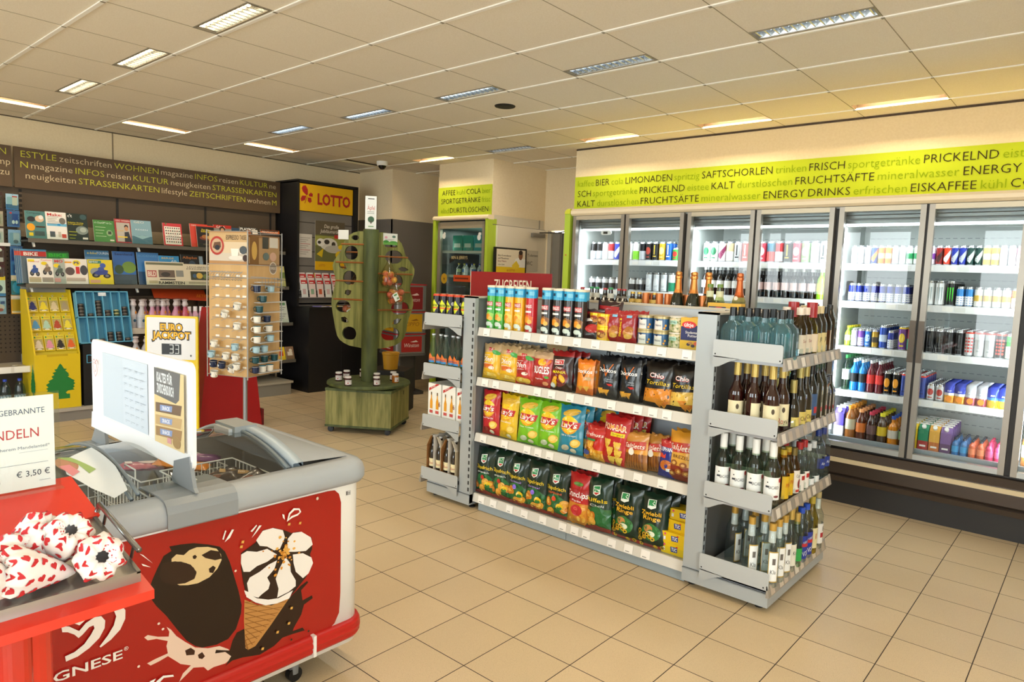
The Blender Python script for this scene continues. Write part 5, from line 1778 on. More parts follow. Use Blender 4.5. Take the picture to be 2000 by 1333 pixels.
bb = vbottle('beer_bottle', wine(.03, .235, .12, .0125), '#140c08', ('#d4d6d6', .225, .0145, .012, 1), ('#ece0b4', .02, .075, .03, 1.3), 14, None, a0=-PI / 2, neckband=('#1c1a18', .0165, .175, .0135, .21), lart=[('t', 'Bier', 0, .045, .018, '#b83a2a', {'w': .04})])
nb = 0
for c in range(2):
    o = empty('beer_carrier', (FX - .255 + c * .145, EY + .1, .185))
    tag(o, 'brown cardboard six-bottle beer carrier, %s, lowest tier of left end shelf' % ('outer one' if c == 0 else 'one next to the post'), 'beer carrier', 'beer carriers')
    b = MB()
    KB = m('#8a5c30', .7)
    b.box((-.068, -.095, 0), (.068, .095, .004), KB)
    b.box((-.07, -.095, 0), (-.066, .095, .17), KB)
    b.box((.066, -.095, 0), (.07, .095, .17), m('#c9b89a', .7))
    b.box((-.07, -.099, 0), (.07, -.095, .012), KB)
    b.box((-.002, -.095, .004), (.002, .095, .25), m('#d8d2c8', .7))
    b.prism([(-.07, .17), (-.066, .17), (-.03, .238), (-.034, .238)], -.095, .095, m('#9a6c3a', .7), 1)
    b.prism([(.07, .17), (.066, .17), (.03, .238), (.034, .238)], -.095, .095, m('#d8cdb8', .7), 1)
    b.art([('t', '6', .0, .1, .06, '#8e2f34', {'w': .03})], flat((.0705, 0, 0), (0, 1, 0), (0, 0, 1), (1, 0, 0)))
    part(b, 'cardboard', o)
    for q in range(6):
        put(bb, (FX - .255 + c * .145 + (-.034, .034)[q % 2], EY + .1 + (q // 2 - 1) * .062, .1895), .2, 'dark beer bottle in the %s carrier, %s, %s pair' % (('outer', 'inner')[c], ('outer side', 'inner side')[q % 2], ORD[q // 2]), group='carrier beers')
# --- rear top: beers, small sparkling, sekt
RZ = 1.263
r1 = vbottle('beer_bottle', wine(.03, .225, .13, .0125), '#1c0f08', ('#2f9a52', .215, .0145, .012), ('#d8d8cc', .15, .19, .021, 1.5), 14, None)
r2 = vbottle('beer_bottle', wine(.03, .22, .13, .0125), '#160c0a', ('#b0302e', .21, .0145, .012), ('#8a8478', .15, .175, .02, 1.2), 14, None)
r3 = vbottle('beer_bottle', wine(.03, .205, .12, .0125), '#241208', ('#d0a84a', .195, .0145, .012, 1), ('#d8b45a', .1, .165, .024, 3.1), 14, None)
for i, (x, pr, ds) in enumerate([(-2.57, r2, 'dark'), (-2.51, r1, 'green-capped silver-necked'), (-2.455, r1, 'green-capped silver-necked'), (-2.405, r2, 'dark red-capped'), (-2.35, r1, 'green-capped silver-necked'), (-2.30, r2, 'dark red-capped'), (-2.25, r2, 'dark red-capped'), (-2.2, r3, 'gold-necked'), (-2.14, r3, 'gold-necked'), (-2.09, r3, 'gold-necked'), (-2.035, r3, 'gold-necked')]):
    put(pr, (x - .06, 3.72 + .02 * (i % 2), RZ), .1 * i, '%s beer bottle, %s from the left of those on the rear top shelf' % (ds, ORD[i]), group='beers on the rear top shelf')
r4 = vbottle('sparkling_bottle', [(.024, 0), (.026, .005), (.026, .09), (.02, .13), (.0155, .15), (.014, .2)], '#14201a', ('#c8763e', .1, .0225, .105, 1), None, 12, None)
for i in range(9):
    put(r4, (-1.965 - .19 + i * .047, 3.72 + .018 * (i % 2), RZ), 0, 'mini sparkling wine bottle in copper foil, %s from the left in its row' % ORD[i], group='mini sparkling bottles')
def sekt(body, foilc, n):
    b = MB()
    b.lathe([(.04, 0), (.044, .006), (.044, .15), (.036, .19), (.022, .225), (.0195, .232)], m(body, .08, 0, 0, .6) if body[0] == '#' else glass(body[1:], 1.2), 18)
    o = b.obj('sparkling_bottle')
    c = MB()
    c.lathe([(.0285, .205), (.021, .235), (.0165, .285), (.0165, .297), (.02, .3), (.02, .312), (.0165, .316), (.0185, .322), (.019, .334), (.012, .34), (0, .34)], m(foilc, .3, .75), 16)
    part(c, 'foil', o)
    return o, c
s1, _ = sekt('#0d1a10', '#d9904a', 1)
l = MB()
l.art([('r', -.02, .06, .04, .07, '#16301e'), ('t', 'M', 0, .15, .02, '#e8ecee', {'w': .016}), ('e', 0, .2, .0, .0, '#d9904a')], cylmap(.0445), .0004, split=.012)
part(l, 'label', s1)
for i, (x, y) in enumerate([(-1.80, 3.70), (-1.75, 3.79), (-1.70, 3.70), (-1.655, 3.79)]):
    put(s1, (x - .13, y, RZ), 0, 'dark green sparkling wine bottle with copper foil neck, %s from the left' % ORD[i], group='big sparkling bottles')
s2 = vbottle('soda_bottle', [(.04, 0), (.042, .006), (.042, .1), (.034, .16), (.018, .21), (.015, .26)], '#dfe6d0', ('#6a8a3a', .255, .0165, .02), ('#d8dcb8', .2, .235, .02, 3.1), 16, '#d8dcae')
for i, (x, y) in enumerate([(-1.73, 3.70), (-1.68, 3.72)]):
    put(s2, (x, y, RZ), 0, 'pale clear bottle with green cap, %s, right of the dark sparkling bottles' % ('left of two', 'right of two')[i], group='pale bottles')
s3, _ = sekt('g#e4d8a8', '#c96a3c', 1)
l = MB()
l.art([('e', 0, .2, .012, .012, '#e8dcc8'), ('e', 0, .1, .03, .022, '#d8c26a')], cylmap(.0445), .0004, split=.012)
part(l, 'label', s3)
put(s3, (-1.575, 3.74, RZ), 0, 'clear rosé sparkling bottle with copper-red foil, at the end of the rear top shelf')
# ================================================================ magazine wall
WB = m('#4d3f30', .6)
WBD = m('#2b241d', .6)
o = empty('magazine_shelving', (-8.12, 3.2, 0))
tag(o, 'long dark brown magazine wall unit along the left wall', 'shelf')


def A_(b, x0, y0, z0, x1, y1, z1, mt):
    b.box((x0 + 8.12, y0 - 3.2, z0), (x1 + 8.12, y1 - 3.2, z1), mt)


b = MB()
A_(b, -8.12, 1.3, .1, -8.03, 4.62, 2.22, WB)
for y in (1.93, 2.79, 3.73, 4.55):
    A_(b, -8.03, y - .012, .1, -8.026, y + .012, 2.2, m('#15110d', .6))
for k in range(34):
    A_(b, -8.026, 1.918, .6 + k * .047, -8.023, 1.942, .62 + k * .047, m('#5a4d3e', .6))
part(b, 'back_panel', o)
b = MB()
for r_i in range(36):
    for c_ in range(15):
        y, z = 1.36 + c_ * .037, .62 + r_i * .042
        b.add([(-8.029 + 8.12, y - 3.2, z), (-8.029 + 8.12, y - 3.188, z), (-8.029 + 8.12, y - 3.188, z + .012), (-8.029 + 8.12, y - 3.2, z + .012)], [(0, 1, 2, 3)], m('#1d1812', .8))
part(b, 'dot_pattern', o)
b = MB()
A_(b, -8.1, 1.2, 0, -7.43, 3.9, .095, m('#8b8680', .5))
A_(b, -8.1, 1.2, .095, -7.41, 3.9, .125, m('#b3aca2', .45))
A_(b, -8.1, 3.9, 0, -7.45, 4.5, .14, m('#8b8578', .5))
A_(b, -8.1, 3.9, .14, -7.43, 4.52, .165, m('#aca491', .45))
part(b, 'plinth', o)
for z, xf, y0, y1 in ((1.725, -7.7, 1.9, 4.56), (1.3, -7.65, 1.86, 4.58), (.86, -7.62, 4.2, 4.62), (.41, -7.55, 3.95, 4.62)):
    b = MB()
    A_(b, -8.03, y0, z - .03, xf, y1, z - .012, m('#3a3128', .5))
    A_(b, xf, y0, z - .035, xf + .012, y1, z + .004, m('#6a645a', .4, .3))
    A_(b, -8.03, y0, z + .02, -7.98, y1, z + .15, m('#8b7b62', .55))
    sh = part(b, 'shelf', o)
    b = MB()
    y = y0 + .04
    while y < y1:
        b.prism([(-.015, z - .035), (.02, z - .035), (.045, z - .075), (.02, z - .08)], y - 3.2, y - 3.185, m('#cfd0cc', .4), 1, tf=Matrix.Translation((xf + 8.12 - .03, 0, 0)))
        y += .93
    part(b, 'bracket', sh)
    b = MB()
    b.add([(xf + 8.12 + .013, y0 - 3.2, z), (xf + 8.12 + .013, y1 - 3.2, z), (xf + 8.12 + .02, y1 - 3.2, z + .05), (xf + 8.12 + .02, y0 - 3.2, z + .05)], [(0, 1, 2, 3)], GL)
    part(b, 'clear_lip', sh)
b = MB()
A_(b, -8.03, 1.25, .5, -7.6, 1.9, .52, m('#b9b2a8', .4))
A_(b, -7.6, 1.25, .475, -7.59, 1.9, .535, m('#e2ded8', .4))
A_(b, -8.03, 1.896, .46, -7.6, 1.902, .6, m('#a9a8a4', .4))
for k in range(4):
    A_(b, -7.59, 1.3 + k * .145, .48, -7.588, 1.42 + k * .145, .53, m('#f2f0ec', .5))
part(b, 'shelf', o)
# word band in three boards
BB_ = m('#57432d', .55)
rows_b = [('ZEITUNGEN', 'kempten', 'bozu'), ('ESTYLE zeitschriften WOHNEN magazine INFOS reisen KULTUR ne', 'N magazine INFOS reisen KULTUR neuigkeiten STRASSENKARTEN', 'neuigkeiten STRASSENKARTEN lifestyle ZEITSCHRIFTEN wohnen M'), ('CH', 'e BE', 'USH')]
for k, (y0, y1) in enumerate(((1.2, 1.86), (1.88, 4.66), (4.68, 4.83))):
    o = empty('word_band', (-7.99, y0, 2.21))
    tag(o, ('end piece of the brown word band beside the pegboard', 'long brown word band with green and cream press words above the magazines', 'short piece of the brown word band next to the lottery cabinet')[k], 'sign', 'brown word bands')
    b = MB()
    b.box((-.02, 0, 0), (0, y1 - y0, .385), BB_)
    part(b, 'board', o)
    b = MB()
    W = y1 - y0
    if k == 1:
        art = word_row(rows_b[1][0], .055, W - .06, 8, .325, .062, '#c3c22c', '#d8c6a0')
        art += word_row(rows_b[1][1], .05, W - .05, 7, .225, .062, '#c3c22c', '#d8c6a0')
        art += word_row(rows_b[1][2], .09, W - .05, 6, .125, .062, '#c3c22c', '#d8c6a0')
    elif k == 0:
        art = []
        for st, z, cc in (('EIN', .33, '#c3c22c'), ('kamp', .235, '#d8c6a0'), ('bozu', .14, '#d8c6a0')):
            art.append(('t', st, W - .1, z, .062, cc, {'thin': -.013}))
    else:
        art = [('t', st, .075, z, .062, cc, {'thin': -.013}) for st, z, cc in (('CH', .325, '#c3c22c'), ('e BE', .225, '#c3c22c'), ('USH', .125, '#c3c22c'))]
    b.art(art, flat((.0006, 0, 0), (0, 1, 0), (0, 0, 1), (1, 0, 0)), 1e-6)
    part(b, 'lettering', o)


# ---------------------------------------------------------------- magazines
def magazine(w, h, base, art, loc, label, lean=-.22, t=.006, rz=PI / 2, name='magazine', cat='magazine', group='magazines on the wall'):
    b = MB()
    b.box((-w / 2, 0, 0), (w / 2, t, h), m('#e6e2d8', .6))
    mp = flat((0, -.0004, 0), (1, 0, 0), (0, 0, 1), (0, -1, 0))
    L = [('r', -w / 2, 0, w, h, base)]
    for a in art:
        k = a[0]
        if k == 't':
            o_ = dict(a[6]) if len(a) > 6 else {}
            if 'w' in o_: o_['w'] *= w
            L.append(('t', a[1], a[2] * w, a[3] * h, a[4] * h, a[5], o_))
        elif k == 'e': L.append(('e', a[1] * w, a[2] * h, a[3] * w, a[4] * h, a[5]) + tuple(a[6:]))
        elif k == 'r': L.append(('r', a[1] * w, a[2] * h, a[3] * w, a[4] * h, a[5]))
        else: L.append(('p', [(x * w, y * h) for x, y in a[1]], a[2]))
    b.art(L, mp, .0003, rough=.35)
    return tag(b.obj(name, loc=loc, rot=(lean, 0, rz)), label, cat, group)


def bikepic(c1, c2, y=.42):
    return [('e', -.2, y - .1, .16, .1, '#1a1a1c'), ('e', .24, y - .12, .15, .095, '#1a1a1c'), ('e', -.2, y - .1, .08, .05, '#6a6a6e'), ('e', .24, y - .12, .08, .05, '#6a6a6e'),
            ('p', [(-.3, y), (.0, y + .16), (.3, y + .1), (.26, y - .06), (-.1, y - .1)], c1), ('e', .02, y + .16, .13, .08, c2)]


def lines(c, n=4, y0=.7, x=-.42, w=.5, st=.06):
    return [('r', x, y0 - i * st, w * (1 - .15 * (i % 3)), .022, c) for i in range(n)]


T1, X1m = 1.73, -7.705
S1 = 'on the upper shelf'
magazine(.165, .262, '#4d7f80', [('t', 'Computer', -.05, .93, .07, '#1c2a2e', {'w': .7}), ('e', -.2, .7, .2, .1, '#23272e'), ('e', .2, .72, .22, .12, '#d8b89a'), ('e', .28, .78, .12, .08, '#e8e4e0'), ('e', -.25, .4, .2, .14, '#e8a01e'), ('r', -.36, .08, .2, .12, '#e8c81e'), ('r', .0, .4, .45, .05, '#4a2c10'), ('r', -.1, .1, .5, .16, '#3a5052')], (X1m, 1.975, T1), 'teal computer magazine with cartoon penguin figure colours, leftmost %s' % S1)
magazine(.165, .262, '#c9721e', [], (X1m - .02, 2.0, T1), 'orange-edged magazine hidden behind the teal computer magazine')
magazine(.172, .268, '#ece9e4', [('t', 'Make:', -.05, .9, .1, '#c2282a', {'w': .72, 'thin': .03}), ('r', -.45, .48, .95, .1, '#6db4d8'), ('r', .05, .5, .14, .07, '#2a8ac8'), ('e', .3, .68, .16, .12, '#77746c'), ('r', -.35, .08, .25, .2, '#4a565e'), ('r', .05, .08, .14, .2, '#c8c0b4'), ('r', .22, .06, .22, .14, '#c84a3e')] + lines('#b8b4ae', 5, .8, -.42, .55, .06), (X1m, 2.145, T1), 'white maker magazine with red title, second %s' % S1)
magazine(.18, .268, '#22302c', [('t', 'c\'t', -.34, .91, .11, '#f2f2ee', {'thin': .02}), ('t', 'Einfacher Einstieg', -.08, .66, .045, '#e8d81e', {'w': .74}), ('t', 'ins Programmieren', -.1, .6, .045, '#e8d81e', {'w': .7}), ('e', .2, .38, .3, .16, '#7d8a84'), ('e', .25, .4, .16, .09, '#aab4ac'), ('e', .3, .88, .16, .1, '#3a565a'), ('r', .2, .05, .25, .07, '#e8e2d8')] + lines('#a8b01e', 3, .3, -.44, .4, .12), (X1m, 2.325, T1), 'dark green computer magazine with yellow lettering, third %s' % S1)
magazine(.19, .222, '#47843e', [('t', 'c\'t ChatGPT & Co.', -.02, .88, .08, '#e8f0e4', {'w': .85}), ('e', .25, .42, .15, .14, '#8fae7e'), ('r', .18, .36, .16, .14, '#3a4a34'), ('r', .25, .05, .2, .07, '#e8dcc8')] + lines('#b8d0a8', 4, .66, -.42, .5, .14), (X1m, 2.56, T1), 'green computer magazine with chip picture, fourth %s' % S1)
magazine(.15, .25, '#a82a2c', [('t', 'GEO WISSEN', .02, .93, .07, '#f0dcd4', {'w': .9}), ('r', -.4, .05, .85, .8, '#b8b0a4'), ('e', .22, .68, .13, .09, '#2a1c16'), ('e', .22, .6, .12, .1, '#c89068'), ('p', [(.05, .05), (.08, .45), (.35, .48), (.5, .05)], '#1f2226'), ('t', 'Lust', -.15, .52, .07, '#e8b81e', {'w': .4}), ('r', -.36, .22, .6, .05, '#e8c81e')], (X1m - .008, 2.74, T1), 'red-framed science magazine with a person in black, fifth %s' % S1)
magazine(.2, .25, '#7fa4b0', [('t', 'GEO', -.1, .92, .09, '#dcd8c4', {'w': .5}), ('r', -.5, 0, 1, .32, '#3f6a78'), ('e', 0, .3, .3, .06, '#2c4a54'), ('p', [(-.4, .32), (0, .36), (.4, .32), (0, .2)], '#88b0b4'), ('t', 'REISEN', 0, .6, .06, '#d8e4e4', {'w': .6})], (X1m, 2.918, T1), 'grey blue travel magazine with a lake, sixth %s' % S1)
magazine(.2, .245, '#c8282a', [('r', -.42, .05, .84, .8, '#efe8da')] + [('e', -.34 + (i % 7) * .115, .78 - (i // 7) * .125, .035, .035, ('#7a2a24', '#2c3a30', '#5a4a3a')[i % 3]) for i in range(42)] + [('r', -.42, .4, .84, .09, '#efe8da'), ('t', 'DEINE FAMILIE', 0, .44, .04, '#2a2622', {'w': .6}), ('e', -.35, .95, .05, .03, '#2f8a3a')], (X1m, 3.235, T1), 'red-bordered magazine cover of many tiny people, alone %s' % S1)
magazine(.2, .262, '#d2422e', [('t', 'DER SPIEGEL', 0, .93, .06, '#f2ddd0', {'w': .8})], (X1m - .012, 3.53, T1), 'orange-red news magazine half hidden behind the dark cover %s' % S1)
magazine(.2, .25, '#211c1c', [('r', -.5, .94, 1, .06, '#d2422e'), ('t', 'Der Film', .05, .8, .07, '#f0d81e', {'w': .5, 'thin': .02}), ('t', 'Schmuggel', .05, .72, .07, '#f0d81e', {'w': .6, 'thin': .02}), ('e', 0, .42, .36, .1, '#7a3a2c'), ('e', -.05, .48, .18, .09, '#a86a34'), ('e', .16, .46, .12, .07, '#c8a060'), ('r', -.2, .1, .4, .06, '#5a4c34')], (X1m + .012, 3.59, T1), 'dark news magazine with yellow lettering and food, %s' % S1)
magazine(.21, .27, '#8f8a7e', [('r', -.5, .86, 1, .14, '#b8281e'), ('t', 'GALA', -.1, .92, .09, '#f0ece4', {'w': .5}), ('e', -.02, .82, .16, .12, '#2a1712'), ('e', -.02, .78, .1, .09, '#c8966e'), ('p', [(-.3, .4), (-.1, .7), (.1, .7), (.3, .4)], '#c8a888')], (X1m, 3.8, T1), 'red-titled magazine with dark-haired person above the cup rack, %s' % S1)
magazine(.2, .25, '#2c4a66', [], (X1m - .01, 3.98, T1), 'blue cover peeping out left of the white-titled magazine %s' % S1)
magazine(.225, .27, '#3f3a34', [('t', 'PLAYBOY', -.04, .91, .11, '#f2f0ea', {'w': .85, 'thin': .03}), ('e', -.05, .75, .16, .14, '#9a5a34'), ('r', .18, .7, .3, .2, '#e6ddcc'), ('t', 'OY', .32, .83, .08, '#3a7a90', {'w': .22})], (X1m, 4.12, T1), 'magazine with white capitals beside the orange one %s' % S1)
magazine(.25, .255, '#2a1f1c', [('r', -.5, .84, 1, .16, '#d2641e'), ('r', -.5, .93, .96, .06, '#2a1f1c'), ('t', 'PENTHOUSE', 0, .9, .08, '#e8d4c0', {'w': .85, 'thin': .02})], (X1m, 4.39, T1), 'orange and black magazine, last %s' % S1)
T2, X2m = 1.305, -7.655
S2 = 'on the lower shelf'
def mg2(w, h, base, art, y, label, dx=0.0, dz=0.0):
    magazine(w, h, base, art, (X2m + dx, y, T2 + dz), label)
for i in range(4):
    mg2(.21, .33, '#3c6a8e', [('r', -.5, .8, 1, .13, '#c23a28')], 1.955 - .012 * i, '%s of the cycling magazine copies fanned behind the front one' % ORD[i], -.06 - .01 * i)
mg2(.21, .325, '#5a6a74', [('r', -.5, .8, 1, .15, '#c22a22'), ('t', 'BIKE', -.12, .87, .1, '#f2e8dc', {'w': .55, 'thin': .04}), ('r', -.5, .95, 1, .05, '#4a90b8'), ('e', .2, .4, .25, .15, '#3a4a5a')], 1.96, 'cycling magazine with white title on red, back row %s' % S2, -.05)
mg2(.19, .32, '#237a2e', [('t', 'BIKE', 0, .87, .1, '#2fae2e', {'w': .8, 'thin': .05}), ('e', .2, .72, .14, .06, '#e8c81e'), ('r', -.5, .95, 1, .05, '#153f1e')], 2.155, 'green cycling magazine with yellow dot, back row %s' % S2, -.045)
mg2(.105, .24, '#efe9e2', [('r', -.45, .86, .5, .1, '#e8d81e'), ('t', 'Motorrad', 0, .88, .07, '#c8405a', {'w': .8})] + bikepic('#2f4f8e', '#3a5aa8', .5) + [('r', -.45, .05, .9, .2, '#b8a888')], 1.94, 'narrow motorcycle magazine with blue bike, first of the front row %s' % S2)
mg2(.1, .243, '#e9e2d8', [('t', 'Custom', 0, .94, .08, '#d84a5a', {'w': .85}), ('e', -.2, .8, .25, .07, '#e8cc1e')] + bikepic('#7d6a5a', '#a8937e', .55) + [('r', -.45, .06, .9, .18, '#9a8f84')], 2.042, 'narrow motorcycle magazine with brown bike, second of the front row %s' % S2, .004)
mg2(.1, .245, '#a5ada4', [('t', 'MO', 0, .9, .11, '#c8383a', {'w': .7, 'thin': .04}), ('e', -.2, .72, .26, .08, '#e8cc1e')] + bikepic('#4a5a52', '#6a7a70', .5) + [('r', -.45, .06, .5, .16, '#c8938e')], 2.142, 'motorcycle magazine with red short title, third of the front row %s' % S2, .008)
mg2(.205, .25, '#e6dfd6', [('e', .05, .83, .17, .12, '#ecd21e'), ('t', 'PS', .05, .84, .1, '#1d2a6a', {'w': .22, 'thin': .05}), ('r', -.45, .82, .3, .06, '#e8a01e'), ('r', .0, .4, .16, .28, '#c8282a'), ('e', -.25, .5, .2, .16, '#5a4a48'), ('e', .34, .55, .16, .2, '#3f3f44'), ('r', -.42, .1, .8, .14, '#b8a89a')], 2.285, 'motorcycle magazine with yellow round title badge, fourth of the front row %s' % S2)
mg2(.22, .345, '#2f6a94', [('t', 'e-bike', -.2, .92, .07, '#e8d01e', {'w': .4}), ('t', 'TOUREN', .24, .92, .07, '#d8e4ec', {'w': .5}), ('r', -.5, .5, 1, .3, '#5f8ab0'), ('e', .1, .6, .35, .15, '#3f7a4a')], 2.5, 'tall blue e-bike touring magazine, back row %s' % S2, -.045)
mg2(.225, .25, '#d8c422', [('r', -.45, .84, .5, .12, '#3a7a6a'), ('t', 'BMW', -.25, .9, .08, '#e8ece4', {'w': .35}), ('e', -.2, .5, .22, .16, '#8a8f92')] + bikepic('#2f3f8a', '#3a4f9a', .46) + [('e', .1, .76, .12, .1, '#3a55a8'), ('r', -.45, .05, .4, .12, '#d2a080')], 2.505, 'yellow motorcycle magazine with blue racing bike, fifth of the front row %s' % S2)
mg2(.215, .345, '#2c62a8', [('t', 'Seenland', .0, .92, .07, '#122a5a', {'w': .8, 'thin': .03}), ('e', .2, .52, .32, .18, '#6a8a2a'), ('e', -.25, .45, .2, .14, '#2f4a24'), ('r', -.5, 0, 1, .3, '#3a4a52')], 2.75, 'blue travel magazine with green tree by a lake, back row %s' % S2, -.05)
mg2(.22, .345, '#3a78b4', [('t', 'BODENSEE', 0, .9, .07, '#5f9ac8', {'w': .85}), ('r', -.5, 0, 1, .4, '#23486e'), ('e', .1, .45, .3, .08, '#5a94be')], 2.985, 'plain blue lake travel magazine, back row %s' % S2, -.045)
mg2(.215, .32, '#2f8fc8', [('t', 'BERGE', -.05, .92, .06, '#e8c42a', {'w': .6}), ('t', 'Alb', .22, .82, .08, '#d8ecf4', {'w': .3, 'shear': .3}), ('p', [(-.5, .4), (-.1, .7), (.2, .5), (.5, .66), (.5, .2), (-.5, .2)], '#9ac4d8')], 3.2, 'bright blue mountain magazine behind the tabloid newspaper %s' % S2, -.04)
mg2(.2, .345, '#16181a', [('t', 'Albplus', 0, .9, .08, '#c8742a', {'w': .8, 'thin': .02}), ('e', .1, .7, .18, .1, '#3a4a5a')], 3.43, 'black magazine with orange title, back row %s' % S2, -.045)
mg2(.06, .33, '#8fa4b4', [], 3.545, 'thin pale blue spine next to the black magazine %s' % S2, -.05)
def news(y, w, h, art, label, dx=.01):
    magazine(w, h, '#d8cdb4', art, (X2m + dx, y, T2 + .002), label, t=.012, name='newspaper', cat='newspaper', group='newspapers')
news(3.13, .4, .25, [('r', -.48, .86, .96, .1, '#6a6a50'), ('t', 'BILD', -.34, .45, .2, '#a8544a', {'w': .22}), ('r', -.47, .32, .24, .3, '#b0605a'), ('t', 'BILD', -.35, .47, .2, '#e8dcc8', {'w': .2, 'thin': .03}), ('r', -.18, .32, .42, .32, '#6a5a4e'), ('e', .0, .45, .12, .1, '#3a3430'), ('r', .27, .36, .2, .28, '#8a8a84'), ('t', 'RAMMSTEIN', .14, .09, .12, '#2a2622', {'w': .68, 'thin': .03}), ('r', -.44, .06, .22, .12, '#b8a884'), ('r', -.16, .2, .4, .06, '#4a443c')], 'tabloid newspaper with a big black headline, left of the two newspapers')
news(3.51, .36, .235, [('t', 'LEONBERGER', 0, .86, .07, '#3a342c', {'w': .8}), ('t', 'KREISZEITUNG', 0, .77, .07, '#3a342c', {'w': .85}), ('r', -.32, .24, .7, .42, '#3a4034'), ('e', -.05, .45, .1, .14, '#c8a84a'), ('e', .15, .42, .1, .12, '#6a7a4a'), ('e', -.2, .44, .06, .1, '#3a5a7a'), ('r', -.4, .06, .8, .1, '#b0a48c')], 'local newspaper with a dark team photo, right of the two newspapers')
magazine(.3, .25, '#b8b06a', [('r', -.5, .4, 1, .3, '#6a7a3a'), ('r', -.4, .8, .8, .1, '#d8d0a0')], (X2m, 4.4, T2), 'olive and cream magazine at the far end of the lower shelf')
magazine(.25, .33, '#4a5a6a', [('e', .2, .7, .2, .1, '#c8d0d8')], (X2m - .04, 4.38, T2), 'grey blue magazine behind the olive one at the far end')
magazine(.2, .27, '#c9cdc0', [('r', -.4, .8, .8, .12, '#5a8a5a')] + lines('#5a5c56', 6, .68, -.4, .8, .1), (-7.615, 4.47, .865), 'pale puzzle magazine leaning alone at the lower right of the magazine wall', lean=-.3)
for i, (y, c, c2, d) in enumerate(((4.12, '#d8cfa8', '#7a7a5a', 'cream'), (4.22, '#6a8034', '#b8b060', 'olive'), (4.33, '#7a8a3a', '#3a4a24', 'green'), (4.42, '#eac21e', '#c2301e', 'yellow'), (4.55, '#8a6a50', '#e0d4bc', 'brown'))):
    magazine(.11 if i != 3 else .13, .1 if i < 3 else .16, c, [('r', -.3, .3, .6, .3, c2), ('e', .1, .7, .2, .12, c2)], (-7.54, y, .415), '%s booklet at the foot of the magazine wall, %s from the left' % (d, ORD[i]), lean=-.3, group='booklets low on the wall')

# ---------------------------------------------------------------- blister packs on the pegboard
def blister(w, h, c, art, loc, label, d=.02):
    b = MB()
    b.box((-w / 2, 0, 0), (w / 2, .003, h), m(c, .45))
    b.art([(a[0],) + tuple((a[1] * w, a[2] * h, a[3] * w, a[4] * h)) + tuple(a[5:]) for a in art], flat((0, -.0002, 0), (1, 0, 0), (0, 0, 1), (0, -1, 0)), .0004)
    b.bevbox((-w * .42, -d, h * .1), (w * .42, -.003, h * .8), GL, .008, 1)
    b.tube([(0, .08, h * .97), (0, -.03, h * .97), (0, -.034, h * .97 + .008)], .002, CHROME, 5)
    return tag(b.obj('blister_pack', loc=loc, rot=(0, 0, PI / 2)), label, 'blister pack', 'packs on the pegboard')


PKR = [('blue and white pack with a wire part, ', '#9cc0d8', [('r', -.5, .0, 1, .35, '#2f6a9c'), ('r', .0, .3, .4, .5, '#d8d0c8'), ('r', .0, .8, .4, .08, '#a83a3a')]),
       ('blue bulb pack with two lamps, ', '#3f6a9c', [('r', -.1, .1, .5, .7, '#1d4a9a'), ('e', .0, .3, .12, .12, '#dfe8ee'), ('e', .25, .3, .1, .12, '#dfe8ee'), ('e', -.2, .85, .1, .06, '#b83a3a')]),
       ('pale blue and grey bulb pack, ', '#7da8c8', [('r', -.1, .2, .5, .6, '#b8c8d2'), ('e', .1, .25, .2, .12, '#5a6a74')]),
       ('blue bulb pack with round lamps, ', '#3f6a9c', [('r', -.4, .05, .85, .75, '#1d4a9a'), ('e', -.1, .35, .14, .12, '#3a86d0'), ('e', .2, .35, .14, .12, '#3a86d0'), ('r', -.1, .05, .5, .12, '#d8e4ec')]),
       ('blue double bulb pack, ', '#3f7ab0', [('r', -.3, .05, .7, .7, '#2a55a0'), ('e', -.05, .3, .12, .16, '#cfe0ea'), ('e', .2, .3, .1, .16, '#cfe0ea')]),
       ('teal cleaning glove pack, ', '#2f7f88', [('r', -.5, .72, 1, .28, '#e6d6b0'), ('e', 0, .4, .4, .3, '#3aa8d0'), ('r', .38, .6, .1, .4, '#b8c83a')]),
       ('yellow cloth pack, ', '#e0a41e', [('r', -.5, .75, 1, .2, '#e0d4c0'), ('r', -.45, .05, .9, .1, '#f0d8a8')])]
for i, ((dz, c, art), (z, h, y)) in enumerate(zip(PKR, ((1.99, .15, 1.845), (1.83, .155, 1.85), (1.655, .15, 1.855), (1.5, .15, 1.865), (1.37, .13, 1.865), (1.18, .19, 1.865), (1.0, .185, 1.86)))):
    blister(.1, h, c, art, (-7.95, y, z), dz + '%s down beside the magazines' % ORD[i])
PKL = [('brown pack with orange dots, ', '#3c211a', [('e', .1, .8, .2, .14, '#d8742a'), ('e', 0, .5, .2, .14, '#d8c8b8'), ('e', .1, .3, .2, .1, '#c86a2a')]), ('grey and cream pack, ', '#b0a48e', [('r', -.3, .2, .6, .4, '#7d766a')]), ('white card pack, ', '#c8c8c4', [('r', -.3, .3, .6, .4, '#8a98a4')]),
       ('maroon pack with white dot, ', '#4a1c1c', [('e', .2, .8, .14, .1, '#e8e0d8'), ('r', -.4, .1, .8, .25, '#d8c8c4')]), ('maroon pack with white spot, ', '#4a2022', [('e', .1, .75, .14, .12, '#e8e0d8'), ('r', -.1, .1, .5, .3, '#5a2a2a')]), ('white sponge pack with yellow top, ', '#dfe4e2', [('r', -.5, .8, 1, .2, '#e0c41e'), ('e', 0, .4, .3, .18, '#4a5258'), ('r', -.5, .0, 1, .15, '#3a7ab0')]), ('pale blue filter pack, ', '#8fb0cc', [('e', 0, .4, .4, .2, '#d8c8c0'), ('e', .1, .25, .2, .1, '#a84a3a'), ('r', .1, .6, .3, .16, '#2f4a8a')])]
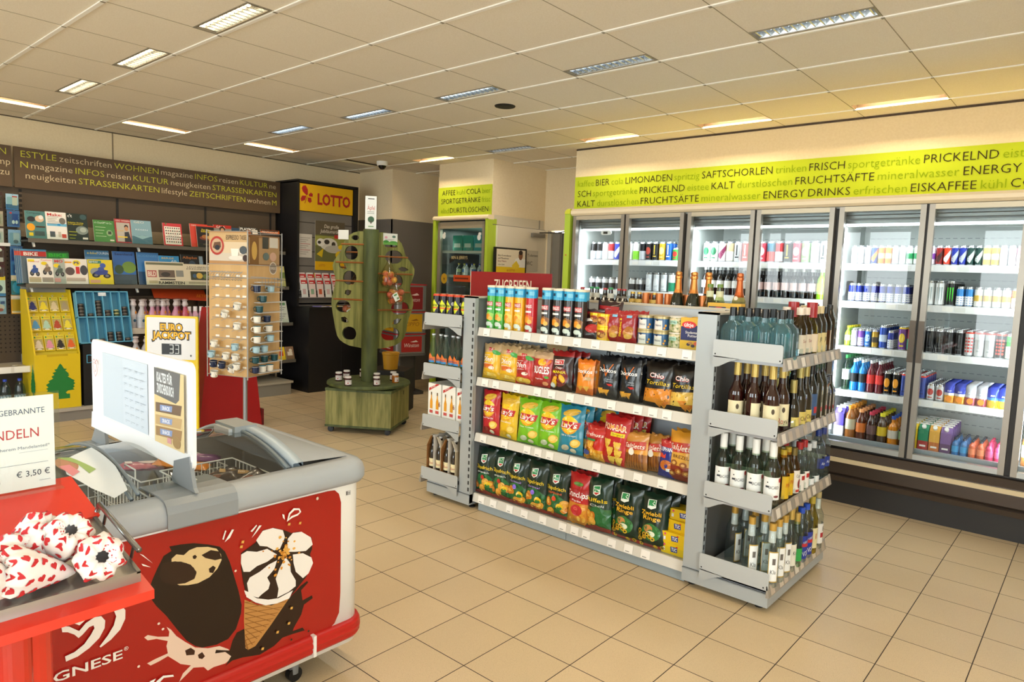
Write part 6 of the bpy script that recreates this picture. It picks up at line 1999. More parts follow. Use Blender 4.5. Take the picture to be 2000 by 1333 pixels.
for i, ((dz, c, art), (z, h)) in enumerate(zip(PKL, ((1.98, .17), (1.83, .14), (1.66, .15), (1.48, .16), (1.34, .13), (1.17, .19), (1.0, .16)))):
    blister(.11, h, c, art, (-7.95, 1.715, z), dz + '%s down in the outer pegboard column' % ORD[i])
b = MB()
b.box((-.03, -.001, 0), (.06, .001, .03), m('#e9e9e6', .5))
tag(b.obj('price_card', loc=(-7.87, 1.74, 1.645), rot=(0, 0, PI / 2)), 'small white price card hooked on the pegboard', 'card')
b = MB()
for k in range(5):
    b.tube([(.018 * math.cos(t * .3) * (.6 + k * .13), .018 * math.sin(t * .3) * (.6 + k * .13), .006 + k * .001) for t in range(22)], .003, m('#c9c4b8', .5), 5)
b.lathe([(0, 0), (.03, 0), (.03, .004), (0, .004)], m('#b8b2a6', .6), 16)
tag(b.obj('cable_coil', loc=(-7.68, 1.76, .523)), 'small white cable coil lying on the low shelf corner', 'cable')
w5 = vbottle('water_bottle', [(.042, 0), (.045, .006), (.045, .17), (.036, .22), (.016, .262), (.0145, .27)], '#cfe0ea', ('#2a48c0', .265, .0165, .022), ('#d8e4f0', .06, .13, .045, 3.1), 16, '#c4d8e0')
for i in range(3):
    put(w5, (-7.66, 1.56 + i * .115, .127), 0, 'clear water bottle with blue cap under the low shelf, %s from the left' % ORD[i], group='water bottles')
# ================================================================ displays standing before the magazine wall
YW_ = m('#e3c416', .5)
YD = m('#c9a90f', .5)
o = empty('air_freshener_stand', (-7.45, 1.86, .126))
tag(o, 'tall yellow cardboard stand of hanging tree air fresheners with a green fir printed on it', 'display stand')
b = MB()
W = .375
b.add([(0, 0, 0), (0, W, 0), (0, W, .52), (0, 0, .52), (-.4, 0, 0), (-.4, W, 0), (-.4, W, .52), (-.4, 0, .52)], [(0, 1, 2, 3), (5, 4, 7, 6), (4, 0, 3, 7), (1, 5, 6, 2), (4, 5, 1, 0)], YW_)
# slanted display face between raised cheeks
b.add([(-.035, .012, .49), (-.035, W - .012, .49), (-.31, W - .012, 1.09), (-.31, .012, 1.09)], [(0, 1, 2, 3)], m('#d8c01e', .5))
for y0, y1 in ((0, .012), (W - .012, W)):
    b.prism([(0, .52), (-.245, 1.12), (-.4, 1.12), (-.4, .52)], y0, y1, YW_, 1)
b.add([(-.31, 0, 1.07), (-.31, W, 1.07), (-.4, W, 1.15), (-.4, 0, 1.15)], [(0, 1, 2, 3)], m('#cfc9ba', .5))
b.box((0, .1, .5), (.002, .27, .52), YD)
part(b, 'body', o)
b = MB()
TREE = [(0, .34), (.012, .325), (.03, .29), (.055, .285), (.04, .27), (.07, .24), (.062, .232), (.075, .225), (.06, .21), (.1, .18), (.118, .17), (.108, .155), (.122, .14), (.105, .125), (.118, .11), (.1, .095), (.115, .08), (.06, .075), (.04, .06), (.05, .045), (.075, .045), (.075, 0), (-.02, 0), (-.02, .06), (-.06, .065), (-.115, .08), (-.105, .095), (-.12, .11), (-.1, .12), (-.12, .145), (-.09, .165), (-.1, .18), (-.06, .2), (-.075, .22), (-.05, .235), (-.065, .255), (-.035, .265), (-.05, .285), (-.028, .29), (-.012, .325)]
b.art([('p', TREE, '#1f7f3a')], flat((.001, .205, .09), (0, 1, 0), (0, 0, 1), (1, 0, 0)), .0005)
b.art([('p', [(x * .6 - .0, y) for x, y in TREE], '#1f7f3a')], flat((-.06, -.001, .09), (1, 0, 0), (0, 0, 1), (0, -1, 0)), .0005)
part(b, 'print', o)
CS = ['#1d2470', '#e8d01e', '#d8c49a', '#a89878', '#4a90c0', '#a8c8b0', '#b0401e', '#ecd83a', '#d8c8b0', '#d88aa0', '#1c1410', '#e0601e']
CN = ['navy', 'lemon', 'cream-gold', 'tan', 'sky blue and yellow', 'mint', 'brick red', 'bright yellow', 'pale beige', 'pink', 'black', 'orange']
TS = [(0, .07), (.01, .06), (.018, .045), (.012, .044), (.024, .026), (.018, .025), (.03, .008), (.008, .006), (.008, 0), (-.008, 0), (-.008, .006), (-.03, .008), (-.018, .025), (-.024, .026), (-.012, .044), (-.018, .045), (-.01, .06)]
for i in range(12):
    r_, c_ = divmod(i, 4)
    b = MB()
    b.box((-.04, 0, 0), (.04, .012, .155), m('#e0c21a', .5))
    b.box((-.035, -.001, .01), (.035, 0, .118), m('#b3a468', .2))
    b.art([('p', [(x * 1.25, y * 1.25 + .022) for x, y in TS], CS[i]), ('r', -.035, .122, .07, .028, '#d8d03a'), ('r', -.03, .128, .012, .016, '#2f8a3a'), ('t', 'WUNDER', .006, .137, .012, '#c23a1e', {'w': .046}), ('r', -.018, .012, .036, .008, '#f2ede0')], flat((0, -.0012, 0), (1, 0, 0), (0, 0, 1), (0, -1, 0)), .0004)
    b.tube([(0, 0, .155), (-.008, 0, .168), (0, 0, .178), (.008, 0, .168), (0, 0, .155)], .0022, m('#e6e2d8', .4), 5)
    t_ = (.68, .39, .09)[r_]
    fx = -.035 - .275 * t_ + .018
    fz = .49 + .6 * t_ + .008
    tag(b.obj('air_freshener_pack', loc=(-7.45 + fx, 1.86 + .055 + c_ * .088, .126 + fz), rot=(-.43, 0, PI / 2)), '%s tree air freshener pack, %s row, %s on the yellow stand' % (CN[i], ('top', 'middle', 'bottom')[r_], ORD[c_]), 'air freshener', 'air freshener packs')

# blue tray stand with tins
o = empty('tin_stand', (-7.45, 2.24, .126))
tag(o, 'black cardboard stand with a slanted light blue twelve-compartment tray of small tins', 'display stand')
b = MB()
b.box((-.38, .02, 0), (0, .47, .6), m('#121214', .6))
b.box((-.38, .02, .6), (-.22, .47, 1.0), m('#121214', .6))
part(b, 'body', o)
b = MB()
b.art([('t', 'DA', .13, .46, .09, '#5ab0d8', {'thin': -.03})], flat((.001, 0, 0), (0, 1, 0), (0, 0, 1), (1, 0, 0)))
part(b, 'lettering', o)
LB = m('#5fa8c8', .5)
LBD = m('#4f98ba', .5)
TF = Matrix.Translation((.005, 0, .61)) @ Matrix.Rotation(-.26, 4, 'Y')   # local x = outward, z = up the slope
b = MB()
W = .475
b.box((-.075, 0, 0), (-.065, W, .52), LBD, tf=TF)
for z in (0, .255, .51):
    b.box((-.065, 0, z), (.0, W, z + .01), LB, tf=TF)
for k in range(7):
    y = k * (W - .008) / 6
    b.box((-.065, y, 0), (.0, y + .008, .52), LB, tf=TF)
part(b, 'tray', o)
b = MB()
b.box((.001, .2, .47), (.002, .27, .505), m('#d8e0e8', .5), tf=TF)
part(b, 'price_label', o)
b = MB()
b.lathe([(.026, 0), (.027, .003), (.027, .022), (.0275, .024), (.0275, .032), (0, .032)], m('#2a221c', .4), 16, mats=[m('#2a221c', .4)] * 2 + [m('#cfc6b8', .4)] + [m('#1a1512', .4)] * 2)
b.box((-.0, -.0275, .008), (.012, -.0268, .02), m('#b04a3a', .4))
TIN = b.mesh('spice_tin')
b = MB()
b.lathe([(.026, 0), (.027, .003), (.027, .022), (.0275, .024), (.0275, .032), (0, .032)], m('#3a4a2a', .4), 16, mats=[m('#3a4a2a', .4)] * 3 + [m('#d8cf8a', .4)] * 2)
TIN2 = b.mesh('spice_tin_yellow')
for r_, stacks in ((1, [4, 1, 5, 2, 2, 3]), (0, [0, 1, 1, 3, 3, 1])):
    for c_, n in enumerate(stacks):
        for k in range(n):
            me = TIN2 if (r_ == 1 and c_ == 4) else TIN
            t = bpy.data.objects.new('small_tin', me)
            COL.objects.link(t)
            t.matrix_world = Matrix.Translation((-7.45, 2.24, .126)) @ TF @ Matrix.Translation((-.032, .044 + c_ * .0778, .011 + .255 * r_ + k * .0325))
            tag(t, 'dark small tin, %s up in the %s compartment of the %s tray row' % (ORD[k], ORD[c_], ('lower', 'upper')[r_]), 'tin', 'small tins in the blue tray')

# promotional shelf with bagged bottles
o = empty('promotion_shelf', (-7.5, 2.72, .126))
tag(o, 'promotion shelf with red slanted topper beside the blue tray stand', 'shelf')
b = MB()
for z in (.3, .71):
    b.box((-.4, 0, z), (0, .85, z + .02), m('#b8a894', .5))
    b.box((0, 0, z - .03), (.012, .85, z + .03), m('#cfc4b4', .45))
b.box((-.42, 0, 0), (-.4, .85, 1.05), m('#6a5a48', .6))
for y in (0, .84):
    b.box((-.4, y, 0), (-.36, y + .01, 1.02), m('#4d4236', .6))
for z in (.05, .15, .45, .55):
    b.box((-.4, .01, z), (-.39, .84, z + .08), m('#8a7a66', .6))
part(b, 'frame', o)
b = MB()
b.add([(-.2, .3, 1.04), (-.2, .88, 1.0), (-.3, .88, 1.12), (-.3, .3, 1.16)], [(0, 1, 2, 3)], m('#bf4318', .5))
n_ = Vector((.77, 0, .64))
b.art([('t', 'AKTION', .02 + i * .22, -.002, .05, '#e0821e', {'w': .17, 'shear': .3}) for i in range(3)], flat((-.25, .39, 1.085), (0, .998, -.07), Vector((-.64, 0, .77)), n_), .002)
part(b, 'topper', o, 'orange-red topper')
def bagged(key, c1, c2):
    b = MB()
    b.lathe([(.034, 0), (.036, .01), (.036, .12), (.018, .17), (.017, .2)], m(c1, .35), 14)
    b.lathe([(.0365, .02), (.0365, .1)], m(c2, .4), 14)
    b.lathe([(.022, .19), (.03, .205), (.02, .235), (.028, .25), (.01, .255), (0, .255)], m('#e2dcda', .4), 10)
    b.art([('e', 0, .07, .012, .014, '#2f6a8a'), ('e', .01, .14, .008, .014, '#e8901e')], cylmap(.037), .0005)
    b.lathe([(.042, 0), (.044, .1), (.032, .18), (.026, .24), (.034, .265)], glass('#f2eef0', .8, .15), 9)
    return b.mesh('bagged_' + key)
bg = {'w': (bagged('white', '#dfe2e4', '#cfd8dc'), 'white'), 'p': (bagged('pink', '#e4a4c0', '#c878a0'), 'pink'), 'r': (bagged('red', '#d8607a', '#c42a4a'), 'red and pink')}
for i, k in enumerate('wwpppppprr'):
    t = bpy.data.objects.new('bagged_bottle', bg[k][0])
    COL.objects.link(t)
    t.location = (-7.58 + .05 * (i % 2), 2.765 + i * .057, .857)
    t.rotation_euler = (0, .05 * math.sin(i * 2), PI / 2 + .2 * math.sin(i))
    t.scale = (1.12, 1.12, 1.18)
    tag(t, '%s bagged sprayer bottle, %s from the left on the promotion shelf' % (bg[k][1], ORD[i]), 'bottle', 'bagged bottles')
pkb = vbottle('cleaner_bottle', [(.03, 0), (.032, .006), (.032, .13), (.022, .165), (.02, .175)], '#d8a8c0', ('#f0ecee', .172, .022, .05), ('#b8c8d8', .03, .12, .032, 3.1), 14, None)
for i in range(5):
    put(pkb, (-7.535, 3.335 + i * .066 - .05 + .03, .857), PI / 2, 'pink blue-labelled cleaner bottle with white cap, %s on the promotion shelf' % ORD[i], group='cleaner bottles')
plb = vbottle('cleaner_bottle', [(.03, 0), (.032, .006), (.032, .13), (.022, .165), (.02, .175)], '#6a3a5a', ('#c8c4c8', .172, .022, .04), ('#8a5a7a', .03, .12, .032, 3.1), 14, None)
for i in range(8):
    put(plb, (-7.56, 2.78 + i * .1, .447), PI / 2, 'purple cleaner bottle on the lower promotion shelf, %s from the left' % ORD[i], group='purple bottles')
for i in range(3):
    t = bpy.data.objects.new('bagged_bottle', bg['w'][0])
    COL.objects.link(t)
    t.location = (-7.43, 2.71 + i * .06, .64 - .4 + .126 + .06)
    t.rotation_euler = (.3, 0, 1.2 + .5 * i)
    t.location = (-7.4, 2.72 + i * .07, .55)
    tag(t, 'white bagged bottle hanging low beside the blue tray, %s of three' % ORD[i], 'bottle', 'bagged bottles')
b = MB()
b.box((-.1, -.13, 0), (.1, .1, .42), m('#4a443c', .6))
tag(b.obj('storage_box', loc=(-7.4, 2.82, .126)), 'plain dark box under the low bagged bottles', 'box')

# jackpot sign
VR = (.7525, .6578)
yaw = math.atan2(VR[1], VR[0])
o = empty('jackpot_sign', (-6.17, 2.57, 0), (0, 0, yaw))
tag(o, 'yellow and white lottery jackpot sign showing 33, standing before the promotion shelf', 'sign')
b = MB()
b.prism(rrect(0, .55, .46, 1.07, .015), -.02, .0, m('#f0d000', .45), 1)
b.box((-.23, -.04, 0), (.23, .1, .02), m('#e8e4da', .5))
part(b, 'board', o)
b = MB()
L = [('p', rrect(-.002, .885, .425, .365, .01), '#eef0f4')]
for st, y, w in (('EURO', .985, .2), ('JACKPOT', .915, .34)):
    L += [('t', st, .0, y, .068, '#2a1c10', {'w': w * 1.03, 'thin': .13}), ('t', st, .0, y, .058, '#f0b800', {'w': w * .97, 'thin': .055})]
L += [('r', -.085, .745, .17, .095, '#23272c'), ('e', .17, .74, .006, .01, '#23272c')]
SEG = {'3': 'abcdg'}
for cx in (-.0, .05):
    for sgm, (x, y, w, h) in {'a': (-.016, .082, .034, .006), 'g': (-.012, .046, .03, .006), 'd': (-.016, .01, .034, .006), 'b': (.014, .05, .006, .034), 'c': (.014, .014, .006, .034)}.items():
        L.append(('r', cx + x, .745 + y, w, h, '#e8eef2'))
b.art(L, flat((0, -.0202, 0), (1, 0, 0), (0, 0, 1), (0, -1, 0)), .0006)
part(b, 'print', o)

# red tapering stand
o = empty('red_stand', (-6.11, 3.08, 0))
tag(o, 'deep red tapering floor stand behind the cup rack', 'display stand')
b = MB()
RD = m('#a30d12', .42)
b.add([(0, -.315, 0), (0, .3, 0), (0, .17, 1.15), (0, -.19, 1.15), (-.3, -.315, 0), (-.3, .3, 0), (-.2, .17, 1.15), (-.2, -.19, 1.15)], [(0, 1, 2, 3), (5, 4, 7, 6), (4, 0, 3, 7), (1, 5, 6, 2), (3, 2, 6, 7)], RD)
b.box((-.3, .3, 0), (-.02, .33, .16), m('#6a0d10', .5))
part(b, 'body', o)

# ---------------------------------------------------------------- rotating espresso cup rack
rz = math.radians(20.9)
o = empty('cup_rack', (-5.18, 2.72, 0), (0, 0, rz))
tag(o, 'revolving wooden rack of enamel espresso cups on a grey pole', 'display rack')
Hs, z0, z1 = .195, .69, 1.80
WIRE = m('#a6a8a8', .45, .4)
PLY = noisy('plywood', '#c79e66', '#d3ad77', 14, .55, (1, 1, .2))
b = MB()
b.box((-Hs + .01, -Hs + .01, z0), (Hs - .01, Hs - .01, 1.55), PLY)
b.box((-Hs + .01, -Hs + .012, 1.55), (Hs - .01, -Hs + .02, z1), m('#b98a58', .5))
b.box((-Hs + .04, -Hs + .1, 1.55), (Hs - .012, Hs - .012, z1 - .02), m('#8a6440', .5))
part(b, 'core', o, 'plywood core')
b = MB()
L = [('r', -.18, 1.575, .36, .215, '#d9c4a4'), ('r', -.18, 1.575, .36, .06, '#d0c4b4'), ('r', -.18, 1.72, .36, .07, '#c9a878'), ('e', -.105, 1.69, .068, .072, '#b0362e'), ('e', -.105, 1.69, .052, .055, '#c8a88a'), ('p', [(-.145, 1.675), (-.1, 1.655), (-.065, 1.68), (-.07, 1.72), (-.13, 1.715)], '#6a4a34'), ('e', -.1, 1.675, .025, .02, '#2a2a34'),
     ('t', 'ESPRESSO', .045, 1.755, .035, '#3a2c24', {'w': .12}), ('t', 'TASSE', .145, 1.755, .035, '#3a2c24', {'w': .06}), ('e', .08, 1.6, .07, .018, '#e6dfd4'), ('p', [(.03, 1.67), (.11, 1.67), (.1, 1.615), (.04, 1.615)], '#efe9de'), ('e', .125, 1.648, .018, .018, '#efe9de'), ('e', .125, 1.648, .01, .01, '#c9a878'), ('e', .15, 1.66, .035, .03, '#4a5258'), ('e', .17, 1.6, .025, .025, '#3a241e')]
b.art(L, flat((0, -Hs + .0115, 0), (1, 0, 0), (0, 0, 1), (0, -1, 0)), .0005)
L = [('r', -.17, 1.56, .35, .2, '#a8865c'), ('r', -.16, 1.55, .1, .22, '#7a5428'), ('e', -.11, 1.66, .03, .07, '#c8a050'), ('r', -.02, 1.68, .07, .09, '#3a3a34'), ('r', .06, 1.69, .1, .08, '#cfc8ba'), ('e', .02, 1.62, .035, .03, '#5a6a66'), ('e', .1, 1.62, .04, .035, '#c8a08a'), ('e', .1, 1.53, .045, .05, '#cfc4b4'), ('e', .1, 1.53, .037, .042, '#8a7a6a'), ('t', 'ESPRESSO', .1, 1.53, .02, '#e8e0d0', {'w': .06})]
b.art(L, flat((Hs - .0112, 0, 0), (0, 1, 0), (0, 0, 1), (1, 0, 0)), .0005)
part(b, 'poster', o)
b = MB()
for x, y in ((-Hs, -Hs), (Hs, -Hs), (Hs, Hs), (-Hs, Hs)):
    b.tube([(x, y, z0 - .02), (x, y, z1 + .01)], .005, WIRE, 6)
for z in (z0, 1.45, 1.55, z1):
    b.tube([(-Hs, -Hs, z), (Hs, -Hs, z), (Hs, Hs, z), (-Hs, Hs, z), (-Hs, -Hs, z)], .0025, WIRE, 5)
part(b, 'wire_frame', o)
for k in range(10):
    z = .72 + k * .078
    b = MB()
    b.tube([(-.14, -Hs - .004, z + .03), (.17, -Hs - .004, z + .03)], .002, WIRE, 4)
    for x in (-.1, 0, .1, .16):
        b.tube([(x, -Hs, z + .03), (x - .01, -Hs - .05, z + .012)], .0018, WIRE, 4)
        b.box((x - .02, -Hs + .008, z + .035), (x + .015, -Hs + .0095, z + .05), m('#f0ece2', .5))
    b.tube([(Hs + .03, -.13, z), (Hs + .03, .14, z)], .0035, m('#d8d8d6', .3, .3), 5)
    b.box((Hs + .004, -.13, z - .004), (Hs + .065, .13, z), m('#dcdcda', .35, .3))
    part(b, 'cup_rail', o)
b = MB()
b.tube([(-.15, -Hs - .02, 1.49), (.16, -Hs - .02, 1.49)], .003, WIRE, 5)
for k in range(12):
    x = -.15 + k * .027
    b.tube([(x, -Hs, 1.5), (x, -Hs - .04, 1.47), (x + .004, -Hs - .045, 1.44), (x + .01, -Hs - .02, 1.43)], .002, WIRE, 4)
b.tube([(Hs, -.16, 1.46), (Hs + .09, -.14, 1.46), (Hs + .09, .12, 1.44), (Hs, .14, 1.44)], .003, WIRE, 5)
b.tube([(Hs, -.16, 1.40), (Hs + .09, -.14, 1.40), (Hs + .09, .12, 1.38), (Hs, .14, 1.38)], .003, WIRE, 5)
for k in range(8):
    b.tube([(Hs + .09, -.14 + .035 * k, 1.46), (Hs + .09, -.14 + .035 * k, 1.39)], .002, WIRE, 4)
part(b, 'hook_basket', o)
b = MB()
b.lathe([(.017, .02), (.017, z0 + .02)], m('#9aa0a6', .3, .6), 14)
part(b, 'pole', o)
b = MB()
b.lathe([(.24, 0), (.24, .012), (.05, .03), (.02, .06)], m('#8a9096', .35, .5), 28)
part(b, 'foot', o)
CUPC = {'w': ('#ece8dc', 'white', '#2a4a7a'), 'l': ('#a8c8d4', 'pale blue', '#4a7a94'), 'n': ('#1c2a48', 'navy', '#d8e4ec'), 'g': ('#1f4a50', 'dark teal', '#d8e4e0'), 't': ('#ece8dc', 'cream turquoise-lined', '#3a94a4')}
CUPM = {}
for k, (c, d, c2) in CUPC.items():
    b = MB()
    MT = m(c, .25)
    IN = m('#3a9ab0' if k == 't' else c, .25)
    b.lathe([(.018, 0), (.026, .006), (.0285, .05), (.0292, .052), (.027, .05), (.024, .008), (0, .006)], MT, 16, mats=[MT, MT, m('#1d2630' if k in 'wlt' else '#e8e4da', .3), IN, IN, IN])
    b.tube([(.027, 0, .042), (.042, 0, .044), (.05, 0, .032), (.045, 0, .016), (.026, 0, .012)], .0035, MT, 6)
    b.art([('e', 0, .026, .012, .009, c2), ('r', -.016, .022, .006, .008, c2)], cylmap(.0278), .0006, split=.01)
    CUPM[k] = b.mesh('espresso_cup_' + k)


def cup(k, local, rot, label):
    t = bpy.data.objects.new('espresso_cup', CUPM[k])
    COL.objects.link(t)
    M_ = Matrix.Translation((-5.18, 2.72, 0)) @ Matrix.Rotation(rz, 4, 'Z') @ Matrix.Translation(local)
    for ax, a in rot: M_ = M_ @ Matrix.Rotation(a, 4, ax)
    t.matrix_world = M_
    tag(t, label, 'cup', 'espresso cups on the rack')


for i, (u, v, k, tl) in enumerate([(330, 680, 'w', .5), (235, 745, 'w', .6), (330, 835, 'w', .3), (155, 985, 'w', .15), (315, 1000, 'l', .1), (135, 1070, 'l', .15), (245, 1075, 'w', .3), (315, 1080, 'w', .3), (150, 1145, 'n', .2), (215, 1150, 'n', .2), (285, 1165, 'w', 1.0), (325, 1150, 'w', .3), (155, 1225, 'w', .2)]):
    cup(k, ((u - 225) / 310 * .39, -Hs - .045, 1.80 - (v - 105) * .00098 - .026), (('Z', -.5), ('Y', tl * .6)), '%s espresso cup hanging on the rack left face, %s from the top' % (CUPC[k][1], ORD[i]))
for i, (u, v, k) in enumerate([(425, 600, 'n'), (528, 598, 'l'), (470, 680, 'g'), (443, 762, 'g'), (425, 842, 't'), (500, 838, 'n'), (425, 925, 't'), (515, 918, 't'), (425, 1005, 't'), (525, 995, 'l'), (420, 1085, 'l'), (480, 1082, 'l'), (415, 1165, 'g'), (480, 1155, 'g'), (555, 1145, 'g'), (415, 1242, 'n'), (465, 1245, 't'), (520, 1240, 't')]):
    row = round((1.8 - (v - 105) * .00098 - .72 + .0) / .078)
    cup(k, (Hs + .035, (u - 512) / 255 * .39, .7205 + max(0, row) * .078), (('Z', -1.9),), '%s espresso cup on the rack right side rails, %s from the top' % (CUPC[k][1], ORD[i]))
# ================================================================ lottery cabinet
LK = m('#131215', .45)
o = empty('lottery_cabinet', (-7.62, 4.70, 0))
tag(o, 'tall black lottery cabinet with yellow illuminated-style header beside the magazine wall', 'cabinet')
b = MB()
b.box((-.5, 0, 0), (.235, .95, 1.02), LK)
b.box((-.5, -.01, 1.02), (.26, .97, 1.06), m('#0c0c0e', .35))
b.box((-.5, 0, 1.06), (-.28, .95, 2.6), m('#1a191b', .5))
b.box((-.5, -.03, 1.06), (.01, .0, 2.60), LK)
b.box((-.5, .80, 1.06), (.01, .87, 2.60), LK)
b.box((-.5, -.03, 2.585), (.01, .87, 2.62), LK)
b.box((.236, .475, .05), (.238, .479, 1.0), m('#2c2b2e', .4))
part(b, 'body', o)
b = MB()
b.tube([(.24, .52, .78), (.27, .53, .8), (.27, .53, .9), (.24, .52, .92)], .007, CHROME)
part(b, 'handle', o)
b = MB()
SL = m('#77716b', .5)
b.box((-.28, 0, 1.06), (-.03, .80, 1.08), m('#6a655f', .5))
b.box((-.06, 0, 1.1), (-.03, .80, 2.24), SL)
for z in (1.2, 1.38, 1.56, 1.74, 1.92, 2.1):
    b.box((-.031, 0, z), (-.029, .80, z + .01), m('#35322f', .6))
part(b, 'slat_panel', o)
b = MB()
b.box((-.03, .0, 2.245), (.0, .79, 2.575), m('#e2ae0a', .4))
part(b, 'header', o, 'yellow header')
b = MB()
cl = '#a81a22'
L = [('t', 'LOTTO', .505, .165, .135, cl, {'w': .49, 'thin': .05}), ('p', [(.05, .3), (.09, .31), (.12, .26), (.12, .2), (.1, .19), (.05, .23), (.035, .27)], cl), ('p', [(.02, .14), (.04, .18), (.1, .185), (.08, .13), (.03, .11)], cl),
     ('p', [(.13, .2), (.16, .23), (.19, .215), (.185, .18), (.14, .18)], cl), ('p', [(.12, .165), (.165, .165), (.175, .12), (.15, .1), (.12, .12)], cl), ('p', [(.11, .18), (.115, .18), (.08, .09), (.072, .09)], cl)]
b.art(L, flat((.0006, 0, 2.245), (0, 1, 0), (0, 0, 1), (1, 0, 0)), .0005)
part(b, 'lettering', o)
b = MB()
for st, z, y0 in ((0, 1.18, .0), (1, 1.27, .0), (2, 1.36, .03)):
    b.box((-.03 + .0, 0, z - .012), (.06 - st * .03, .6, z - .004), m('#8f8b88', .3))
part(b, 'leaflet_rack', o)
for t in range(3):
    for k in range(5):
        b = MB()
        w, h = .088, .22 - .02 * t
        b.box((-w / 2, 0, 0), (w / 2, .006, h), m('#e9e3dd', .5))
        c = ('#e8c8c4', '#e8ccc8', '#e8d0c8')[t]
        L = [('r', -w / 2, 0, w, h, '#ead2cc' if (k + t) % 3 else '#dfe0dc'), ('r', -w / 2, h - .045, w, .045, '#c2282c'), ('r', -w * .4, h - .035, w * .6, .012, '#f0e4dc'), ('r', -w * .3, h * .2, w * .5, h * .3, ('#c8a8a8', '#8fae8f', '#d2603a', '#d8b8b8', '#c8b0b8')[(k + t * 2) % 5])]
        b.art(L, flat((0, -.0004, 0), (1, 0, 0), (0, 0, 1), (0, -1, 0)), .0003)
        tag(b.obj('leaflet', loc=(-7.60 - .033 * t + .035, 4.76 + k * .115, 1.17 + .095 * t), rot=(-.16, 0, PI / 2)), 'red-headed lottery leaflet, %s from the left, %s row of the cabinet rack' % (ORD[k], ('front', 'middle', 'back')[t]), 'leaflet', 'lottery leaflets')
for k in range(3):
    b = MB()
    b.box((-.05, 0, 0), (.05, .008, .21), m(('#e8e0dc', '#2a2244', '#e0b01e')[k], .5))
    b.art([('r', -.05, .14, .1, .06, ('#c2282c', '#2a1f4a', '#e8c01e')[k]), ('r', -.05, 0, .1, .12, ('#e8d0cc', '#d8b01e', '#e8e4e0')[k])], flat((0, -.0004, 0), (1, 0, 0), (0, 0, 1), (0, -1, 0)), .0003)
    tag(b.obj('leaflet', loc=(-7.645, 4.87 + k * .115, 1.42), rot=(-.1, 0, PI / 2)), '%s brochure standing above the leaflet rows in the lottery cabinet' % ('white and red', 'navy and yellow', 'yellow and white')[k], 'leaflet', 'lottery leaflets')
b = MB()
w, h = .44, .62
b.box((-w / 2, 0, 0), (w / 2, .004, h), m('#d8d4ca', .5))
L = [('r', -w / 2, 0, w, h, '#6a6a3c'), ('r', -w / 2, h * .72, w, h * .28, '#5f5342'), ('r', -w / 2, h * .5, w, h * .2, '#9a9a4a'), ('r', -w / 2, 0, w, .11, '#e2ae0a'), ('t', 'Das große', .02, h * .9, .045, '#e8e0d0', {'w': .22, 'shear': .2}), ('t', 'Jubiläumsrätsel', .02, h * .8, .045, '#e8e0d0', {'w': .34, 'shear': .2}),
     ('e', -.02, .33, .13, .08, '#d8d4c8'), ('e', -.14, .35, .06, .05, '#e8e4da'), ('e', -.16, .35, .025, .02, '#2a2622'), ('e', -.05, .36, .04, .03, '#3a342e'), ('e', .05, .33, .03, .035, '#3a342e'), ('e', .06, .27, .14, .05, '#b8b4a8'), ('r', .06, h * .66, .14, .045, '#c2302c'), ('e', .14, .2, .06, .05, '#e8c422'), ('e', .17, .3, .05, .03, '#e8c422'), ('p', [(-.2, .2), (-.1, .28), (-.12, .16)], '#d8b81e'), ('t', 'LOTTO', -.12, .06, .03, '#b8601e', {'w': .09})]
b.art(L, flat((0, -.0004, 0), (1, 0, 0), (0, 0, 1), (0, -1, 0)), .0003)
tag(b.obj('lottery_poster', loc=(-7.635, 5.16, 1.52), rot=(0, 0, PI / 2)), 'poster with a spotted cow on a green field in the lottery cabinet', 'poster')
b = MB()
b.box((-.095, 0, 0), (.095, .003, .29), m('#cfc8be', .5))
b.art([('r', -.07, .24 - i * .025, .14 - .03 * (i % 3), .006, '#8a8078' if i not in (3, 6) else '#b04a4a') for i in range(9)], flat((0, -.0004, 0), (1, 0, 0), (0, 0, 1), (0, -1, 0)), .0003)
tag(b.obj('notice_sheet', loc=(-7.635, 4.80, 1.67), rot=(0, 0, PI / 2)), 'white printed notice left of the cow poster in the lottery cabinet', 'notice')
for k, (c, y, r_) in enumerate((('#8f88c8', 4.95, .3), ('#e0b81e', 5.08, -.2), ('#e8d84a', 5.2, .1), ('#c2402c', 5.32, .4))):
    b = MB()
    b.box((-.09, -.06, 0), (.09, .06, .008), m(c, .5))
    b.box((-.05, -.061, .0), (.03, -.0605, .008), m('#e8e4e0', .5))
    tag(b.obj('brochure', loc=(-7.5, y, 1.0605), rot=(0, 0, 1.4 + r_)), '%s brochure lying on the black lottery counter' % ('lilac', 'yellow', 'pale yellow', 'red')[k], 'brochure', 'brochures on the counter')

# ================================================================ apple tree display
tc = Vector((-5.395, 4.105, 0))
ang = math.atan2(.347, .54)
GW = noisy('green_stained_wood', '#66662c', '#968f52', 5, .6, (6, 6, .6), .3)
GWD = noisy('green_stained_wood_dark', '#3a4420', '#566030', 5, .6, (3, 3, .6), .3)
GWL = noisy('green_stained_board', '#5c6126', '#8f8e4a', 4, .6, (7, 7, .5), .3)
o = empty('apple_tree_display', tuple(tc), (0, 0, ang))
tag(o, 'green stained wooden display shaped like an apple tree on a wheeled crate', 'display stand')
b = MB()
a, d = .321, .285
b.box((-a, -d, .06), (a, d, .42), GW)
b.box((-a - .004, -d - .004, .40), (a + .004, d + .004, .425), GWD)
b.box((-a - .004, -d - .004, .055), (a + .004, d + .004, .075), GWD)
b.lathe([(0, 0), (.006, 0), (.006, .002)], BLACK, 8, tf=Matrix.Translation((a + .001, .1, .36)) @ Matrix.Rotation(PI / 2, 4, 'Y'))
b.box((a, .095, .335), (a + .002, .105, .375), BLACK)
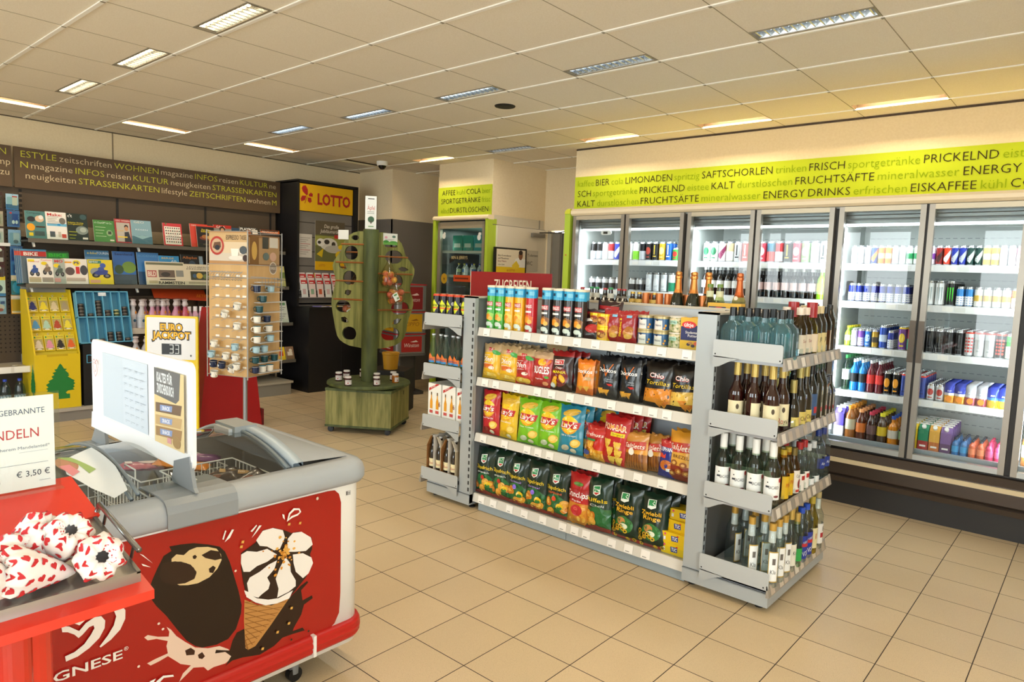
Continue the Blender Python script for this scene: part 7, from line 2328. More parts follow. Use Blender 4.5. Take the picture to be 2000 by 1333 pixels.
part(b, 'crate', o)
for x in (-a + .04, a - .04):
    for y in (-d + .04, d - .04):
        b = MB()
        b.lathe([(.028, -.012), (.028, .012)], m('#17181c', .5), 14, tf=Matrix.Translation((x, y, .028)) @ Matrix.Rotation(PI / 2, 4, 'X'))
        b.box((x - .012, y - .016, .03), (x + .012, y + .016, .06), m('#22252c', .5))
        part(b, 'caster', o)
b = MB()
b.lathe([(.0, .435), (.385, .435), (.40, .445), (.40, .46), (.395, .468), (0, .468)], GWD, 40)
b.lathe([(.06, .42), (.06, .436)], BLACK, 12)
part(b, 'turntable', o)
b = MB()
b.lathe([(.078, .46), (.076, 1.2), (.074, 1.93), (0, 1.935)], GWD, 20)
part(b, 'trunk', o)


def zz(v): return 1.91 - (v - 95) * .000966


def ell(cx, cy, rx, ry, n=18, dent=0.0):
    out = []
    for k in range(n):
        t = 2 * PI * k / n
        q = 1 - dent * max(0, math.sin(t)) ** 6 - dent * .5 * max(0, -math.sin(t)) ** 6
        out.append((cx + rx * math.cos(t), cy + ry * math.sin(t) * q))
    return out


def leaf(cx, cy, L_, w, ro):
    pts = [(-L_, 0), (-L_ * .4, w), (L_ * .3, w * .9), (L_, 0), (L_ * .3, -w * .9), (-L_ * .4, -w)]
    return [(cx + x * math.cos(ro) - y * math.sin(ro), cy + x * math.sin(ro) + y * math.cos(ro)) for x, y in pts]


SC_ = .001023 * 1.12
RP = [(525, 95), (600, 95), (660, 112), (710, 145), (755, 190), (775, 240), (795, 310), (830, 355), (865, 400), (888, 450), (888, 500), (870, 560), (852, 610), (850, 655), (862, 710), (882, 770), (885, 820), (870, 890), (845, 955), (830, 1020), (822, 1090), (800, 1160), (765, 1205), (720, 1235), (620, 1262), (515, 1265)]
RH = [ell(685, 335, 84, 73, 18, .1), leaf(780, 455, 52, 24, .1), ell(722, 580, 54, 70, 18, .12), ell(755, 855, 88, 74, 18, .1), ell(665, 1120, 88, 73, 20, .12), leaf(725, 990, 52, 26, -.5), ell(655, 225, 62, 18, 12)]
LP = [(445, 92), (380, 95), (335, 110), (290, 140), (255, 190), (235, 240), (225, 290), (195, 335), (160, 390), (145, 440), (155, 500), (172, 560), (172, 620), (158, 690), (140, 770), (138, 840), (150, 920), (165, 1000), (178, 1080), (195, 1150), (220, 1190), (260, 1220), (310, 1243), (440, 1262)]
LH = [ell(355, 158, 34, 26), ell(320, 310, 62, 75, 18, .1), leaf(240, 445, 46, 26, .6), ell(308, 560, 63, 76, 18, .1), leaf(295, 705, 36, 28, -.5), ell(250, 850, 70, 66, 18, .1), ell(310, 1120, 67, 73, 20, .12), leaf(265, 985, 42, 28, .6)]


def wing(outline, holes, ux, u0, sgn, matl, name):
    """flat plank wing with apple-shaped openings, standing radially from the trunk"""
    f = lambda p: ((p[0] - u0) * sgn * SC_ + .06, zz(p[1]))
    loops = [[f(p) for p in L] for L in [outline] + holes]
    flatp = [p for L in loops for p in L]
    tri = tessellate_polygon([[Vector((x, y, 0)) for x, y in L] for L in loops])
    dirv = Vector((math.cos(ux), math.sin(ux), 0))
    nv = Vector((-math.sin(ux), math.cos(ux), 0)) * .011
    b = MB()
    for s_ in (-1, 1):
        V_ = [dirv * x + Vector((0, 0, z)) + nv * s_ for x, z in flatp]
        b.add(V_, [t[::s_] for t in tri], matl)
    for L in loops:
        n = len(L)
        V_ = [dirv * x + Vector((0, 0, z)) + nv * s_ for s_ in (-1, 1) for x, z in L]
        b.add(V_, [(i, (i + 1) % n, n + (i + 1) % n, n + i) for i in range(n)], GWD)
    part(b, name, o)
    return dirv, nv


view = math.atan2(-4.105, 5.395)               # towards the camera
rx_dir = view + PI / 2 + math.radians(27) - ang
lx_dir = view - PI / 2 - math.radians(27) - ang
dR, nR = wing(RP, RH, rx_dir, 525, 1, GWL, 'tree_wing')
dL, nL = wing(LP, LH, lx_dir, 445, -1, GWL, 'tree_wing')
ROD = m('#a8662e', .55)
rods = []
for v, u1 in ((335, 800), (505, 850), (690, 825), (870, 840)):
    x0, x1, z = -.02, (u1 - 525) * SC_ + .06, zz(v)
    b = MB()
    b.tube([dR * x0 + Vector((0, 0, z)) - nR * 4.5, dR * x1 + Vector((0, 0, z)) - nR * 4.5], .008, ROD, 8)
    part(b, 'dowel', o)
    rods.append(z)
for v, u1 in ((225, 245), (405, 195), (590, 195), (775, 180)):
    x0, x1, z = -.02, (445 - u1) * SC_ + .06, zz(v)
    b = MB()
    b.tube([dL * x0 + Vector((0, 0, z)) + nL * 4.5, dL * x1 + Vector((0, 0, z)) + nL * 4.5], .008, ROD, 8)
    part(b, 'dowel', o)
for dd, nn, v, u in ((dR, nR, 240, .36), (dR, nR, 412, .44), (dL, -nL, 455, .42), (dL, -nL, 650, .42), (dL, -nL, 300, .36)):
    b = MB()
    z = zz(v)
    b.tube([dd * .05 + Vector((0, 0, z)) + nn * 4.5, dd * u + Vector((0, 0, z)) + nn * 4.5], .008, ROD, 8)
    part(b, 'dowel', o)
b = MB()
q = dR * .1 - nR * 2 + Vector((0, 0, 1.8))
u_ = dR
def put_card(name, par, org, u, w, h, art, lab, tilt=0.0):
    nrm = Vector((u.y, -u.x, 0))
    mp = flat(org, u, (0, 0, 1), nrm)
    c = MB()
    c.add([mp(0, 0, 0), mp(w, 0, 0), mp(w, h, 0), mp(0, h, 0), mp(0, 0, -.003), mp(w, 0, -.003), mp(w, h, -.003), mp(0, h, -.003)], [(0, 1, 2, 3), (7, 6, 5, 4), (0, 4, 5, 1), (1, 5, 6, 2), (2, 6, 7, 3), (3, 7, 4, 0)], m('#e6e6de', .5))
    c.art(art, mp, .0004)
    return part(c, name, par, lab)


put_card('card', o, dR * .12 - nR * 1.5 + Vector((0, 0, 1.795)), dR, .155, .11, [('r', .0, .0, .155, .03, '#6aa84a'), ('e', .03, .07, .016, .012, '#e0a0b0'), ('e', .115, .08, .02, .012, '#5a7a6a'), ('r', .02, .05, .1, .003, '#8a8a84'), ('r', .02, .042, .08, .003, '#8a8a84'), ('e', .03, .03, .03, .012, '#3f8a3a'), ('e', .11, .028, .04, .01, '#4f9a44')], 'white card with a green landscape')
put_card('card', o, dR * .245 + nR * 2 + Vector((0, 0, 1.79)), dR, .045, .11, [], 'plain white card')
put_card('card', o, Vector((0, 0, 1.83)) + dL * .34 + nL * 2, -dL, .11, .09, [], 'plain white card behind the left wing')
tv = Vector((math.cos(view + PI / 2 - ang), math.sin(view + PI / 2 - ang), 0))
put_card('sign_board', o, Vector((0, 0, 1.935)) - tv * .06 - Vector((0, 0, 0)), tv, .105, .31, [('t', 'Äpfel', .055, .2, .04, '#c23a2a', {'w': .07}), ('r', .025, .28, .06, .008, '#3a3a34'), ('r', .02, .16, .065, .004, '#6a6a64'), ('r', .02, .145, .065, .004, '#6a6a64'), ('e', .055, .09, .03, .03, '#2f5a3a'), ('r', .05, .05, .01, .03, '#4a3a2a'), ('r', .03, .02, .05, .008, '#6a9a5a')], 'white sign with red lettering and a tree')
# bags of apples on the dowels
def apple_bag(n, w, seed, label, loc, lab_card):
    r_ = random.Random(seed)
    oo = empty('apple_bag', loc, (0, 0, view + PI / 2))
    tag(oo, label, 'bag of apples', 'bags of apples')
    b = MB()
    b.lathe([(.0, -.30), (w * .7, -.29), (w, -.24), (w * 1.02, -.2), (w * .85, -.15), (w * .45, -.09), (w * .16, -.04), (.008, -.005), (.012, .015), (.02, .02)], glass('#f1ece0', 1.6, .12), 14, sy=.75)
    part(b, 'bag', oo)
    pts = []
    for k in range(n):
        for _ in range(60):
            x, z = (r_.random() - .5) * w * 1.25, -.262 + r_.random() * .1
            y = (r_.random() - .5) * w * .7
            if all((x - p[0]) ** 2 + (y - p[1]) ** 2 + (z - p[2]) ** 2 > .044 ** 2 for p in pts):
                break
        pts.append((x, y, z))
        b = MB()
        c1, c2 = r_.choice([('#b8402e', '#d8a83a'), ('#c8582e', '#e0b84a'), ('#a83a34', '#c86a44'), ('#d8b83e', '#c85a32')])
        mt = noisy('apple_skin_' + c1[1:], c1, c2, 12, .35)
        b.lathe([(0, -.028), (.014, -.031), (.027, -.018), (.031, .002), (.026, .019), (.013, .027), (.004, .021), (0, .02)], mt, 12)
        b.tube([(0, 0, .02), (.003, 0, .034)], .0015, m('#4a3420', .6), 4)
        part(b, 'apple', oo, loc=(x, y, z), rot=(r_.random() * .8 - .4, r_.random() * .8 - .4, 0))
    if lab_card:
        b = MB()
        b.art([('p', [(-.032, -.2), (.01, -.17), (.042, -.24), (.0, -.265)], '#e6ece4'), ('p', [(-.02, -.2), (.006, -.185), (.014, -.2), (-.012, -.213)], '#5a9a5a'), ('p', [(.01, -.225), (.03, -.215), (.034, -.235), (.014, -.243)], '#6a8a5a')], lambda x, y, off: Vector((x, -w * .78 - off, y)), .001)
        part(b, 'label', oo)
    return oo


MW = Matrix.Translation(tc) @ Matrix.Rotation(ang, 4, 'Z')
def onR(x, z, out=5.2): return tuple(MW @ (dR * x - nR * out + Vector((0, 0, z))))
def onL(x, z, out=5.2): return tuple(MW @ (dL * x + nL * out + Vector((0, 0, z))))
apple_bag(8, .085, 3, 'clear bag of red and yellow apples hanging from the top right dowel of the tree', onR(.14, zz(335), 9), False)
apple_bag(9, .09, 5, 'clear bag of apples with a white label, hanging lower right on the tree', onR(.2, zz(505), 12), True)
apple_bag(6, .08, 8, 'bag of apples behind the right wing, seen through its opening', onR(.3, zz(500), -9), False)
apple_bag(6, .08, 9, 'bag of yellow apples behind the left wing, seen through its middle opening', onL(.2, zz(455), -9), False)
apple_bag(6, .075, 12, 'bag of apples behind the left wing, seen through its low opening', onL(.27, zz(690), -9), True)
# jam jars on the turntable
jj = vbottle('jam_jar', [(.03, 0), (.033, .004), (.033, .065), (.029, .075)], '#3a0f16', ('#e3ded8', .073, .031, .014), ('#ddd6d2', .012, .055, .033, 1.1), 16, None, a0=view, lart=[('r', -.014, .022, .012, .01, '#a83a3a'), ('r', -.02, .04, .03, .004, '#8a7a7a')])
ja = vbottle('jam_jar', [(.03, 0), (.033, .004), (.033, .065), (.029, .075)], '#a8641e', ('#e3ded8', .073, .031, .014), ('#ddd6d2', .012, .055, .033, 1.1), 16, None, a0=view + .6, lart=[('r', -.014, .022, .012, .01, '#a83a3a')])
vx = Vector((math.cos(view), math.sin(view), 0))
for i, (px_, fw, pr, lb) in enumerate(((-.285, .02, jj, 'leftmost at the rim'), (-.19, .3, jj, 'front, left of the trunk'), (-.215, -.1, jj, 'left, second line'), (-.06, -.2, jj, 'just left of the trunk, half hidden'), (.07, .3, jj, 'front, right of the trunk'), (.075, .07, jj, 'right beside the trunk'), (.235, -.02, jj, 'right, behind the amber one'), (.25, .12, ja, 'amber one at the right rim'))):
    p_ = tc + Vector((math.cos(view + PI / 2), math.sin(view + PI / 2), 0)) * px_ + vx * fw
    put(pr, (p_.x, p_.y, .4685), .3 * math.sin(i * 2.0), 'jam jar with white lid on the green turntable, %s' % lb, 'jar', 'jam jars')
b = MB()
b.lathe([(.075, 0), (.09, .16), (.095, .165), (.095, .185), (.085, .185), (.08, .17)], m('#c8901a', .5), 20)
tag(b.obj('bucket', loc=(-6.05, 4.95, 0), rot=(0, 0, 0)), 'small mustard yellow bucket behind the apple tree display', 'bucket')
bpy.data.objects['bucket'].location = (-5.9, 4.78, .47)
b = MB()
b.box((-.2, -.2, 0), (.2, .2, .47), m('#15140f', .6))
tag(b.obj('low_table', loc=(-5.93, 4.82, 0), rot=(0, 0, .6)), 'low dark box table behind the apple tree display', 'table')

# ================================================================ tobacco bins by the corner
o = empty('bin_stand', (-6.76, 5.66, 0), (0, 0, -.25))
tag(o, 'dark grey stand carrying three red cigarette bins in the corner by the niche fridge', 'stand')
b = MB()
b.prism(rrect(0, 0, .5, .42, .06), 0, .03, m('#3a3835', .5))
b.prism(rrect(0, .0, .3, .26, .04), .03, .5, m('#4a4744', .4, .3))
b.prism(rrect(0, 0, .52, .44, .06), .495, .52, m('#6a6764', .4, .3))
part(b, 'base', o)
ST = m('#8a8886', .35, .5)
for k, (z, h, c, st, cc) in enumerate(((.525, .235, '#a8231e', 'Winston', '#e8d8cc'), (.777, .26, '#c8960f', 'ZIPPO', '#8a5a0a'), (1.054, .32, '#7d1016', 'Winston', '#d8b8b0'))):
    t = empty('cigarette_bin', (-6.76, 5.66, z), (0, 0, -.25))
    tag(t, ('lowest bin of the stack, red panels in a steel body', 'middle bin of the stack, yellow panels in a steel body', 'top bin of the stack, tall dark red panels')[k], 'bin', 'cigarette bins')
    b = MB()
    b.prism(rrect(0, 0, .52, .42, .06, 5), 0, h, ST)
    part(b, 'body', t)
    b = MB()
    b.prism(rrect(0, 0, .535, .435, .06, 5), h, h + .012, m('#b01a22', .4))
    part(b, 'rim', t, 'red rim')
    b = MB()
    L = [('r', -.18, .02, .36, h - .04, c), ('t', st, 0, h * .45, .05, cc, {'w': .2, 'shear': .2}), ('r', -.1, h * .2, .2, .012, cc)]
    b.art(L, flat((0, -.2105, 0), (1, 0, 0), (0, 0, 1), (0, -1, 0)), .0006)
    L = [('r', -.14, .02, .28, h - .04, c), ('t', st, 0, h * .45, .05, cc, {'w': .2, 'shear': .2}), ('p', [(-.02, h * .62), (.06, h * .7), (.09, h * .62), (.03, h * .6)], cc)]
    b.art(L, flat((.2605, 0, 0), (0, 1, 0), (0, 0, 1), (1, 0, 0)), .0006)
    part(b, 'panel', t)
FZ = {'BON':[(0.857,0.685),(0.891,0.682),(0.931,0.675),(0.976,0.658),(1.014,0.64),(1.032,0.618),(1.047,0.58),(1.061,0.531),(1.078,0.467),(1.088,0.418),(1.086,0.389),(1.068,0.34),(1.041,0.316),(1.002,0.312),(0.955,0.321),(0.933,0.335),(0.906,0.364),(0.876,0.414),(0.846,0.467),(0.817,0.509),(0.799,0.543),(0.795,0.562),(0.806,0.594),(0.821,0.626),(0.84,0.66),(0.863,0.669)],'CREAM':[(0.863,0.644),(0.878,0.654),(0.9,0.645),(0.917,0.656),(0.94,0.659),(0.976,0.65),(1.004,0.636),(1.018,0.613),(1.02,0.593),(1.006,0.568),(0.98,0.548),(0.943,0.54),(0.912,0.544),(0.886,0.552),(0.873,0.563),(0.934,0.562),(0.939,0.579),(0.921,0.608),(0.891,0.627),(0.863,0.635)],'CB1':[(0.955,0.629),(0.985,0.637),(1.013,0.624),(1.02,0.598),(0.999,0.599),(0.967,0.616)],'CB2':[(0.978,0.577),(0.992,0.583),(1.001,0.574),(0.992,0.558),(0.98,0.564)],'CB3':[(0.927,0.634),(0.935,0.636),(0.941,0.628),(0.935,0.622),(0.928,0.626)],'BITE':[(0.835,0.639),(0.874,0.633),(0.908,0.617),(0.93,0.596),(0.939,0.575),(0.932,0.558),(0.903,0.553),(0.868,0.56),(0.835,0.58),(0.827,0.606)],'SPL':[(0.846,0.432),(0.859,0.418),(0.875,0.391),(0.901,0.362),(0.933,0.33),(0.974,0.311),(1.012,0.303),(1.041,0.281),(1.06,0.248),(1.031,0.235),(0.992,0.239),(0.973,0.235),(0.96,0.253),(0.927,0.265),(0.905,0.251),(0.882,0.237),(0.894,0.26),(0.919,0.276),(0.887,0.294),(0.87,0.313),(0.849,0.336),(0.823,0.33),(0.798,0.327),(0.788,0.338),(0.811,0.342),(0.849,0.345),(0.845,0.37),(0.849,0.385),(0.816,0.405),(0.791,0.41),(0.781,0.423),(0.791,0.427),(0.82,0.41),(0.852,0.398),(0.854,0.413)],'CHS':[(1.056,0.305),(1.071,0.327),(1.096,0.33),(1.25,0.372),(1.295,0.399),(1.309,0.41),(1.336,0.42),(1.341,0.413),(1.312,0.393),(1.318,0.353),(1.357,0.359),(1.36,0.347),(1.324,0.335),(1.313,0.301),(1.284,0.263),(1.279,0.252),(1.319,0.25),(1.328,0.236),(1.279,0.241),(1.239,0.243),(1.206,0.225),(1.153,0.215),(1.091,0.231),(1.055,0.235),(1.031,0.226),(1.051,0.252),(1.031,0.275),(0.997,0.284),(1.0,0.295),(1.046,0.274)],'CHK1':[(0.901,0.333),(0.919,0.335),(0.932,0.32),(0.93,0.307),(0.905,0.315)],'CHK2':[(0.941,0.302),(0.955,0.306),(0.964,0.288),(0.955,0.282),(0.944,0.289)],'CONE':[(1.098,0.432),(1.142,0.399),(1.19,0.38),(1.25,0.377),(1.264,0.38),(1.195,0.308),(1.137,0.253),(1.111,0.25),(1.101,0.26),(1.096,0.36)],'TOPC':[(1.086,0.598),(1.137,0.62),(1.163,0.656),(1.205,0.653),(1.243,0.635),(1.271,0.617),(1.299,0.615),(1.352,0.579),(1.355,0.536),(1.346,0.517),(1.359,0.481),(1.33,0.436),(1.289,0.401),(1.261,0.381),(1.195,0.378),(1.142,0.404),(1.106,0.437),(1.094,0.491),(1.086,0.543)],'W0':[(1.139,0.627),(1.163,0.654),(1.2,0.654),(1.238,0.636),(1.246,0.608),(1.227,0.572),(1.205,0.573),(1.179,0.594),(1.152,0.604)],'W1':[(1.257,0.6),(1.277,0.616),(1.311,0.611),(1.349,0.58),(1.357,0.551),(1.329,0.535),(1.288,0.544),(1.26,0.552),(1.255,0.58)],'W2':[(1.086,0.593),(1.106,0.599),(1.142,0.586),(1.179,0.586),(1.216,0.555),(1.179,0.54),(1.142,0.536),(1.116,0.524),(1.094,0.531),(1.085,0.563)],'W3':[(1.277,0.537),(1.317,0.53),(1.352,0.504),(1.359,0.481),(1.341,0.448),(1.318,0.437),(1.289,0.47),(1.28,0.504)],'W4':[(1.106,0.487),(1.116,0.504),(1.152,0.513),(1.184,0.528),(1.216,0.534),(1.206,0.506),(1.179,0.484),(1.19,0.46),(1.184,0.441),(1.158,0.43),(1.147,0.423),(1.101,0.449),(1.096,0.466),(1.111,0.455)],'W5':[(1.249,0.535),(1.266,0.509),(1.269,0.476),(1.289,0.438),(1.289,0.417),(1.261,0.405),(1.217,0.399),(1.222,0.429),(1.211,0.469),(1.227,0.505)],'W6':[(1.099,0.465),(1.111,0.448),(1.142,0.422),(1.184,0.403),(1.222,0.395),(1.261,0.402),(1.278,0.405),(1.264,0.38),(1.217,0.378),(1.174,0.386),(1.137,0.409),(1.104,0.44)],'S0':[(1.02,0.665),(1.029,0.692),(1.033,0.69),(1.024,0.662)],'S1':[(1.027,0.653),(1.052,0.689),(1.059,0.687),(1.045,0.663)],'S2':[(1.116,0.666),(1.137,0.683),(1.139,0.679),(1.122,0.662)],'S3':[(1.12,0.642),(1.147,0.678),(1.156,0.676),(1.134,0.654)],'S4':[(1.25,0.665),(1.257,0.693),(1.276,0.707),(1.299,0.701),(1.306,0.687),(1.293,0.677),(1.271,0.674)],'S5':[(1.232,0.697),(1.24,0.692),(1.242,0.674),(1.235,0.683)],'S6':[(0.769,0.69),(0.779,0.683),(0.806,0.649)],'S7':[(0.774,0.658),(0.782,0.653),(0.8,0.639),(0.778,0.65)],'S8':[(0.81,0.273),(0.831,0.283),(0.861,0.273),(0.863,0.266),(0.833,0.275),(0.818,0.264)],'S9':[(0.791,0.282),(0.81,0.283),(0.802,0.273)],'DROP':[(1.257,0.673),(1.263,0.689),(1.279,0.699),(1.296,0.696),(1.299,0.687),(1.288,0.683),(1.268,0.681)],'HO':[(0.564,0.572),(0.583,0.565),(0.602,0.551),(0.622,0.569),(0.647,0.58),(0.682,0.574),(0.713,0.556),(0.728,0.531),(0.727,0.505),(0.713,0.477),(0.688,0.456),(0.661,0.443),(0.658,0.447),(0.68,0.472),(0.696,0.496),(0.703,0.521),(0.698,0.538),(0.683,0.552),(0.66,0.557),(0.634,0.546),(0.609,0.529),(0.603,0.534),(0.585,0.548),(0.565,0.555)],'HI':[(0.565,0.543),(0.584,0.535),(0.602,0.518),(0.608,0.513),(0.625,0.53),(0.647,0.539),(0.664,0.536),(0.674,0.519),(0.672,0.497),(0.658,0.473),(0.632,0.453),(0.603,0.44),(0.574,0.437),(0.572,0.453),(0.595,0.456),(0.62,0.47),(0.637,0.491),(0.646,0.507),(0.644,0.516),(0.633,0.515),(0.616,0.499),(0.606,0.493),(0.596,0.507),(0.58,0.52),(0.567,0.525)],'NUTC':(1.238,0.554),'BLK':[(0.568,0.793),(0.756,0.722),(1.435,0.731),(1.472,0.726),(1.479,0.689),(1.487,0.329),(1.473,0.232),(1.454,0.216)],'TXT':[(0.577,0.392),(0.72,0.382),(0.58,0.416),(0.723,0.411),(0.72,0.387)],'dots':[(0.833,0.432),(0.821,0.454),(0.762,0.342),(1.089,0.636),(1.084,0.621),(1.259,0.653),(1.302,0.646),(1.372,0.72),(1.27,0.343),(1.26,0.29),(1.216,0.274),(1.16,0.236),(1.27,0.226),(1.34,0.231),(1.064,0.545)]}
# ================================================================ chest freezer
FXa, FXb, FYa, FYb = -2.96, -2.10, -1.0, 1.58
FW = m('#eae8e2', .35)
RIM = m('#a3a9ae', .38)
RIML = m('#b4c4d2', .35)
o = empty('ice_cream_freezer', ((FXa + FXb) / 2, .3, 0))
tag(o, 'white ice cream chest freezer with curved glass lids and a red ice cream picture panel', 'freezer')
ox, oy = (FXa + FXb) / 2, .3


def L_(x, y, z): return (x - ox, y - oy, z)


cx, cy, w, d = 0, (FYa + FYb) / 2 - oy, FXb - FXa, FYb - FYa


def sweep(b, prof, mt, r=.065, n=6, smooth=True):
    """profile (outset, z) run round the rounded rectangle of the chest"""
    loops = []
    for off, z in prof:
        loops.append([(x, y, z) for x, y in rrect(cx, cy, w + 2 * off, d + 2 * off, max(.012, r + off), n)])
    k = len(loops[0])
    V_ = [p for L in loops for p in L]
    F_ = []
    for i in range(len(loops) - 1):
        for j in range(k):
            F_.append((i * k + j, i * k + (j + 1) % k, (i + 1) * k + (j + 1) % k, (i + 1) * k + j))
    b.add(V_, F_, mt, smooth)


b = MB()
sweep(b, [(-.03, .11), (0, .115), (0, .76)], FW)
b.add([(x, y, .11) for x, y in rrect(cx, cy, w - .06, d - .06, .06, 6)], [tuple(range(28))[::-1]], m('#3a3a3a', .6))
part(b, 'body', o)
b = MB()
sweep(b, [(0, .135), (.012, .137), (.02, .15), (.016, .158), (.022, .165), (.022, .175), (.016, .182), (.02, .19), (.012, .205), (0, .207)], m('#b81c16', .35))
b2 = MB()
part(b, 'bumper', o, 'red ribbed bumper strip')
b = MB()
b.box((w / 2 + .0, 1.352 - oy, .13), (w / 2 + .024, 1.364 - oy, .21), FW)
part(b, 'bumper_clip', o)
b = MB()
sweep(b, [(0, .745), (.02, .748), (.03, .765), (.03, .785), (.022, .81), (.005, .826), (-.02, .832), (-.055, .832), (-.065, .8), (-.065, .78)], RIM)
part(b, 'rim', o)
b = MB()
LIN = m('#8d8982', .35)
sweep(b, [(-.066, .8), (-.072, .45)], LIN, smooth=False)
b.add([(x, y, .45) for x, y in rrect(cx, cy, w - .15, d - .15, .03, 6)], [tuple(range(28))], m('#6f6a62', .5))
part(b, 'liner', o)
for yy in (1.38, .2, -.8):
    for sx in (-1, 1):
        b = MB()
        b.lathe([(.028, -.014), (.028, .014)], BLACK, 14, tf=Matrix.Translation((sx * (w / 2 - .09), yy - .04 - oy, .028)) @ Matrix.Rotation(PI / 2, 4, 'Y'))
        b.lathe([(.018, .03), (.024, .11)], m('#8b8f92', .4, .5), 10, (sx * (w / 2 - .09), yy - .04 - oy, 0))
        part(b, 'caster', o)


# arched lid tracks and the sloping end cap
def arch(x):                      # x from -1 (back) to 1 (front)
    return .832 + .075 * (1 - x * x)


NA = 14
b = MB()
ws = w / 2 - .06
A0 = [(ws * (2 * i / NA - 1), arch(2 * i / NA - 1)) for i in range(NA + 1)]
y0, y1 = 1.315 - oy, 1.355 - oy
V_ = []
for x, z in A0:
    V_ += [(x, y0, z - .012), (x, y0, z + .012), (x, y1, z + .012), (x, y1, z - .012)]
b.add(V_, [(4 * i + a, 4 * i + (a + 1) % 4, 4 * i + 4 + (a + 1) % 4, 4 * i + 4 + a) for i in range(NA) for a in range(4)], RIML, True)
y2 = 1.295 - oy
V_ = []
for x, z in A0:
    V_ += [(x * .97, y2, z - .02), (x * .97, y2, z - .002), (x * .97, y0, z - .002), (x * .97, y0, z - .02)]
b.add(V_, [(4 * i + a, 4 * i + (a + 1) % 4, 4 * i + 4 + (a + 1) % 4, 4 * i + 4 + a) for i in range(NA) for a in range(4)], m('#8c979f', .35), True)
part(b, 'lid_track', o)
b = MB()
V_, F_ = [], []
for i, (x, z) in enumerate(A0):
    V_ += [(x, y1, z + .012), (x, 1.545 - oy, .833)]
for i in range(NA):
    F_.append((2 * i, 2 * i + 1, 2 * i + 3, 2 * i + 2))
b.add(V_, F_, RIM, True)
V_ = []
for x, z in A0:
    V_ += [(x, y1, z), (x, y1, .80)]
b.add(V_, F_, m('#7d8488', .4))
part(b, 'end_cap', o)
b = MB()
b.box((-.13, 1.27 - oy, .885), (.03, 1.36 - oy, .925), m('#9aa3a8', .35))
b.box((-.11, 1.255 - oy, .89), (.01, 1.275 - oy, .915), m('#c2c9cc', .3))
part(b, 'lid_stop', o)


def lid(ya, yb, nm, lift=0.0, edge=True):
    b = MB()
    V_ = []
    for x, z in A0:
        V_ += [(x * .96, ya - oy, z - .004 + lift), (x * .96, yb - oy, z - .004 + lift)]
    b.add(V_, [(2 * i, 2 * i + 1, 2 * i + 3, 2 * i + 2) for i in range(NA)], glass('#f2f6f6', 1.3), True)
    g = part(b, nm, o)
    for y in (ya, yb):
        b = MB()
        b.tube([(x * .96, y - oy, z - .002 + lift) for x, z in A0], .007, m('#7f8a90', .3, .3), 6)
        part(b, 'lid_frame', g)
    return g


lid(.78, 1.30, 'glass_lid')
g = lid(-.9, .80, 'glass_lid', .012)
b = MB()
def lidmap(x, y, off): return Vector((x, y - oy, arch(x / ws) + .0145 + off))
b.art([('p', [(.0, .785), (.2, .79), (.34, .775), (.365, .73), (.3, .69), (.2, .655), (.1, .67)], '#dfe6ea'), ('e', .13, .675, .06, .028, '#b07a58'), ('p', [(.06, .665), (.14, .70), (.22, .71), (.2, .735), (.08, .70)], '#8fae5a'), ('p', [(.14, .65), (.22, .665), (.2, .69), (.14, .68)], '#d8848a')], lidmap, .0004, split=.05)
part(b, 'paper_sticker', g, 'white paper sticker')
# printed panel on the front
PAN = MB()
def pm(y, z, off): return Vector((FXb + .0015 + off - ox, y - oy, z))
RED = '#a31a12'
pr = [(-.9, .2)] + [(1.43, .2), (1.455, .215), (1.475, .25), (1.48, .33), (1.478, .68), (1.468, .715), (1.45, .732), (1.42, .735), (-.9, .735)]
PL = [('p', pr, RED)]
PL += [('p', FZ['SPL'], '#e3c9b4'), ('p', [(y * .9 + .098, z * .86 + .045) for y, z in FZ['SPL']][:0] or FZ['CHK1'], '#3a1d12'), ('p', FZ['CHK2'], '#3a1d12'), ('p', FZ['CHS'], '#26120b')]
PL += [('p', FZ['BON'], '#1d0f0a'), ('p', FZ['CREAM'], '#d8bf8c'), ('p', FZ['BITE'], '#2b170f'), ('p', FZ['CB1'], '#2a160e'), ('p', FZ['CB2'], '#24120b'), ('p', FZ['CB3'], '#24120b')]
PL += [('p', FZ['CONE'], '#b98345')]
c0, c1, c2, c3 = Vector(FZ['CONE'][0]), Vector(FZ['CONE'][4]), Vector(FZ['CONE'][7]), Vector(FZ['CONE'][8])
for k in range(9):
    f_ = (k + .5) / 9
    p = c0.lerp(c3, f_)
    q = c1.lerp(c2, min(1, f_ + .18))
    q2 = c1.lerp(c2, max(0, f_ - .1))
    for e in (q, q2):
        dv = (e - p)
        nv_ = Vector((-dv.y, dv.x)).normalized() * .0011
        PL.append(('p', [tuple(p + nv_), tuple(e + nv_), tuple(e - nv_), tuple(p - nv_)], '#8a5a28'))
PL += [('p', FZ['TOPC'], '#2a1712')]
PL += [('p', FZ['W%d' % i], '#ece7e0') for i in range(7)]
rn = random.Random(21)
for k in range(64):
    a, q = rn.random() * 2 * PI, abs(rn.gauss(0, 1)) * .033
    y, z = FZ['NUTC'][0] + q * math.cos(a) * 1.0, FZ['NUTC'][1] + q * math.sin(a) * 1.15
    s_ = .003 + rn.random() * .0035
    PL.append(('p', [(y + s_ * math.cos(t + a), z + s_ * math.sin(t + a) * (.7 + .3 * rn.random())) for t in (0, 1.1, 2.3, 3.3, 4.4, 5.4)], rn.choice(['#d8953a', '#c47f2c', '#e3ab52'])))
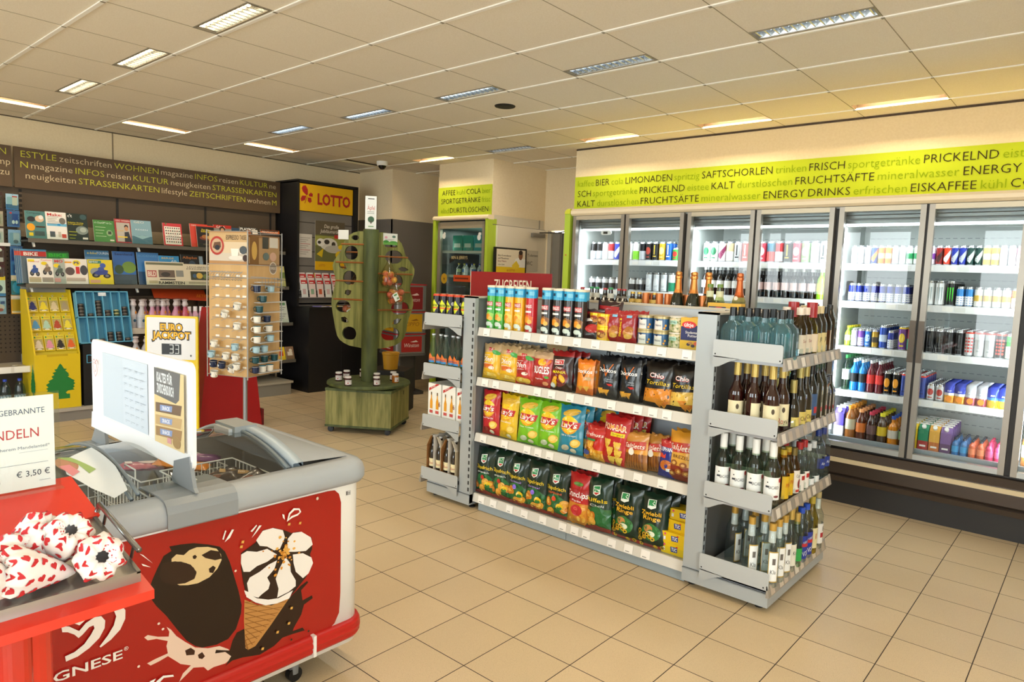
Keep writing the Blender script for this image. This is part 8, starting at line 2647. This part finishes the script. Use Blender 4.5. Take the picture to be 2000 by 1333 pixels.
for i, (y, z) in enumerate(FZ['dots']):
    if i < 3 or i == 14:
        PL.append(('e', y, z, .004, .004, '#ead6c4'))
    elif i == 7:
        PL.append(('e', y, z, .005, .006, '#d8cdb8'))
    elif i in (12, 13):
        PL.append(('e', y, z, .004, .004, '#2a140c'))
    else:
        PL.append(('p', [(y - .005, z - .003), (y + .004, z - .005), (y + .006, z + .004), (y - .003, z + .005)], '#dba850'))
PL += [('p', FZ['S%d' % i], '#f2efe8') for i in range(10)]
PL += [('p', FZ['DROP'], RED), ('p', FZ['HO'], '#ece6da'), ('p', FZ['HI'], '#ece6da'), ('t', 'LANGNESE', .573, .401, .027, '#ece6da', {'w': .29, 'thin': .02}), ('t', '®', .728, .413, .012, '#ece6da')]
PAN.art(PL, pm, .00006, rough=.22)
part(PAN, 'picture_panel', o, 'red panel with chocolate bonbon, ice cream cone and heart logo')
b = MB()
b.art([('r', 1.498, .70, .022, .018, '#c9c7c2'), ('r', 1.5, .702, .006, .014, '#4a4a4a'), ('r', 1.508, .703, .01, .003, '#7a7a78'), ('r', 1.508, .709, .01, .003, '#7a7a78')], pm, .0004)
part(b, 'type_label', o)


# wire baskets with frozen packs
def basket(x0, x1, ya, yb, z0, z1, nm):
    oo = empty('wire_basket', L_(0, 0, 0) and ((x0 + x1) / 2, (ya + yb) / 2, z0))
    tag(oo, nm, 'basket', 'white wire baskets in the freezer')
    b = MB()
    WM = m('#e4e2da', .4)
    hx, hy, h = (x1 - x0) / 2, (yb - ya) / 2, z1 - z0
    for z, rr in ((0, .002), (h * .5, .0018), (h, .0032)):
        b.tube([(-hx, -hy, z), (hx, -hy, z), (hx, hy, z), (-hx, hy, z), (-hx, -hy, z)], rr, WM, 5)
    n1, n2 = int(hx * 2 / .028), int(hy * 2 / .028)
    for i in range(1, n1):
        x = -hx + 2 * hx * i / n1
        for y in (-hy, hy): b.tube([(x, y, 0), (x, y, h)], .0016, WM, 4)
        b.tube([(x, -hy, 0), (x, hy, 0)], .0016, WM, 4)
    for i in range(1, n2):
        y = -hy + 2 * hy * i / n2
        for x in (-hx, hx): b.tube([(x, y, 0), (x, y, h)], .0016, WM, 4)
    for y in (-hy,):
        b.tube([(hx - .05, y, h), (hx - .05, y, h + .035), (hx - .15, y, h + .035), (hx - .15, y, h)], .003, WM, 5)
    part(b, 'wires', oo)
    return oo


basket(-2.52, -2.18, 1.0, 1.27, .62, .8, 'white wire basket at the far end of the freezer, full of dark ice cream packs')
basket(-2.52, -2.18, .62, .86, .62, .8, 'white wire basket behind the front bracket of the menu sign')
basket(-2.52, -2.18, .25, .58, .6, .79, 'white wire basket nearest the red almond stand')
basket(-2.9, -2.56, .95, 1.27, .6, .76, 'white wire basket at the back of the far end')
basket(-2.9, -2.56, .3, .9, .58, .74, 'white wire basket at the back, under the glass lid')
DK = [('#2a1510', '#8a5a34'), ('#33190f', '#b08a50'), ('#241410', '#6a3a24')]
r_ = random.Random(31)


def ice_pack(c, c2, loc, rot, label, ln=.15):
    b = MB()
    def fn(u, v, sg=1):
        x, y = (u - .5) * ln, (v - .5) * .06
        e = min(1, (1 - abs(2 * u - 1)) * 6)
        return (x, y, sg * (.014 * e * (1 - (2 * v - 1) ** 2) ** .5 + .0006) + .0012 * math.sin(40 * u + 20 * v))
    b.grid(lambda u, v: fn(u, v, 1), 14, 6, foil(c))
    b.grid(lambda u, v: fn(1 - u, v, -1), 14, 6, foil(c))
    b.art([('e', 0, 0, ln * .2, .014, c2), ('r', -ln * .42, -.012, ln * .12, .024, c2), ('t', 'Nuss', 0, 0, .012, '#f0e4d0', {'w': .03})], lambda x, y, off: Vector((x, y, .0165 * (1 - (2 * y / .06) ** 2) ** .5 + off)), .0006)
    return tag(b.obj('ice_cream_pack', loc=loc, rot=rot), label, 'ice cream pack', 'ice cream packs in the freezer')


for i in range(14):
    c, c2 = DK[i % 3]
    ice_pack(c, c2, (-2.43 + .065 * (i % 4), 1.06 + .05 * (i // 4) + .01 * (i % 2), .70 + .022 * (i % 3) + .018 * (i % 2) + .012 * (i // 4)), (r_.random() * .9 - .45, r_.random() * .6 - .3, .9 + r_.random() * 1.2), 'dark brown ice cream pack in the far basket, %s counting from the back corner' % ORD[i], .17)
for i, (c, c2, n) in enumerate((('#e0861e', '#e8c08a', 'orange'), ('#7a3a7a', '#c88ab8', 'purple'), ('#b8404a', '#e8d0c8', 'red'), ('#3a3aa0', '#e8d83a', 'blue and yellow'), ('#e8c01e', '#c2402e', 'yellow'), ('#c23a5a', '#f0e0e0', 'raspberry'), ('#d8d4c8', '#a03030', 'cream'), ('#a02c2c', '#e8dcc8', 'dark red'))):
    x, y, z = ((-2.62, 1.12, .78), (-2.7, 1.2, .775), (-2.72, 1.04, .77), (-2.3, .7, .68), (-2.26, .78, .7), (-2.36, .74, .66), (-2.4, .4, .64), (-2.3, .45, .65))[i]
    ice_pack(c, c2, (x, y, z), (.1, .1, .8 + .3 * i), '%s ice cream pack lying in the freezer baskets' % n, .2 if i < 3 else .15)

# menu sign across the freezer
SYP = .95
o = empty('ice_cream_menu', (-2.55, SYP, .9))
tag(o, 'white landscape ice cream menu sign standing on brackets across the freezer', 'sign')
b = MB()
WS = m('#f4f5f6', .4)
pts = []
for px_, pz in rrect(0, .168, .88, .345, .03, 5): pts.append((px_ - .005, pz))
b.prism(pts, -.012, .0, WS, 1)
b.prism([(-.46, -.012), (.36, -.012), (.43, .03), (.43, .05), (-.45, .05)], -.014, -.011, WS, 1)
part(b, 'board', o)
b = MB()
L = [('r', -.32, .055, .42, .245, '#d3dde8'), ('r', -.32, .055, .2, .245, '#cfdae5')]
rr_ = random.Random(2)
for k in range(8):
    for q in range(4):
        L.append(('r', -.1 + .048 * q, .075 + .027 * k, .02 + rr_.random() * .02, .0022, '#aebac6'))
        L.append(('r', -.1 + .048 * q, .07 + .027 * k, .012, .0016, '#b8c2cc'))
L += [('r', -.3215, .055, .0016, .245, '#c3ccd4'), ('r', -.118, .06, .001, .235, '#ccd4da'), ('r', .17, .05, .225, .25, '#e6cf9a'), ('p', [(.17, .21), (.335, .2), (.36, .215), (.37, .3), (.17, .3)], '#6f7072'),
      ('t', 'KALTES FÜR', .25, .272, .03, '#e9ecee', {'w': .12, 'thin': .05}), ('t', 'ZWISCHENDURCH', .255, .235, .03, '#e9ecee', {'w': .13, 'thin': .05})]
for k, (zz_, cbar) in enumerate(((.17, '#7a6452'), (.128, '#c8a878'), (.09, '#a8865c'))):
    L += [('p', [(.18, zz_ - .018), (.37, zz_ - .004), (.38, zz_ + .03), (.18, zz_ + .014)], cbar), ('p', [(.215, zz_ - .01), (.305, zz_ - .002), (.31, zz_ + .018), (.215, zz_ + .01)], '#8fa2cc'), ('t', 'SNACK', .262, zz_ + .004, .012, '#f0f0f6', {'w': .06, 'thin': .05, 'rot': .08})]
L += [('e', .34, .075, .03, .02, '#a88a5c'), ('r', .27, .062, .03, .018, '#dca0a4')]
hl = [(-.405, .245), (-.4, .262), (-.388, .266), (-.376, .255), (-.364, .266), (-.35, .26), (-.347, .24), (-.36, .215), (-.377, .2), (-.394, .22)]
def outline(pts, wd, c):
    out = []
    n = len(pts)
    for i in range(n):
        p, q = Vector(pts[i]), Vector(pts[(i + 1) % n])
        nv_ = Vector((-(q - p).y, (q - p).x)).normalized() * wd
        out.append(('p', [tuple(p + nv_), tuple(q + nv_), tuple(q - nv_), tuple(p - nv_)], c))
    return out
L += outline(hl, .0012, '#b84a52')
L += outline([(-.376 + (x + .376) * .55, .24 + (y - .24) * .55) for x, y in hl], .001, '#b84a52')
b.art(L, flat((0, -.0145, 0), (1, 0, 0), (0, 0, 1), (0, -1, 0)), .00008)
part(b, 'print', o)
BRK = m('#8f969b', .4, .2)
b = MB()
# front bracket: upright plate and a saddle over the rim
b.prism([(.31, .01), (.42, .045), (.432, .0), (.45, -.05), (.465, -.062), (.30, -.062), (.29, -.05), (.305, -.02)], -.018, -.006, BRK, 1)
so = [(.27, -.068), (.42, -.062), (.458, -.066), (.478, -.082), (.486, -.105), (.487, -.15)]
si = [(x - .004, z - .005) for x, z in so]
b.prism(so + si[::-1], -.11, .11, BRK, 1)
part(b, 'front_bracket', o)
b = MB()
b.prism([(-.41, .01), (-.33, .01), (-.31, -.07), (-.47, -.07)], -.012, .0, BRK, 1)
b.add([(-.47, -.05, -.07), (-.47, .05, -.07), (-.33, .05, -.07), (-.33, -.05, -.07)], [(0, 1, 2, 3)], BRK)
part(b, 'rear_bracket', o)

# ================================================================ red almond stand in the foreground
SRED = m('#d8301a', .3, 0, 0, .4)
o = empty('almond_stand', (-1.8, .1, 0))
tag(o, 'bright red roasted almond stand with steel tray in front of the freezer', 'stand')
def T(x, y, z): return (x + 1.8, y - .1, z)
b = MB()
b.prism([(p[0] + 1.8, p[1] - .1) for p in rrect(-1.83, .02, .36, .84, .05, 5)], 0, .82, SRED)
b.prism([(p[0] + 1.8, p[1] - .1) for p in rrect(-1.8, .36, .36, .06, .02, 4)], 0, .82, m('#c2260f', .25, 0, 0, .5))
part(b, 'body', o)
sl = .194
def trz(x): return .862 + (-1.569 - x) * sl
b = MB()
yA, yB = -.5, .585
for (xa, xb, ya, yb, dz0, dz1) in ((-1.53, -1.9, yA, .592, -.045, -.024),):
    b.add([T(xa, ya, trz(xa) + dz0), T(xa, yb, trz(xa) + dz0), T(xb, yb, trz(xb) + dz0), T(xb, ya, trz(xb) + dz0), T(xa, ya, trz(xa) + dz1), T(xa, yb, trz(xa) + dz1), T(xb, yb, trz(xb) + dz1), T(xb, ya, trz(xb) + dz1)],
          [(3, 2, 1, 0), (4, 5, 6, 7), (0, 1, 5, 4), (1, 2, 6, 5), (2, 3, 7, 6), (3, 0, 4, 7)], SRED)
part(b, 'tray_support', o)
b = MB()
TS_ = m('#a6a29c', .3, .85)
xa, xb = -1.572, -1.862
def slab(b, xa, xb, ya, yb, d0, d1, mt):
    b.add([T(xa, ya, trz(xa) + d0), T(xa, yb, trz(xa) + d0), T(xb, yb, trz(xb) + d0), T(xb, ya, trz(xb) + d0), T(xa, ya, trz(xa) + d1), T(xa, yb, trz(xa) + d1), T(xb, yb, trz(xb) + d1), T(xb, ya, trz(xb) + d1)],
          [(3, 2, 1, 0), (4, 5, 6, 7), (0, 1, 5, 4), (1, 2, 6, 5), (2, 3, 7, 6), (3, 0, 4, 7)], mt)
slab(b, xa, xb, yA, .58, -.024, -.004, TS_)
slab(b, xa, xa - .006, yA, .58, -.004, .0, TS_)
slab(b, xa, xb, .572, .58, -.004, .002, m('#7d7a75', .3, .8))
part(b, 'tray', o, 'brushed steel tray')
b = MB()
b.tube([T(-1.86, .586, trz(-1.86) + .002), T(-1.845, .588, trz(-1.845) + .03), T(-1.6, .588, trz(-1.6) + .032)], .0065, m('#8d8d8c', .25, .9), 8)
for x in (-1.8, -1.63):
    b.tube([T(x, .588, trz(x) + .03), T(x - .005, .583, trz(x) - .002)], .004, m('#8d8d8c', .25, .9), 6)
part(b, 'handrail', o)
b = MB()
b.add([T(-1.842, yA, .915), T(-1.842, .588, .918), T(-2.0, .572, .985), T(-2.0, yA, .985), T(-1.86, yA, .895), T(-1.86, .58, .897), T(-2.02, .565, .97), T(-2.02, yA, .97)],
      [(0, 1, 2, 3), (7, 6, 5, 4), (0, 4, 5, 1), (1, 5, 6, 2), (2, 6, 7, 3), (3, 7, 4, 0)], SRED)
b.add([T(-1.9, yA, .80), T(-1.9, .46, .80), T(-1.9, .46, .93), T(-1.9, yA, .93)], [(0, 1, 2, 3)], m('#5a0d0c', .4))
part(b, 'header_slope', o, 'sloping red header board')
# price card in a clear holder
o = empty('price_card_holder', (-1.975, .53, .978), (0, 0, PI / 2))
tag(o, 'white almond price card in a clear acrylic holder on the red stand', 'price card')
b = MB()
b.box((-.45, -.004, -.004), (.012, -.002, .24), glass('#fbfdfc', .6))
b.box((-.45, .002, -.004), (.012, .004, .24), glass('#fbfdfc', .6))
b.box((-.45, -.03, -.006), (.012, .03, -.003), glass('#fbfdfc', .6))
part(b, 'holder', o)
b = MB()
b.box((-.44, -.0015, 0), (0, .0015, .232), m('#f3f4f2', .5))
L = [('t', 'GEBRANNTE', -.067, .196, .014, '#4a5572', {'w': .095}), ('t', 'MANDELN', -.098, .142, .024, '#c2383c', {'w': .13}), ('t', 'mit höherem Mandelanteil*', -.078, .106, .0075, '#6a7286', {'w': .135}), ('r', -.075, .094, .06, .0006, '#8a90a0'), ('r', -.4, .064, .385, .0008, '#5a6276'), ('t', '€ 3,50 €', -.047, .04, .015, '#2c3648', {'w': .07}), ('t', '(150 gr Beutel)', -.16, .028, .011, '#4a5572', {'w': .09}), ('r', -.035, .018, .024, .0012, '#9aa0ac')]
b.art(L, flat((0, -.0018, 0), (1, 0, 0), (0, 0, 1), (0, -1, 0)), .0001)
part(b, 'card', o, 'white printed card')


# paper cones patterned with red hearts
def heart(cx, cy, s_, ro):
    pts = [(0, -.9), (.55, -.3), (.95, .2), (.8, .65), (.4, .75), (.05, .45), (-.35, .75), (-.8, .65), (-.95, .2), (-.55, -.3)]
    return [(cx + s_ * (x * math.cos(ro) - y * math.sin(ro)), cy + s_ * (x * math.sin(ro) + y * math.cos(ro))) for x, y in pts]


def cone_thing(seed, loc, rot, label, sticker=False):
    r_ = random.Random(seed)
    R, H = .048, .125
    ph = [r_.random() * 6 for _ in range(3)]

    def surf(a, t, off=0.0):     # a angle, t 0 tip .. 1 rim, 1..1.6 crumpled top closing
        if t <= 1:
            r, z = R * (.12 + .88 * t ** .8), H * t
        else:
            q = (t - 1) / .6
            r, z = R * (1 - .75 * q ** 1.5), H + .03 * math.sin(q * PI * .75)
        wob = 1 + .07 * math.sin(7 * a + ph[0]) * min(1, t) ** 2 + .05 * math.sin(11 * a + ph[1] + 4 * t) * min(1, t) ** 3
        r = r * wob + off
        return Vector((r * math.cos(a), r * math.sin(a), z - H * .6 + .004 * math.sin(9 * a + ph[2]) * (t > .9)))
    b = MB()
    PAP = m('#efe9e6', .7)
    b.grid(lambda u, v: surf(2 * PI * u, 1.6 * v), 36, 14, PAP)
    L = []
    for i in range(7):
        for k in range(4 if i < 6 else 2):
            a = 2 * PI * (k + .5 * (i % 2)) / 4 * 1.0 + r_.random() * .3
            t = .3 + i * .2 + r_.random() * .05
            L.append((a, t, r_.random() * 6))
    for a, t, ro in L:
        for da in ((0, PI / 4) if t > .5 else (0,)):
            aa = a + da * (1 if t > .5 else 0)
            if sticker and abs(((aa + PI / 2 + PI) % (2 * PI)) - PI) < .7 and t < 1: continue
            s_ = .0085
            rr = max(.012, surf(aa, t).xy.length)
            b.art([('p', heart(0, 0, s_, ro), '#c2242a')], lambda x, y, off, aa=aa, t=t, rr=rr: surf(aa + x / rr, t + y / .11, .0012 + off), .0003, split=.006, rough=.7)
    if sticker:
        b.art([('r', -.016, -.02, .032, .045, '#f4f3f0')] + [('r', -.013, -.015 + .006 * k, .026, .001, '#8a8a8a') for k in range(6)], lambda x, y, off: surf(-PI / 2 + x / .035, .62 + y / .11, .002 + off), .0004, split=.008, rough=.6)
    return tag(b.obj('almond_cone', loc=loc, rot=rot), label, 'paper cone', 'heart patterned almond cones')


cone_thing(1, (-1.60, .492, .912), (.2, 1.25, .2), 'heart-patterned paper cone facing outward at the right end of the tray')
cone_thing(2, (-1.665, .452, .925), (-.5, -.6, -2.2), 'heart-patterned paper cone with pleated white side, second from the tray end')
cone_thing(3, (-1.595, .395, .912), (.9, .95, -.3), 'heart-patterned paper cone in the front of the tray, third from its right end')
cone_thing(4, (-1.70, .39, .935), (-.9, -.5, -1.2), 'heart-patterned paper cone with a white paper sticker at the back of the tray', True)
cone_thing(5, (-1.59, .325, .912), (1.1, .4, .3), 'heart-patterned paper cone cut by the edge at the front of the tray')
cone_thing(6, (-1.68, .33, .925), (.2, 1.3, 1.0), 'heart-patterned paper cone lying at the back left of the tray')
